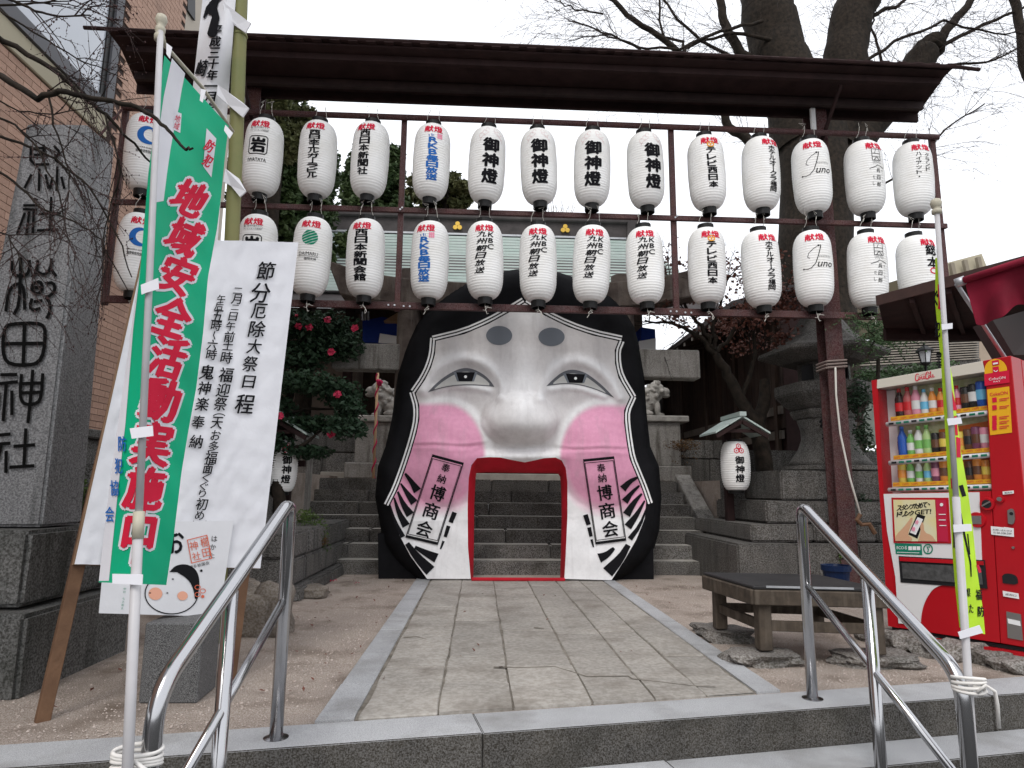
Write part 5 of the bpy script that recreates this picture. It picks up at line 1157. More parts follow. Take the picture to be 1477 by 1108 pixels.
MB().prism([at(1458, 503, 5.6), at(1560, 500, 5.6), at(1620, 930, 5.6), at(1500, 930, 5.6)], (0, .1, 0)).build('wall', M['dark_iron'], kw)
# ============================================================= TORII, HALL, GUARDIAN DOGS, WALLS
to = thing('stone_torii', 'weathered stone torii gate standing behind the giant mask', 'torii', (at(588, 700, 8.0).x, 8.0, 0))
YT0 = 8.0
for px in (588, 899):
    x = at(px, 520, YT0).x; MB().lathe((x, YT0, 0), [(.17, -.02), (.16, .3), (.15, 2.3), (.14, 3.7)], 20).build('pillar', M['toriidark'], to, smooth=True)
def beamq(P, y0, y1, name, m, bv=.015):
    w = [at(*p, y0) for p in P]; return MB().prism([Vector((p.x, y0, p.z)) for p in w], (0, y1 - y0, 0)).build(name, m, to, bevel=bv)
beamq([(476, 494), (1009, 505), (1011, 546), (477, 531)], 7.88, 8.12, 'tie_beam', M['torii'])
top = smooth([(472, 375), (520, 391), (600, 404), (745, 410), (880, 408), (960, 398), (1016, 384)], 2); bot = smooth([(1014, 424), (955, 436), (880, 444), (745, 446), (600, 441), (520, 430), (490, 424)], 2)
beamq(top + bot, 7.80, 8.20, 'lintel', M['toriidark'], .02)
# hall: copper roof with ridge
hl = thing('main_hall', 'shrine hall with pale green copper roof and dark crested ridge behind the gate', 'hall', (at(700, 600, 16).x, 18, TZ))
M['copper'] = mat('pale_copper_sheet', (.42, .52, .48), (.52, .60, .57), 2, .55, bump=.15, bscale=20, stain=(.5, .55, .52), stain_scale=1)
M['ridge'] = mat('dark_ridge_tile', (.05, .045, .045), (.08, .07, .07), 4, .7, bump=.3, bscale=20)
M['gold'] = mat('gold_crest', (.65, .42, .08), None, rough=.35, metal=.5)
YR = 17.0
zr0, zr1 = at(700, 347, YR).z, at(700, 312, YR).z; xr0, xr1 = at(470, 330, YR).x, at(905, 330, YR).x
MB().box(xr0, xr1, YR, YR + .5, zr0, zr1 - .12).build('ridge', M['ridge'], hl); MB().box(xr0 - .15, xr1 + .15, YR - .1, YR + .6, zr1 - .12, zr1).build('ridge_cap', M['ridge'], hl, bevel=.03); MB().box(xr0, xr1, YR - .06, YR + .56, zr0 + .12, zr0 + .17).build('ridge_band', M['galv'], hl)
MB().prism([(xr1 - .05, YR - .15, zr0 + .1), (xr1 + .18, YR - .15, zr0 + .1), (xr1 + .2, YR - .15, zr1 - .2), (xr1 + .34, YR - .15, zr1 - .1), (xr1 + .3, YR - .15, zr1 + .12), (xr1, YR - .15, zr1 + .08)], (0, .8, 0)).build('ridge_end_tile', M['ridge'], hl, bevel=.03)
for px, py in ((660, 327), (815, 331)):
    p = at(px, py, YR - .02); b = MB()
    for a in (90, 210, 330): c = p + Vector((math.cos(math.radians(a)) * .07, 0, math.sin(math.radians(a)) * .07)); b.tube([c, c - Vector((0, .05, 0))], .062, 12)
    b.build('gold_crest', M['gold'], hl)
MB().hexa([(xr0 - .9, YR - 5.9, zr0 - 3.6), (xr1 + .5, YR - 5.9, zr0 - 3.6), (xr1 + .2, YR, zr0 - .04), (xr0 - .4, YR, zr0 - .04), (xr0 - .9, YR - 5.9, zr0 - 3.55), (xr1 + .5, YR - 5.9, zr0 - 3.55), (xr1 + .2, YR, zr0), (xr0 - .4, YR, zr0)]).build('roof_deck', M['ridge'], hl)
n = 20
for i in range(n):
    y0, y1 = YR - .02 - i * .27, YR - .02 - (i + .78) * .27; sag = lambda t: zr0 + .09 - 3.75 * t + .5 * t * t
    z0, z1 = sag(i / n), sag((i + .78) / n); e = .45 + .35 * i / n
    MB().hexa([(xr0 - e, y1, z1), (xr1 + .3 + e * .3, y1, z1), (xr1 + .3 + e * .3, y0, z0 - .03), (xr0 - e, y0, z0 - .03), (xr0 - e, y1, z1 + .055), (xr1 + .3 + e * .3, y1, z1 + .055), (xr1 + .3 + e * .3, y0, z0 + .005), (xr0 - e, y0, z0 + .005)]).build('roof_course', M['copper'], hl)
M['darkwood'] = mat('dark_timber', (.05, .03, .022), (.03, .02, .016), 5, .8, bump=.4, bscale=30, streak=1, stain=(.09, .07, .055))
MB().box(xr0 + .8, xr1 - .2, YR - 2.2, YR + 1, TZ, zr0 - 1.7).build('wall', M['darkwood'], hl)
# blue tarpaulin booths
M['tarp'] = mat('blue_tarpaulin', (.008, .035, .26), (.006, .03, .2), 3, .5, bump=.5, bscale=8)
for P, lab in (([(523, 463), (551, 457), (572, 462), (572, 494), (523, 494)], 'blue tarpaulin booth left of the torii pillar'), ([(925, 472), (945, 475), (946, 497), (924, 497)], 'blue tarpaulin booth right of the giant mask')):
    w = [at(*p, 12.5) for p in P]; t = thing('tarpaulin_booth', lab, 'booth', tuple(w[-1]), 'blue tarpaulin booths beyond the torii'); MB().prism([Vector((p.x, 12.5, p.z)) for p in w], (0, .9, 0)).build('tarpaulin', M['tarp'], t)
    q = w[1]; 
    if P[0][0] < 700:
        MB().prism([at(553, 463, 12.3), at(580, 447, 12.3), at(600, 452, 12.3), at(600, 463, 12.3)], (0, 1, 0)).build('ply_gable', M['ply'], t)
        MB().prism([at(548, 481, 12.4), at(573, 485, 12.4), at(573, 496, 12.4), at(546, 494, 12.4)], (0, .05, 0)).build('white_board', M['white'], t)
        for x in (523.5, 527, 531): MB().tube([at(x, 462, 12.4), at(x, 450, 12.4)], .02, 6).build('pipe', M['galv'], t)
    else: MB().prism([at(922, 492, 12.4), at(946, 488, 12.4), at(946, 504, 12.4), at(922, 506, 12.4)], (0, .05, 0)).build('white_board', M['white'], t)
# guardian dogs
M['komainu'] = mat('pale_carved_stone', (.42, .4, .37), (.25, .24, .22), 9, .85, bump=.6, bscale=40, stain=(.07, .065, .06), stain_scale=7, stain_amt=.7)
def dog(px, sgn, lab):
    Y = 10.6; g = at(px, 602, Y); t = thing('guardian_dog', lab, 'statue', (g.x, Y, g.z), 'carved guardian dogs flanking the stairs')
    bm = bmesh.new(); k = 1.0
    def blob(x, y, z, rx, ry, rz, m_=None):
        r = bmesh.ops.create_icosphere(bm, subdivisions=2, radius=1); 
        for v in r['verts']: v.co = Vector((x + v.co.x * rx, y + v.co.y * ry, z + v.co.z * rz))
    blob(.16 * sgn, 0, .17, .22, .15, .17); blob(0, 0, .3, .17, .14, .2); blob(-.1 * sgn, 0, .44, .15, .14, .15); blob(-.24 * sgn, 0, .42, .1, .09, .08); blob(-.26 * sgn, 0, .36, .08, .07, .04)
    for s in (-1, 1):
        blob(-.1 * sgn, .08 * s, .13, .05, .045, .16); blob(-.15 * sgn, .08 * s, .03, .07, .05, .035); blob(.1 * sgn, .12 * s, .05, .13, .05, .05); blob(-.1 * sgn, .12 * s, .56, .04, .02, .05)
    blob(.36 * sgn, 0, .38, .06, .06, .2); blob(.34 * sgn, 0, .55, .07, .05, .08)
    for i in range(70):
        d = Vector((random.gauss(0, 1), random.gauss(0, 1), random.gauss(0, 1))).normalized(); c_, r_ = (((-.1 * sgn, 0, .44), (.15, .14, .15)), ((0, 0, .32), (.17, .14, .18)))[i % 2]
        if d.x * sgn > -.6: s_ = ru(.022, .035); blob(c_[0] + d.x * r_[0], c_[1] + d.y * r_[1], c_[2] + d.z * r_[2], s_, s_, s_)
    for i in range(12):
        a = i * .9; blob(.0 + .08 * math.cos(a) * sgn, .11 * math.sin(a * 1.7), .36 + .018 * i - .08, .05, .05, .05)
    me = bpy.data.meshes.new('body'); bm.to_mesh(me); bm.free(); me.materials.append(M['komainu']); o = link_mesh('body', me, t)
    md = o.modifiers.new('r', 'REMESH'); md.mode = 'VOXEL'; md.voxel_size = .011; md.use_smooth_shade = True
    b = MB()
    for s in (-1, 1): b.lathe((g.x - .31 * sgn, Y - .035 * s - .0, g.z + .455), [(.0, -.012), (.014, 0), (.0, .012)], 8)
    b.build('eye', M['vdark'], t)['kind'] = 'stuff'
    pd = thing('dog_pedestal', 'stone pedestal under the ' + lab.split(' guardian')[0].replace('grey', '').strip() + ' guardian dog ' + ('left' if sgn > 0 else 'right') + ' of the mask', 'pedestal', (g.x, Y, TZ))
    MB().box(g.x - .55, g.x + .55, Y - .3, Y + .3, g.z - .1, g.z - .001).build('cap_stone', M['komainu'], pd, bevel=.015); MB().box(g.x - .42, g.x + .42, Y - .24, Y + .24, TZ + .25, g.z - .103).build('pedestal_block', M['torii'], pd, bevel=.01); MB().box(g.x - .55, g.x + .55, Y - .36, Y + .36, TZ, TZ + .248).build('base_stone', M['torii'], pd, bevel=.02)
    return t
d1 = dog(556, 1, 'grey carved guardian dog facing left beside the torii pillar'); d2 = dog(938, -1, 'grey carved guardian dog glimpsed right of the giant mask')
# candy striped pole and ceremonial curtain
M['cerise'] = mat('cerise_cloth', (.45, .015, .08), None, rough=.8)
c0 = at(545, 538, 10.2); cp = thing('striped_pole', 'thin pole wound with pink and straw ribbon by the left guardian dog', 'pole', (c0.x, 10.2, TZ))
MB().tube([(c0.x, 10.2, TZ), c0], .02, 8).build('pole', mat('straw_pole', (.5, .33, .2), None, rough=.8), cp, smooth=True)
z = TZ; b = MB(); pts = []
while z < c0.z: a = z * 22; pts.append((c0.x + .023 * math.cos(a), 10.2 + .023 * math.sin(a), z)); z += .03
b.tube(pts, .012, 5); b.build('ribbon', M['cerise'], cp); MB().rock((at(547, 552, 10.15).x, 10.15, at(547, 552, 10.15).z), (.05, .05, .04), 5, 2, .6).build('bow', M['cerise'], cp)
for P, lab in (((513, 545, 634, 672), 'red and white striped curtain at the top of the stairs left of the mask'), ((932, 947, 640, 662), 'sliver of red and white curtain right of the mask')):
    t = thing('striped_curtain', lab, 'curtain', tuple(at(P[0], P[3], 10.9))); k = max(2, int((P[1] - P[0]) / 4.6))
    for i in range(k):
        x0 = P[0] + (P[1] - P[0]) * i / k; x1 = P[0] + (P[1] - P[0]) * (i + 1) / k; a, c = at(x0, P[2], 10.9), at(x1, P[3], 10.9)
        MB().sheet(lambda u, v: (a.x + (c.x - a.x) * u, 10.9 + .03 * math.sin(u * 3.1), a.z + (c.z - a.z) * v), 4, 2).build('stripe', M['cerise'] if i % 2 == 0 else M['cloth'], t, smooth=True)

def wall(name, lab, x0, x1, y0, y1, zs, m, bl=(.5, .9), parent=None, face='-y'):
    t = parent or thing(name, lab, 'wall', (x0, y0, zs[0]))
    for j, (z0, z1) in enumerate(zip(zs, zs[1:])):
        x = x0
        while x < x1 - .02:
            w = min(ru(*bl), x1 - x); w = w if x1 - x - w > .2 else x1 - x
            MB().box(x + .005, x + w - .005, y0 + ru(0, .02), y1, z0 + .004, z1 - .004).build('stone_block', m, t, bevel=.014, seg=2, rough=.006); x += w
    return t
random.seed(21)
gA = atz(418, 868); 
wl_ = thing('stone_wall', 'stepped stone retaining wall beside the left end of the stairs', 'wall', (gA.x, gA.y, 0))
for z0, z1, dx in ((-.02, .12, .08), (.12, .36, 0), (.36, .60, -.02)):
    y = gA.y
    while y < 8.7:
        w = ru(.5, .9); MB().box(gA.x - .62, gA.x + dx, y + .004, y + w - .004, z0 + .003, z1 - .003).build('stone_block', M['wallstone'], wl_, bevel=.02, seg=2, rough=.012); y += w
    x = gA.x - .625
    while x > -4.2:
        w = ru(.5, .8); MB().box(x - w + .004, x - .004, gA.y + ru(0, .03), gA.y + .5, z0 + .003, z1 - .003).build('stone_block', M['wallstone'], wl_, bevel=.02, seg=2, rough=.012); x -= w
for z0, z1, x1, y0 in ((.60, .92, -2.25, 7.0), (.92, 1.24, -2.3, 7.2)):
    x = x1
    while x > -5:
        w = ru(.5, .9); MB().box(x - w + .004, x - .004, y0 + ru(0, .03), y0 + .6, z0, z1).build('stone_block', M['wallstone'], wl_, bevel=.02, seg=2, rough=.01); x -= w
o = MB().box(-9, -2.32, 7.3, 12, -.02, 1.2).build('garden_terrace', M['sand']); o['kind'] = 'structure'
o = MB().box(-9, gA.x - .3, gA.y + .45, 7.05, -.02, .58).build('garden_bed', M['sand']); o['kind'] = 'structure'
wk = thing('newel_stone', 'pale squared stone post at the top left of the stairs', 'stone post', (-2.35, 9.4, .8))
MB().box(-2.62, -2.3, 9.0, 9.3, .7, 1.42).build('post', M['torii'], wk, bevel=.02); MB().box(-2.66, -2.26, 8.96, 9.34, 1.422, 1.5).build('cap', M['torii'], wk, bevel=.02)
# low blocks and dark fabric at terrace left and right
wall('terrace_wall', 'low wall of grey blocks on the terrace behind the camellia', -4.2, -1.1, 11.3, 11.7, [TZ, TZ + .45, TZ + .8], M['wallstone'], (.5, 1.0))
wall('terrace_wall', 'low block wall on the terrace behind the small brushwood', 2.2, 5.2, 11.0, 11.4, [TZ, TZ + .4, TZ + .72], M['wallstone'], (.5, 1.0))
random.seed(5)
for px, py, sx, sz, lab in ((362, 905, .13, .19, 'rounded tan boulder next to the right board stake'), (386, 905, .12, .2, 'upright brown boulder at the foot of the left stone wall'), (340, 870, .14, .16, 'boulder half hidden behind the board'), (446, 848, .16, .06, 'flat rock at the wall foot near the stairs')):
    g = atz(px, py + 15, 0); o = MB().rock((g.x, g.y + .1, sz * .7), (sx, .13, sz), px, 3, .4).build('boulder', mat('tan_boulder', (.2, .165, .13), (.11, .09, .07), 5, .9, bump=.8, bscale=40, fine=.15, stain=(.05, .05, .04)) if 'boulder_m' not in M else M['boulder_m'], origin=(g.x, g.y, 0), smooth=True); M['boulder_m'] = o.data.materials[0]; tag(o, lab, 'boulder')

# brown house wall behind the camellia
bh = thing('brown_house', 'plain brown house wall behind the camellia', 'house', (-4.5, 14, TZ))
MB().box(-7.5, at(516, 500, 14).x, 14, 16, TZ, at(500, 452, 14).z).build('wall', mat('taupe_render', (.17, .135, .11), (.13, .1, .085), 2, .9), bh)
p = at(503, 500, 13.9); MB().box(p.x - .09, p.x + .09, 13.85, 13.99, TZ, p.z + 1.1).build('downpipe', M['dark_iron'], bh)
MB().box(-7.6, at(518, 500, 14).x, 13.9, 16.2, at(500, 452, 14).z, at(500, 447, 14).z).build('eave', M['ridge'], bh)

# ============================================================= WOODEN HOUSE ON THE RIGHT
wh = thing('wooden_house', 'long dark board walled house with projecting eave at the right', 'house', (4.2, 9, TZ))
WX = 4.25; M['board'] = mat('dark_board', (.035, .02, .015), (.02, .013, .011), 6, .8, bump=.4, bscale=25, vary=.3, streak=1, stain=(.06, .045, .035))
MB().box(WX + .03, WX + .7, 9.0, 16.5, .2, 3.75).build('wall_core', M['dark_iron'], wh)
y = 9.0
while y < 16.4:
    w = .26; MB().box(WX, WX + .03, y + .006, y + w - .006, 1.9, 3.7).build('board', M['board'], wh); y += w
y = 9.1
while y < 16: MB().box(WX - .05, WX, y, y + .1, .6, 3.7).build('post', M['darkwood'], wh); y += 1.45
for z in (1.75, 2.1): MB().box(WX - .035, WX, 9.0, 16.4, z, z + .12).build('sill_beam', mat('grey_timber', (.13, .11, .095), (.08, .07, .06), 5, .8, streak=1, stain=(.04, .035, .03)) if 'gt' not in M else M['gt'], wh)
# eave
ez = 3.8
MB().hexa([(WX - .75, 8.8, ez - .22), (WX + .8, 8.8, ez + .24), (WX + .8, 16.8, ez + .24), (WX - .75, 16.8, ez - .22), (WX - .75, 8.8, ez - .14), (WX + .8, 8.8, ez + .32), (WX + .8, 16.8, ez + .32), (WX - .75, 16.8, ez - .14)]).build('roof', M['ridge'], wh)
y = 8.9
while y < 16.7:
    MB().hexa([(WX - .72, y, ez - .3), (WX + .3, y, ez + .0), (WX + .3, y + .07, ez + .0), (WX - .72, y + .07, ez - .3), (WX - .72, y, ez - .225), (WX + .3, y, ez + .08), (WX + .3, y + .07, ez + .08), (WX - .72, y + .07, ez - .225)]).build('rafter', M['darkwood'], wh)
    MB().box(WX - .735, WX - .722, y + .005, y + .065, ez - .295, ez - .235).build('rafter_tip', M['torii'], wh); y += .42

# ============================================================= BIG STONE LANTERN
LX, LY = at(1192, 600, 8.0).x, 8.0
sl_ = thing('stone_lantern', 'large six sided granite lantern on a stepped stone base at the right', 'stone lantern', (LX, LY, 0))
zz = lambda py: at(1192, py, LY).z
def hexl(prof, name, m=None, ph=math.pi / 6 + .12, n=6, bev=.012, sm=False): return MB().lathe((LX, LY, 0), prof, n, ph=ph).build(name, m or M['lanternstone'], sl_, bevel=bev, smooth=sm, seg=2)
S_ = LY / 950.
def scurve(r0, z0, r1, z1, n=6, k=1.7): return [(r0 + (r1 - r0) * (1 - (1 - i / n) ** k), z0 + (z1 - z0) * i / n) for i in range(n + 1)]
hexl([(.50, zz(526)), (.78, zz(515)), (.77, zz(509)), (.60, zz(502)), (.47, zz(492)), (.37, zz(480)), (.28, zz(466)), (.2, zz(452)), (.01, zz(447))], 'cap')
hexl([(.12, zz(452)), (.19, zz(440)), (.16, zz(425)), (.02, zz(408))], 'jewel', n=16, sm=True, bev=0)
fb = hexl([(.30, zz(556)), (.31, zz(524))], 'fire_box', bev=.01)
for a in (-90, -30, -150): 
    a = math.radians(a - 7); c = Vector((LX + .285 * math.cos(a), LY + .285 * math.sin(a), (zz(524) + zz(556)) / 2)); MB().obox(c, (.17, .02, .19), (-math.sin(a), math.cos(a), 0), (math.cos(a), math.sin(a), 0)).build('opening', M['vdark'], fb)
hexl([(.42, zz(592)), (.47, zz(588)), (.60, zz(572)), (.60, zz(557))], 'platform'); hexl([(.38, zz(606)), (.43, zz(596)), (.43, zz(592.5))], 'platform_neck', n=6)
hexl([(.50, zz(672)), (.44, zz(664)), (.36, zz(650)), (.31, zz(635)), (.31, zz(622)), (.35, zz(606.5))], 'shaft', n=24, sm=True, bev=0)
D = Dec()
lf = lambda u, v, off=0: at(u, v, LY - float(np.interp(v, [606, 622, 635, 650, 664, 672], [.35, .31, .31, .36, .44, .5])) * math.cos(min(1.2, abs(u - 1192) / 37.)) - .012 - off)
D.col('常夜燈', (1190, 611), (1196, 652), 15, 13, bold=.04); D.build('carved_lettering', M['ink'], sl_, lf, eps=.004, cell=6)
hexl([(.60, zz(680)), (.60, zz(673)), (.52, zz(672.5))], 'round_foot', n=24)
def tier(x0, x1, y0, y1, z0, z1, n=3, nm='base_stone'):
    xs = np.linspace(x0, x1, n + 1)
    for a, c in zip(xs, xs[1:]): MB().box(a + .004, c - .004, y0 + ru(0, .012), y1, z0 + .003, z1 - .003).build(nm, M['lanternstone'], sl_, bevel=.02, seg=2, rough=.008)
xx = lambda px, Y: at(px, 700, Y).x
tier(xx(1125, 7.4), xx(1290, 7.4), 7.38, 8.6, zz(722), zz(681), 1); tier(xx(1100, 7.3), xx(1310, 7.3), 7.25, 8.8, zz(752) , zz(722), 2); tier(xx(1080, 7.1), xx(1350, 7.1), 7.1, 9.0, .48, zz(752), 3); tier(xx(1058, 6.95), xx(1400, 6.95), 6.93, 9.2, -.02, .475, 4)
# slanted edge stones at the right end of the stairs
ch_ = thing('stair_cheek', 'sloping stone cheek of stacked wedges at the right end of the stairs', 'kerb', (2.98, 8.1, 0))
for i in range(7): MB().hexa([(2.97, 8.05 + .275 * i, -.02 if i == 0 else .165 * i), (3.2, 8.05 + .275 * i, -.02 if i == 0 else .165 * i), (3.2, 8.6 + .275 * i, .165 * i), (2.97, 8.6 + .275 * i, .165 * i), (2.97, 8.05 + .275 * i, .165 * i + .11), (3.2, 8.05 + .275 * i, .165 * i + .11), (3.2, 8.32 + .275 * i, .165 * i + .275), (2.97, 8.32 + .275 * i, .165 * i + .275)]).build('wedge_stone', M['torii'] if i > 3 else M['wallstone'], ch_, bevel=.01)
rt_ = wall('stone_wall', 'dark stone wall behind the stone lantern base', 3.22, 8.5, 8.4, 8.8, [0, .4, .8, 1.2, 1.55], M['wallstone'])
o = MB().box(3.25, 14, 8.75, 30, -.1, 1.16).build('right_terrace', M['sand']); o['kind'] = 'structure'

# ============================================================= SMALL POST LANTERNS
def post_lantern(px, Y, lab, show=True):
    g = at(px, 700, Y); base = .02 if show else .8
    r = thing('post_lantern', lab, 'lantern', (g.x, Y, base), 'paper lanterns on roofed posts beside the stairs')
    zc = at(px, 672, Y).z; b = MB(); bx = g.x
    MB().box(bx - .045, bx + .045, Y + .2, Y + .29, base, zc + .55).build('post', M['dark_iron'], r, bevel=.004)
    MB().box(bx - .03, bx + .03, Y - .15, Y + .25, zc + .44, zc + .49).build('arm', M['dark_iron'], r); MB().box(bx - .05, bx + .2, Y + .18, Y + .25, base + .45, base + .52).build('foot_brace', M['dark_iron'], r)
    prof = [(.09 + (.17 - .09) * math.sqrt(max(0, 1 - abs(v / .29) ** 2.6)) + (.002 if i % 3 else -.004), v) for i, v in enumerate(np.linspace(-.29, .29, 67))]
    MB().lathe((bx, Y, zc), prof, 32, cap=False).build('paper_body', M['paper'], r, smooth=True)
    MB().lathe((bx, Y, zc), [(.08, .28), (.095, .285), (.095, .31), (.02, .32)], 20).build('top_cap', M['black_cap'], r); MB().lathe((bx, Y, zc), [(.02, -.33), (.09, -.325), (.095, -.29), (.08, -.28)], 20).build('bottom_cap', M['black_cap'], r)
    def s(u, v, off=0):
        rr = .09 + .08 * math.sqrt(max(0, 1 - abs(v / .29) ** 2.6)) + .004 + off; a = u / .17 + .3 - math.atan2(bx, Y); return Vector((bx + rr * math.sin(a), Y - rr * math.cos(a), zc + v))
    D = Dec(True)
    for a in (90, 210, 330):
        cx, cy = .035 * math.cos(math.radians(a)), .19 + .035 * math.sin(math.radians(a)); D.ring(cx, cy, .03, .03, .009, 6, 30, 390); D.disc(cx, cy, .009, .009, n=8)
    D.build('hexagon_crest', M['red_ink'], r, s, eps=.001, cell=(.03, .05))
    D = Dec(True); D.col('御神燈', (0, .06), (.0, -.15), .1, .09, bold=.03); D.build('lettering', M['ink'], r, s, eps=.001, cell=(.03, .05))
    zr = at(px, 605, Y).z     # little roof: two leaning panels, ridge along the view
    for sx in (-1, 1):
        for j in range(2):
            a0, a1 = j * .5, j * .5 + .48; w, h = .33, -.20
            P = [(bx + sx * w * a0, zr + h * a0), (bx + sx * w * a1, zr + h * a1)]
            MB().hexa([(P[0][0], Y - .28, P[0][1]), (P[1][0], Y - .28, P[1][1]), (P[1][0], Y + .3, P[1][1]), (P[0][0], Y + .3, P[0][1]), (P[0][0], Y - .28, P[0][1] + .022), (P[1][0], Y - .28, P[1][1] + .022), (P[1][0], Y + .3, P[1][1] + .022), (P[0][0], Y + .3, P[0][1] + .022)]).build('roof_panel', M['copper'], r)
    MB().box(bx - .04, bx + .04, Y - .3, Y + .32, zr + .01, zr + .06).build('ridge', M['copper'], r)
    for sx in (-1, 1): MB().beam((bx, Y - .25, zr - .05), (bx + sx * .31, Y - .25, zr - .23), .03, .045).build('gable_board', M['dark_iron'], r)
    MB().beam((bx - .23, Y - .22, zr - .16), (bx + .23, Y - .22, zr - .16), .03, .04).build('tie', M['dark_iron'], r)
    return r
post_lantern(1062, 7.8, 'paper lantern with red hexagon crest under a small green roof, right of stairs')
post_lantern(405, 7.6, 'paper lantern under small green roof hidden by the camellia, left of stairs', False)

# ============================================================= RIGHT BACKGROUND
gr = thing('shingle_roof_house', 'pale shingle roofed house behind the vending machine', 'house', tuple(at(1330, 560, 12.5)))
M['shingle'] = mat('pale_shingle', (.30, .27, .23), (.23, .205, .175), 8, .85, bump=.5, bscale=18, stain=(.12, .11, .1), stain_scale=2)
n = 20
for i in range(n):
    t0, t1 = i / n, (i + 1) / n
    L0, R0 = (1225 + 70 * t0, 531 - 80 * t0), (1412, 520 - 68 * t0); Y0, Y1 = 12 + 2.5 * t0, 12 + 2.5 * t1
    L1_, R1x = (1225 + 70 * t1, 531 - 80 * t1), (1412, 520 - 68 * t1)
    p = [at(*L0, Y0), at(*R0, Y0), at(*R1x, Y1), at(*L1_, Y1)]; p[0].z += .03; p[1].z += .03
    p[2].y += .08; p[3].y += .08; MB().prism(p, (0, 0, .02)).build('shingle_course', M['shingle'], gr)
MB().prism([at(1225, 532, 12.15), at(1412, 521, 12.15), at(1412, 452, 14.7), at(1296, 451, 14.7)], (0, 0, -.05)).build('roof_deck', M['lanternstone'], gr)
w = [at(1232, 532, 12.3), at(1412, 521, 12.3), at(1412, 640, 12.3), at(1232, 640, 12.3)]; MB().prism(w, (0, .3, 0)).build('wall', mat('pale_green_wall', (.2, .23, .2), (.12, .13, .12), 3, .8), gr)
MB().beam(at(1222, 533, 12.1), at(1412, 522, 12.1), .1, .12).build('eave_board', M['wallstone'], gr)
MB().prism([at(1408, 455, 13.6), at(1490, 470, 13.6), at(1490, 530, 13.6), at(1408, 526, 13.6)], (0, .4, 0)).build('beige_wall', mat('beige_wall', (.4, .32, .25), (.33, .27, .21), 3, .8), gr)
ft = thing('distant_roof', 'beige gabled rooftop rising behind the stall roof', 'building', tuple(at(1380, 420, 20)))
M['beige'] = mat('beige_panel', (.42, .38, .28), None, rough=.7)
MB().prism([at(1340, 386, 20), at(1416, 366, 20), at(1424, 386, 20), at(1346, 425, 20)], (0, 3, 0)).build('roof', M['beige'], ft)
for x in (1353, 1372, 1391, 1410): MB().beam(at(x, 384 - (x - 1353) * .22, 19.8), at(x + 9, 425 - (x - 1353) * .22, 19.8), .12, .12).build('rib', mat('rib', (.25, .22, .17), None) if 'rib' not in M else M['rib'], ft)
MB().prism([at(1275, 410, 20), at(1345, 388, 20), at(1348, 470, 20), at(1278, 470, 20)], (0, 2, 0)).build('wall', mat('olive_brown_wall', (.1, .085, .055), None, rough=.8), ft)
cl = at(1334, 512, 9.0); co = thing('coach_lamp', 'black coach lamp with frosted panes on the wall behind the vending machine', 'lamp', tuple(cl))
MB().lathe(tuple(cl), [(.06, -.11), (.09, .05)], 6, cap=True).build('frosted_glass', mat('frosted_glass', (.6, .62, .64), None, rough=.4), co)
MB().lathe(tuple(cl), [(.13, .052), (.12, .07), (.05, .12), (.02, .13), (.015, .17), (.001, .19)], 6).build('hood', M['black_cap'], co); MB().lathe(tuple(cl), [(.03, -.16), (.07, -.13), (.066, -.112)], 6).build('foot', M['black_cap'], co)
for k in range(6): a = k * math.pi / 3; MB().tube([cl + Vector((.062 * math.cos(a), .062 * math.sin(a), -.11)), cl + Vector((.093 * math.cos(a), .093 * math.sin(a), .05))], .006, 4).build('glazing_bar', M['black_cap'], co)
MB().tube([cl + Vector((0, 0, -.15)), cl + Vector((0, .1, -1.2))], .02, 6).build('stem', M['black_cap'], co)
# blue plant pot
M['bluepot'] = mat('blue_plastic_pot', (.006, .018, .06), None, rough=.35); pt = at(1207, 838, 6.35); zpt = .0
pp = thing('blue_flower_pot', 'blue plastic flower pot with a small seedling behind the bench', 'flower pot', (pt.x, 6.35, 0)); zt = at(1207, 815, 6.35).z
MB().lathe((pt.x, 6.35, 0), [(.09, .0), (.12, zt - .05), (.135, zt - .05), (.135, zt), (.12, zt), (.11, zt - .03), (.001, zt - .03)], 20).build('pot', M['bluepot'], pp, smooth=False)
# rope round the right main post
px_ = 3.88; b = MB()
rp = thing('post_rope', 'grey rope wound round the right iron post and hanging down', 'rope', (px_, FY + .2, 2.2)); zc = at(1210, 531, 6.9).z
for k in range(3): b.tube([(px_ - .11, FY + .09, zc + k * .035), (px_ + .11, FY + .09, zc + .02 + k * .035), (px_ + .11, FY + .31, zc + .02 + k * .035), (px_ - .11, FY + .31, zc + k * .035), (px_ - .11, FY + .09, zc + k * .035)], .012, 6)
b.build('coil', mat('grey_rope', (.25, .2, .18), None, rough=.9), rp); q = [at(1205, 530, 6.86), at(1210, 610, 6.84), at(1226, 690, 6.7), at(1241, 742, 6.6)]
MB().tube([at(1205, 530, 6.86), at(1206, 570, 6.85), at(1212, 625, 6.8), at(1226, 690, 6.7), at(1241, 742, 6.6)], .011, 6).build('hanging_end', M['string'], rp, smooth=True)
MB().tube([at(1241, 742, 6.6), at(1236, 750, 6.6), at(1243, 757, 6.6), at(1254, 756, 6.6), at(1262, 770, 6.6)], .022, 6).build('knot', M['stake'], rp)

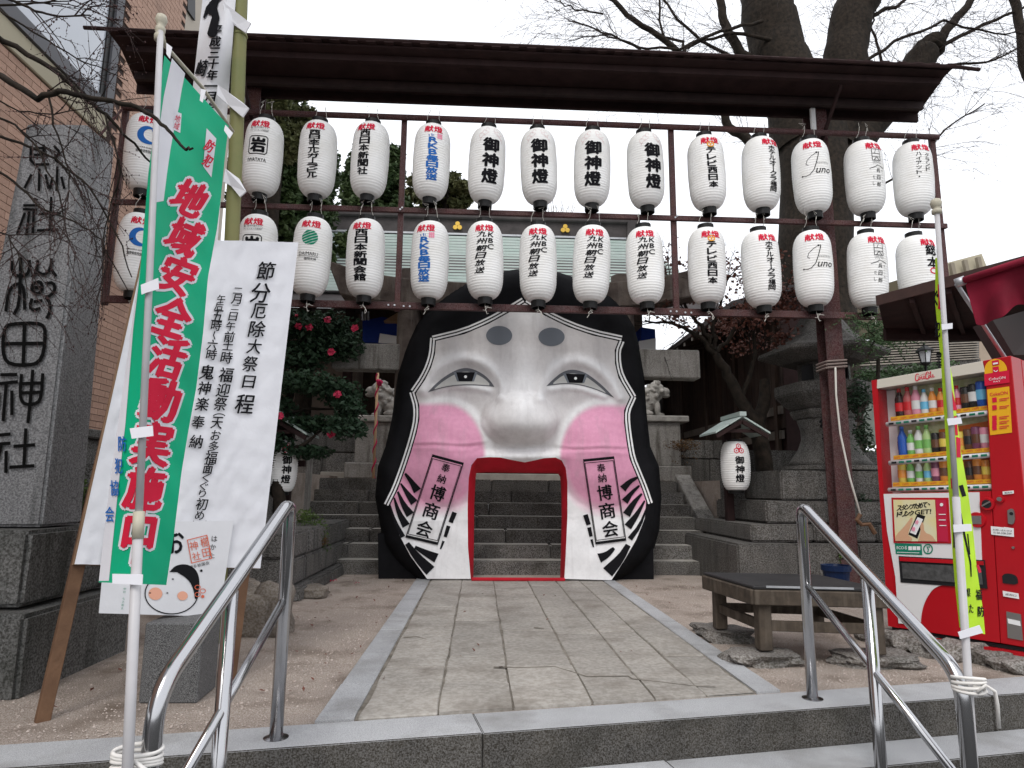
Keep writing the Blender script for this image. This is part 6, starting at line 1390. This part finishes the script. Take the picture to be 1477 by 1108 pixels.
# ============================================================= LEFT BUILDING
lb_ = thing('brick_building', 'tan tiled building with large pale window behind the monument', 'building', (-4.6, 4, 0))
BXw = -4.6; M['brick'] = mat('tan_brick_tile', (.54, .34, .25), (.46, .28, .205), 9, .75, bump=.25, bscale=50, vary=.14, fine=.1, stain=(.22, .15, .12), stain_scale=1.2, stain_amt=.5); M['mortar'] = mat('dark_mortar', (.05, .035, .03), None, rough=.95)
MB().box(-12, BXw - .012, -2, 9.3, .9, 14).build('wall', M['mortar'], lb_)
BWd, BH = .235, .0765
bm_ = MB(); me_b = MB().box(0, .012, .004, BWd - .004, .0035, BH - .0035).build('x', M['brick']); me_brick = me_b.data; bpy.data.objects.remove(me_b)
wy1 = atx(158, 100, BXw).y; wz = [atx(150, 160, BXw), atx(-40, -60, BXw)]; zsill = atx(152, 168, BXw).z
cand = []; far_ = []; jz = 0; z = .93
def vis(y, z_): p = pxof((BXw, y, z_)); return p[0] > -30 and p[1] > -30 and p[1] < 700 and (Vector((BXw, y, z_)) - EYE).dot(fw) > .3
while z < 13.9:
    y = -2 + (BWd / 2 if jz % 2 else 0)
    while y < 9.3 - BWd:
        inwin = y + BWd > -1 and y + BWd < wy1 + .3 and z > zsill - .32
        if y < wy1 + .12 and z > zsill - .30: pass
        elif vis(y, z) or vis(y + BWd, z + BH):
            p, q, r = pxof((BXw, y, z)), pxof((BXw, y + BWd, z)), pxof((BXw, y, z + BH)); ar = abs((q[0] - p[0]) * (r[1] - p[1]) - (q[1] - p[1]) * (r[0] - p[0]))
            hid = (p[0] > 198 and p[1] > 190) or (p[1] > 120 and 225 < p[0]) or (p[0] < 160 - (p[1] - 200) * .1 and p[0] > 35 - (p[1] - 172) * .12 and p[1] > 175) or p[0] < 0 or p[1] < 0
            cand.append((-ar * (0 if hid else 1), y, z))
        else: far_.append((0, y, z))
        y += BWd
    z += BH; jz += 1
cand.sort(); 
for ar, y, z in cand[:300]: link_mesh('brick', me_brick, lb_, (BXw - lb_.location.x - .012 + .001, y - lb_.location.y, z))
b = MB()
for ar, y, z in cand[300:] + far_: b.box(BXw - .012, BXw + ru(-.001, .001), y + .004, y + BWd - .004, z + .0035, z + BH - .0035)
o = b.build('brickwork', M['brick'], lb_); o['kind'] = 'stuff'
zt_ = 12.0; ws = thing('tmp', None, None); bpy.data.objects.remove(ws)
MB().box(BXw - .012, BXw + .03, .0, wy1 + .05, zsill - .28, zsill - .02).build('sill', M['beige'], lb_, bevel=.01)
wf = MB().box(BXw - .01, BXw + .06, 0, wy1 + .06, zsill - .018, zsill + .14).build('window_frame', mat('grey_frame', (.12, .12, .13), None, rough=.5), lb_)
MB().box(BXw - .01, BXw + .058, wy1 - .08, wy1 + .06, zsill + .142, zt_).build('jamb', wf.data.materials[0], wf); MB().box(BXw + .0, BXw + .03, wy1 - .17, wy1 - .082, zsill + .142, zt_).build('sash', M['black_cap'], wf)
MB().box(BXw - .01, BXw + .012, 0, wy1 - .171, zsill + .142, zt_).build('pane', mat('painted_reflection_window', (.58, .61, .66), (.5, .53, .58), .6, .12, spec=.8), wf)  # reflected sky is painted in as the pane's pale base colour
bw_ = thing('beige_annex', 'beige rendered annex with dark window beyond the tiled building', 'building', (-4.9, 11, 0))
MB().box(-12, -4.75, 9.32, 11.6, 0, 14).build('wall', mat('cream_render', (.5, .44, .37), (.45, .4, .34), 1.5, .85), bw_)
q = [atx(px, py, -4.74) for px, py in ((268, -30), (279, -30), (279, 30), (268, 14))]; f_ = MB().prism(q, (.03, 0, 0)).build('window_frame', M['black_cap'], bw_)
lw = thing('stone_wall', 'low dark stone wall between the monument and the tiled building', 'wall', (-4.3, 6.4, 0))
for z0, z1 in ((-.02, .5), (.5, 1.0), (1.0, 1.5)):
    y = 4.4
    while y < 7.2: MB().box(-4.55, -4.15, y + .004, y + .78, z0 + .003, z1 - .003).build('stone_block', M['wallstone'], lw, bevel=.02, seg=2); y += .8
MB().box(-4.58, -4.08, 4.4, 7.6, 1.503, 1.6).build('coping', M['lanternstone'], lw, bevel=.015)

# cracks in the flagstones
D = Dec(); 
for P in ([(712, 962), (752, 963), (800, 961.5), (822, 968), (846, 975.5), (906, 975), (912, 979), (1000, 989), (1032, 990)], [(582, 920), (600, 918), (615, 922)], [(770, 905), (785, 907)]): D.stroke(P, 1.7, .8)
D.build('crack', M['joint'], path, lambda u, v, off=0: atz(u, v, .0125), eps=0)
# ============================================================= TREES AND PLANTS
M['bark'] = mat('dark_bark', (.036, .027, .02), (.011, .009, .007), 14, .95, bump=1.0, bscale=12, streak=1, stain=(.015, .013, .011)); M['twig'] = mat('thin_twig', (.06, .045, .04), (.04, .03, .028), 8, .9)
M['barkpale'] = mat('grey_brown_bark', (.12, .095, .075), (.07, .055, .045), 6, .95, bump=.8, bscale=30)
def leafmat(n, c, c2, vary=0):
    m = mat(n, c, c2, 1.2, .6, spec=.3); b = m.node_tree.nodes['Principled BSDF']; b.inputs['Subsurface Weight'].default_value = 0; return m
M['lf_dark'] = leafmat('evergreen_leaf', (.028, .055, .018), (.06, .085, .025)); M['lf_olive'] = leafmat('olive_leaf', (.07, .085, .028), (.12, .12, .05)); M['lf_cam'] = leafmat('camellia_leaf', (.011, .03, .014), (.022, .048, .022)); M['lf_red'] = leafmat('dry_maple_leaf', (.17, .06, .04), (.10, .04, .03)); M['lf_conifer'] = leafmat('conifer_spray', (.035, .075, .028), (.07, .12, .05)); M['lf_grass'] = leafmat('shrub_leaf', (.04, .09, .02), (.10, .14, .03)); M['lf_rust'] = leafmat('rusty_brush_leaf', (.13, .06, .02), (.08, .05, .02))
M['petal'] = mat('camellia_petal', (.36, .015, .05), (.5, .035, .09), 30, .6)
def leaf(b, c, s, asp=.45, nrm=None):
    a = Vector((ru(-1, 1), ru(-1, 1), ru(-.7, .7))).normalized(); n = Vector((ru(-1, 1), ru(-1, 1), ru(-.3, 1))) if nrm is None else nrm; w = a.cross(n)
    if w.length < .05: w = a.orthogonal()
    w = w.normalized() * s * asp; a = a * s; m = c + w.cross(a).normalized() * s * .12
    n0 = len(b.v); b.v += [tuple(c - a), tuple(m + w), tuple(c + a), tuple(m - w)]; b.f += [(n0, n0 + 1, n0 + 2, n0 + 3)]
def clump(b, c, r, n, s, asp=.45, hollow=.5):
    for _ in range(n):
        d = Vector((random.gauss(0, 1), random.gauss(0, 1), random.gauss(0, 1))).normalized(); k = hollow + (1 - hollow) * rnd() ** .6; k *= ru(.8, 1.12)
        leaf(b, Vector((c[0] + d.x * r[0] * k, c[1] + d.y * r[1] * k, c[2] + d.z * r[2] * k)), s * ru(.6, 1.3), asp)
def crown(b, c, R, nclump, per, s, cr=.28, asp=.45, flatb=True):
    for i in range(nclump):
        while True:
            d = Vector((ru(-1, 1), ru(-1, 1), ru(-1, 1)))
            if .25 < d.length < 1: break
        k = ru(.7, 1.0) if d.length > .5 else 1; q = d
        rr = ru(.6, 1.3) * cr; clump(b, (c[0] + q.x * R[0], c[1] + q.y * R[1], c[2] + q.z * R[2]), (R[0] * rr, R[1] * rr, R[2] * rr * .7), int(per * rr / cr), s, asp, .2)
def limb(b, P, r0, r1, n=7, wob=.0):
    P = [Vector(p) for p in P]; Q = []
    for i, (a, c) in enumerate(zip(P, P[1:])):
        k = 4
        for j in range(k): t = j / k; Q.append(a.lerp(c, t) + Vector((ru(-1, 1), ru(-1, 1), ru(-1, 1))) * wob * (1 if (i or j) else 0))
    Q.append(P[-1]); m = len(Q) - 1; b.tube(Q, [r0 + (r1 - r0) * i / m for i in range(m + 1)], n, cap=False); return Q
def twigs(b, Q, r, L_, depth, n, spread=.7, droop=-.15, bud=None, dens=1, ok=None):
    if depth == 0 or L_ < .04: return
    for _ in range(n):
        i = random.randrange(max(1, len(Q) // 4), len(Q)); p = Q[i]; t = (Q[i] - Q[i - 1]).normalized() if i else Vector((0, 0, 1))
        d = (t + Vector((ru(-1, 1), ru(-1, 1), ru(-1, 1))) * spread).normalized(); k = max(3, int(5)); W = [p]; l = L_ * ru(.5, 1.2)
        for j in range(k): d = (d + Vector((ru(-1, 1), ru(-1, 1), ru(-1, 1) + droop)) * .22).normalized(); W.append(W[-1] + d * l / k)
        if ok and not (ok(W[-1]) and ok(W[0])): continue
        b.tube(W, [r * (1 - .75 * j / k) for j in range(k + 1)], 3 if r < .006 else 4, cap=False)
        if bud is not None:
            for j in range(1, k + 1):
                if rnd() < .8:
                    c = W[j] + Vector((ru(-1, 1), ru(-1, 1), ru(-1, 1))) * r * 1.5; s = r * ru(1.0, 1.5) + .0006; bud.add([c + Vector((0, 0, s * 1.8)), c + Vector((s, 0, 0)), c + Vector((0, s, 0)), c - Vector((s, 0, 0)), c - Vector((0, s, 0)), c - Vector((0, 0, s))], [(0, 1, 2), (0, 2, 3), (0, 3, 4), (0, 4, 1), (5, 2, 1), (5, 3, 2), (5, 4, 3), (5, 1, 4)])
        twigs(b, W, r * .62, l * .6, depth - 1, max(2, int(n * dens * .5)), spread, droop, bud, dens, ok)
def tree_thing(name, lab, cat, base, trunk, crownb, tm, cm, group=None):
    t = thing(name, lab, cat, base, group)
    if trunk: trunk.build('trunk', tm, t, smooth=True)
    if crownb: crownb.build('crown', cm, t)['kind'] = 'stuff'
    return t
random.seed(31)
# evergreens behind the rack, upper left
for (px, py, Y, rw, rh, n, m, lab) in ((412, 280, 15, 72, 150, 230, 'lf_dark', 'tall dark evergreen behind the first lantern columns'), (398, 180, 14, 62, 58, 90, 'lf_olive', 'lighter olive tree top behind the bamboo pole'), (538, 300, 18, 52, 112, 150, 'lf_dark', 'evergreen tree behind the third lantern column'), (640, 284, 21, 58, 46, 80, 'lf_olive', 'small rounded olive tree above the hall roof'), (445, 380, 14, 40, 70, 60, 'lf_dark', 'shadowy evergreen behind the green disc lantern'), (500, 390, 15, 50, 60, 50, 'lf_dark', 'dark evergreen between hall roof and green disc lantern')):
    c = at(px, py, Y); k = Y / 950.; b = MB(); crown(b, c, (rw * k, rw * k * .8, rh * k), n, 210, .085 * Y / 15, .22, .5); tb = MB(); limb(tb, [(c.x, Y, TZ), (c.x + .1, Y, c.z - rh * k * .4), (c.x, Y, c.z + rh * k * .6)], .22, .05, 8, .03)
    for _ in range(7): a = ru(0, 6.28); limb(tb, [(c.x, Y, c.z + ru(-.6, .3) * rh * k), (c.x + math.cos(a) * rw * k * .8, Y + math.sin(a) * rw * k * .6, c.z + ru(0, .8) * rh * k)], .06, .01, 5, .03)
    tree_thing('evergreen_tree', lab, 'tree', (c.x, Y, TZ), tb, b, M['bark'], M[m])
# camellia
random.seed(9)
Y = 7.5; b = MB(); T = MB()
limb(T, [at(404, 790, Y), at(402, 720, Y), at(398, 660, Y), at(410, 600, Y), at(425, 540, Y), at(440, 480, Y)], .085, .03, 8, .01)
for P in ([(402, 655), (440, 640), (480, 610)], [(408, 600), (450, 590), (500, 590)], [(420, 550), (460, 545), (495, 560)], [(430, 520), (470, 500), (500, 490)], [(430, 520), (410, 480), (415, 465)], [(400, 650), (385, 620), (380, 590)]): limb(T, [at(*p, Y + ru(-.2, .2)) for p in P], .03, .008, 5, .01)
k = Y / 950
for px, py, rw, rh, n in ((430, 468, 40, 20, 620), (478, 476, 44, 28, 800), (500, 500, 30, 22, 380), (450, 500, 50, 24, 700), (430, 520, 45, 18, 420), (440, 553, 60, 17, 620), (492, 570, 34, 22, 480), (505, 590, 24, 16, 260), (450, 612, 58, 14, 520), (500, 617, 30, 18, 380), (400, 590, 30, 26, 300), (440, 652, 44, 11, 330), (400, 640, 26, 20, 160), (385, 520, 26, 40, 300)):
    c = at(px, py, Y + ru(-.25, .25)); clump(b, c, (rw * k, .38, rh * k), int(n * 1.7), .036, .5, .05)
cam_ = tree_thing('camellia_tree', 'dark glossy camellia in flat tiers with scattered crimson flowers', 'tree', tuple(at(404, 790, Y)), T, b, M['bark'], M['lf_cam'])
for px, py in ((430, 458), (431, 471), (446, 472), (473, 461), (478, 508), (512, 474), (487, 569), (478, 627), (404, 600)):
    c = at(px, py, Y - .42); f = MB()
    for r_, kk in ((.036, 6), (.024, 5), (.013, 4)):
        for j in range(kk): a = j * 6.28 / kk + r_ * 30; d = Vector((math.cos(a), -.5, math.sin(a))).normalized(); leaf(f, c + d * r_ * .75, r_ * .8, .75, Vector((0, -1, 0)))
    f.build('flower', M['petal'], cam_)['kind'] = 'stuff'
# fallen petals on the sand
for i, (px, py, lab) in enumerate(((480, 839, 'fallen crimson camellia flower on the sand, nearest the stairs'), (514, 842, 'small fallen camellia petal on the sand beside the mask foot'), (462, 860, 'faded fallen petals on the sand left of the path'))):
    g = atz(px, py, .01); f = MB()
    for j in range(7): leaf(f, g + Vector((ru(-.03, .03), ru(-.03, .03), ru(.005, .02))), .018, .6, Vector((0, 0, 1)))
    o = f.build('fallen_flower', M['petal'], origin=(g.x, g.y, 0)); tag(o, lab, 'flower')
# shrub on the wall left of stairs, brushwood right, weeds
random.seed(12)
def shrub(name, lab, parts, m, s, asp=.4, cat='shrub', stems=True, Y=7.5):
    b = MB(); T = MB(); k = Y / 950
    for px, py, rw, rh, n in parts: clump(b, at(px, py, Y + ru(-.1, .1)), (rw * k, rw * k * .8, rh * k), n, s, asp, .1)
    x, y = parts[0][:2]; g = at(x, y + parts[0][3], Y)
    if stems:
        for _ in range(9): limb(T, [g + Vector((ru(-.05, .05), 0, 0)), at(x + ru(-1, 1) * parts[0][2] * .8, y + ru(-.8, .3) * parts[0][3], Y + ru(-.1, .1))], .007, .003, 4, .01)
    t = thing(name, lab, cat, tuple(g)); 
    if stems: T.build('stems', M['twig'], t)['kind'] = 'stuff'
    b.build('foliage', M[m], t)['kind'] = 'stuff'; return t
shrub('leafy_shrub', 'bright green shrub growing over the wall left of the stairs', [(450, 770, 26, 30, 900), (440, 745, 18, 12, 260), (462, 790, 14, 12, 200)], 'lf_grass', .017)
shrub('yellow_weed', 'small yellowish weed at the right edge of the leafy shrub', [(466, 780, 9, 8, 90)], 'lf_rust', .014)
shrub('rusty_brushwood', 'rust topped leafless brush at the top right of the stairs', [(985, 642, 30, 10, 420), (985, 660, 24, 16, 60)], 'lf_rust', .02, Y=10.3)
shrub('topiary_shrub', 'airy conifer with bare little trunk behind the vending machine', [(1268, 492, 20, 20, 420), (1262, 468, 16, 14, 200), (1300, 486, 30, 12, 260), (1325, 478, 22, 8, 140)], 'lf_conifer', .026, Y=8.8)
T = MB(); limb(T, [at(1266, 560, 8.8), at(1267, 520, 8.8), at(1268, 495, 8.8)], .03, .02, 6, .004); o = T.build('topiary_stem', M['bark'], bpy.data.objects['topiary_shrub'], smooth=True)
shrub('hedge', 'leafy hedge along the house wall behind the vending machine', [(1250, 545, 26, 16, 420), (1290, 538, 30, 14, 380), (1330, 532, 28, 11, 300), (1365, 526, 22, 9, 160)], 'lf_conifer', .03, Y=9.4)
shrub('dark_bush', 'dark bush between the iron post and the vending machine', [(1238, 575, 22, 34, 700), (1244, 630, 16, 30, 380), (1246, 740, 14, 30, 300)], 'lf_cam', .026, Y=7.4)
shrub('pot_seedling', 'tiny green seedling in the blue pot', [(1214, 800, 8, 7, 40), (1212, 808, 4, 4, 10)], 'lf_grass', .016, Y=6.35, cat='plant')
shrub('wall_fern', 'yellow green leaves between the monument and the notice board', [(118, 725, 10, 34, 260), (112, 700, 7, 20, 80)], 'lf_grass', .02, Y=4.9)
# feathery conifer branch in front of the rack, right
random.seed(17); b = MB(); T = MB(); Yc = 6.5
for P in ([(1250, 520), (1262, 490), (1250, 468), (1222, 456)], [(1262, 490), (1285, 472), (1310, 462)], [(1262, 490), (1290, 490), (1330, 478)]):
    Q = limb(T, [at(*p, Yc) for p in P], .012, .004, 5, .01)
    for p in Q:
        for _ in range(4):
            d = Vector((ru(-1, 1), ru(-.6, .6), ru(-.6, .5))).normalized(); 
            for j in range(16): leaf(b, p + d * .016 * j + Vector((ru(-1, 1), ru(-1, 1), ru(-1, 1))) * .016, .017, .35)
tree_thing('conifer_branch', 'feathery green conifer spray hanging over the right end of the rack', 'branch', tuple(at(1250, 520, Yc)), T, b, M['bark'], M['lf_conifer'])
# maple with dry leaves
random.seed(41); Y = 8.1; T = MB(); Ls = MB()
main = limb(T, [at(1112, 760, Y), at(1108, 700, Y), at(1096, 640, Y), at(1090, 608, Y)], .115, .095, 9, .012)
stub = limb(T, [at(1092, 612, Y), at(1103, 580, Y), at(1103, 548, Y)], .09, .06, 8, .01)
q1 = limb(T, [at(1090, 610, Y), at(1070, 580, Y), at(1050, 540, Y), at(1033, 512, Y)], .085, .05, 8, .015)
q2 = limb(T, [at(1035, 515, Y), at(1010, 488, Y), at(985, 470, Y), at(955, 466, Y), at(930, 462, Y)], .035, .01, 6, .02)
q3 = limb(T, [at(1035, 515, Y), at(1018, 480, Y), at(998, 450, Y), at(975, 420, Y), at(960, 395, Y)], .035, .01, 6, .03)
q4 = limb(T, [at(1030, 505, Y), at(1030, 470, Y), at(1040, 430, Y), at(1052, 400, Y)], .03, .01, 6, .03)
q5 = limb(T, [at(1070, 575, Y), at(1085, 520, Y), at(1090, 480, Y), at(1075, 440, Y), at(1080, 400, Y)], .035, .01, 6, .03)
q6 = limb(T, [at(1032, 512, Y), at(1060, 470, Y), at(1100, 440, Y), at(1150, 420, Y)], .03, .008, 6, .03)
for q in (q2, q3, q4, q5, q6): twigs(T, q, .009, .55, 3, 9, .8, -.1, None, .8)
for px, py, rw, rh, n in ((1080, 455, 40, 30, 520), (1120, 440, 45, 35, 620), (1050, 470, 22, 25, 220), (1160, 420, 30, 40, 360), (1130, 490, 40, 22, 360), (1070, 500, 25, 20, 130), (985, 420, 40, 25, 280), (960, 380, 25, 35, 160), (1000, 395, 30, 30, 180), (1050, 400, 30, 50, 220), (945, 440, 30, 20, 180), (1100, 380, 40, 30, 260), (1010, 470, 40, 20, 120), (980, 462, 30, 10, 60)):
    k = Y / 950; clump(Ls, at(px, py, Y + ru(-.3, .5)), (rw * k, .45, rh * k), int(n * .95), .024, .75, .1)
tree_thing('maple_tree', 'bare forked maple with shrivelled red brown leaves right of the stairs', 'tree', tuple(at(1112, 760, Y)), T, Ls, M['bark'], M['lf_red'])
# ginkgo
random.seed(52); Y = 12.5; T = MB(); K = Y / 950
gk = thing('ginkgo_tree', 'huge bare ginkgo with two thick trunks rising above the rack roof', 'tree', (at(1180, 700, Y).x, Y, TZ - .2))
limb(T, [at(1182, 720, Y), at(1182, 560, Y), at(1180, 420, Y), at(1176, 300, Y), at(1174, 215, Y), at(1168, 160, Y)], 58 * K, 50 * K, 22, .06)
la_ = limb(T, [at(1160, 210, Y), at(1142, 140, Y), at(1124, 80, Y), at(1110, 20, Y), at(1096, -70, Y), at(1080, -200, Y)], 46 * K, 38 * K, 18, .05)
lr = limb(T, [at(1200, 215, Y), at(1214, 130, Y), at(1222, 60, Y), at(1236, 0, Y), at(1252, -80, Y), at(1262, -220, Y)], 34 * K, 31 * K, 18, .05)
ls = limb(T, [at(1200, 250, Y), at(1255, 180, Y), at(1300, 122, Y), at(1332, 80, Y), at(1345, 62, Y)], 28 * K, 20 * K, 14, .04)
T.build('trunk', M['bark'], gk, smooth=True)
B_ = MB(); TW = MB()
def px(P, r0, r1, dy=0, n=7, w=.03): return limb(B_, [at(*p, Y + dy) for p in P], r0 * K, r1 * K, n, w)
brs = [px([(1345, 72), (1362, 45), (1385, 20), (1415, -20), (1440, -60)], 9, 4), px([(1340, 70), (1372, 60), (1420, 35), (1477, 10), (1540, -20)], 4, 1.5), px([(1180, 120), (1100, 95), (1040, 88), (990, 84), (950, 52), (905, 22), (860, -20)], 7, 3.5, -.3),
       px([(1110, 100), (1070, 80), (1052, 50), (1040, 10), (1030, -60)], 9, 6, -.2), px([(990, 84), (985, 60), (955, 55), (950, 0), (948, -40)], 2.5, 1.5, -.2), px([(1080, 90), (1010, 60), (970, 20), (940, -30)], 3, 1.5, -.4), px([(1120, 60), (1060, 45), (1000, 65), (960, 90)], 3.5, 1, -.4), px([(1100, 30), (1040, 45), (980, 70), (920, 68), (870, 45), (820, 30)], 3, 1, -.5),
       px([(1320, 110), (1360, 95), (1420, 92), (1480, 65)], 3, 1.2), px([(1290, 130), (1270, 80), (1258, 40), (1262, 0)], 3, 1), px([(1230, 100), (1290, 60), (1360, 30), (1420, 45), (1480, 50)], 3, 1, -.5), px([(1120, 250), (1080, 205), (1052, 184), (1035, 150), (1030, 90)], 9, 5, -.3),
       px([(1240, 30), (1290, 10), (1330, -20)], 4, 2), px([(1530, 260), (1496, 160), (1478, 90), (1466, 10), (1450, -60)], 8, 7), px([(1250, 280), (1300, 250), (1360, 190), (1420, 150)], 2, 1, -.6), px([(870, 20), (830, 14), (800, 0)], 1.5, .8, -.4), px([(960, 90), (900, 60), (860, 50), (820, 58)], 1.6, .7, -.4)]
for q in brs: twigs(TW, q, .0065, 1.5, 3, 15, .8, -.35, None, .75)
for q in (la_, lr, ls): twigs(TW, q, .007, 1.7, 3, 30, 1.2, -.3, None, .65)
B_.build('branch', M['bark'], gk, smooth=True)['kind'] = 'stuff'; TW.build('twigs', M['twig'], gk)['kind'] = 'stuff'
# cherry branches in the foreground
random.seed(77); T = MB(); TW = MB(); BD = MB()
ch_t = thing('cherry_branches', 'bare budding cherry branches reaching over the monument from the left', 'branches', tuple(at(-10, 250, 2.4)))
def fpx(P, r0, r1, Y0=2.3, Y1=2.3, w=.004):
    n = len(P) - 1; k = Y0 / 950; return limb(T, [at(*p, Y0 + (Y1 - Y0) * i / n) for i, p in enumerate(P)], r0 * k, r1 * k, 7, w)
zc1 = lambda x, y: (x / 4.26, y / 4.26)
A = [fpx([(-30, 45), (5, 58), (75, 98), (115, 135), (152, 165), (185, 200), (218, 235)], 5, 1.6, 2.2, 2.5), fpx([(-30, 90), (5, 112), (55, 142), (85, 131), (135, 141), (190, 152), (225, 172), (250, 195), (266, 214), (278, 214)], 5.5, 1.5, 2.1, 1.9), fpx([(-30, -10), (20, 30), (70, 60), (110, 84), (150, 100), (185, 117)], 1.8, .7, 2.4, 2.6),
     fpx([(-20, 160), (20, 180), (55, 215), (85, 280), (100, 350)], 2, .8, 2.2, 2.2), fpx([(-30, 190), (30, 205), (80, 230), (130, 270), (170, 340), (190, 400)], 2.4, .8, 2.3, 2.3), fpx([(-30, 230), (20, 262), (60, 300), (110, 320), (145, 345), (185, 420)], 2.2, .7, 2.4, 2.4), fpx([(-30, 330), (10, 340), (30, 370), (40, 430)], 1.4, .5, 2.2, 2.2),
     fpx([(-30, -20), (40, 12), (80, 22), (130, 22)], 2.6, 1, 1.9, 1.9), fpx([(-20, 10), (50, 4), (100, -2), (120, -20)], 2, .8, 2, 2), fpx([(152, 165), (175, 250), (150, 330), (148, 400)], 1.6, .6, 2.4, 2.4), fpx([(70, 130), (78, 180), (100, 250), (98, 300)], 1.8, .6, 2.2, 2.2), fpx([(-30, 130), (30, 160), (80, 165), (150, 150), (218, 140)], 1.4, .5, 2.2, 2.3)]
for i, q in enumerate(A): twigs(TW, q, .0024, .34, 3, 8, .7, -.35, BD, .8, lambda w: pxof(w)[0] < 212 - max(0, pxof(w)[1] - 300) * .35)
T.build('branch', M['bark'], ch_t, smooth=True)['kind'] = 'stuff'; TW.build('twigs', mat('cherry_twig', (.05, .032, .03), (.035, .025, .023), 8, .85), ch_t)['kind'] = 'stuff'; BD.build('buds', mat('cherry_bud', (.06, .025, .025), (.035, .02, .018), 20, .7), ch_t)['kind'] = 'stuff'
# far tree line left of the ginkgo and distant twigs over the hall
random.seed(3); T = MB()
ft_ = thing('distant_bare_tree', 'faint bare twigs rising over the middle of the hall roof', 'tree', tuple(at(800, 320, 22)))
for i in range(26):
    x = ru(775, 830); p = at(x, 312, 22); limb(T, [p, p + Vector((ru(-.2, .2), 0, ru(.3, .7)))], .012, .006, 4, .02)
T.build('twigs', M['twig'], ft_)['kind'] = 'stuff'
# dark backing of shrubbery far behind, so that no empty horizon shows
random.seed(6); b = MB()
for i in range(60):
    x = -26 + i * .95; clump(b, (x, 27 + ru(-1, 1), TZ + ru(.6, 1.8)), (1.3, 1, 1.2), 90, .2, .5, .3)
o = b.build('far_shrubbery', M['lf_dark']); o['kind'] = 'stuff'; o['label'] = 'dark mass of shrubbery closing the view beyond the hall'

# litter on the sand and in the path joints
random.seed(14); b = MB()
for i in range(170):
    x, y = (ru(-2.3, -.7), ru(3.2, 8.0)) if i % 2 else (ru(1.57, 3.4), ru(3.9, 7.6))
    if i % 9 == 0: x = ru(-.5, 1.4)
    leaf(b, Vector((x, y, .014)), ru(.008, .02), .6, Vector((ru(-.3, .3), ru(-.3, .3), 1)))
o = b.build('fallen_leaves', M['lf_red'], ground); o['kind'] = 'stuff'
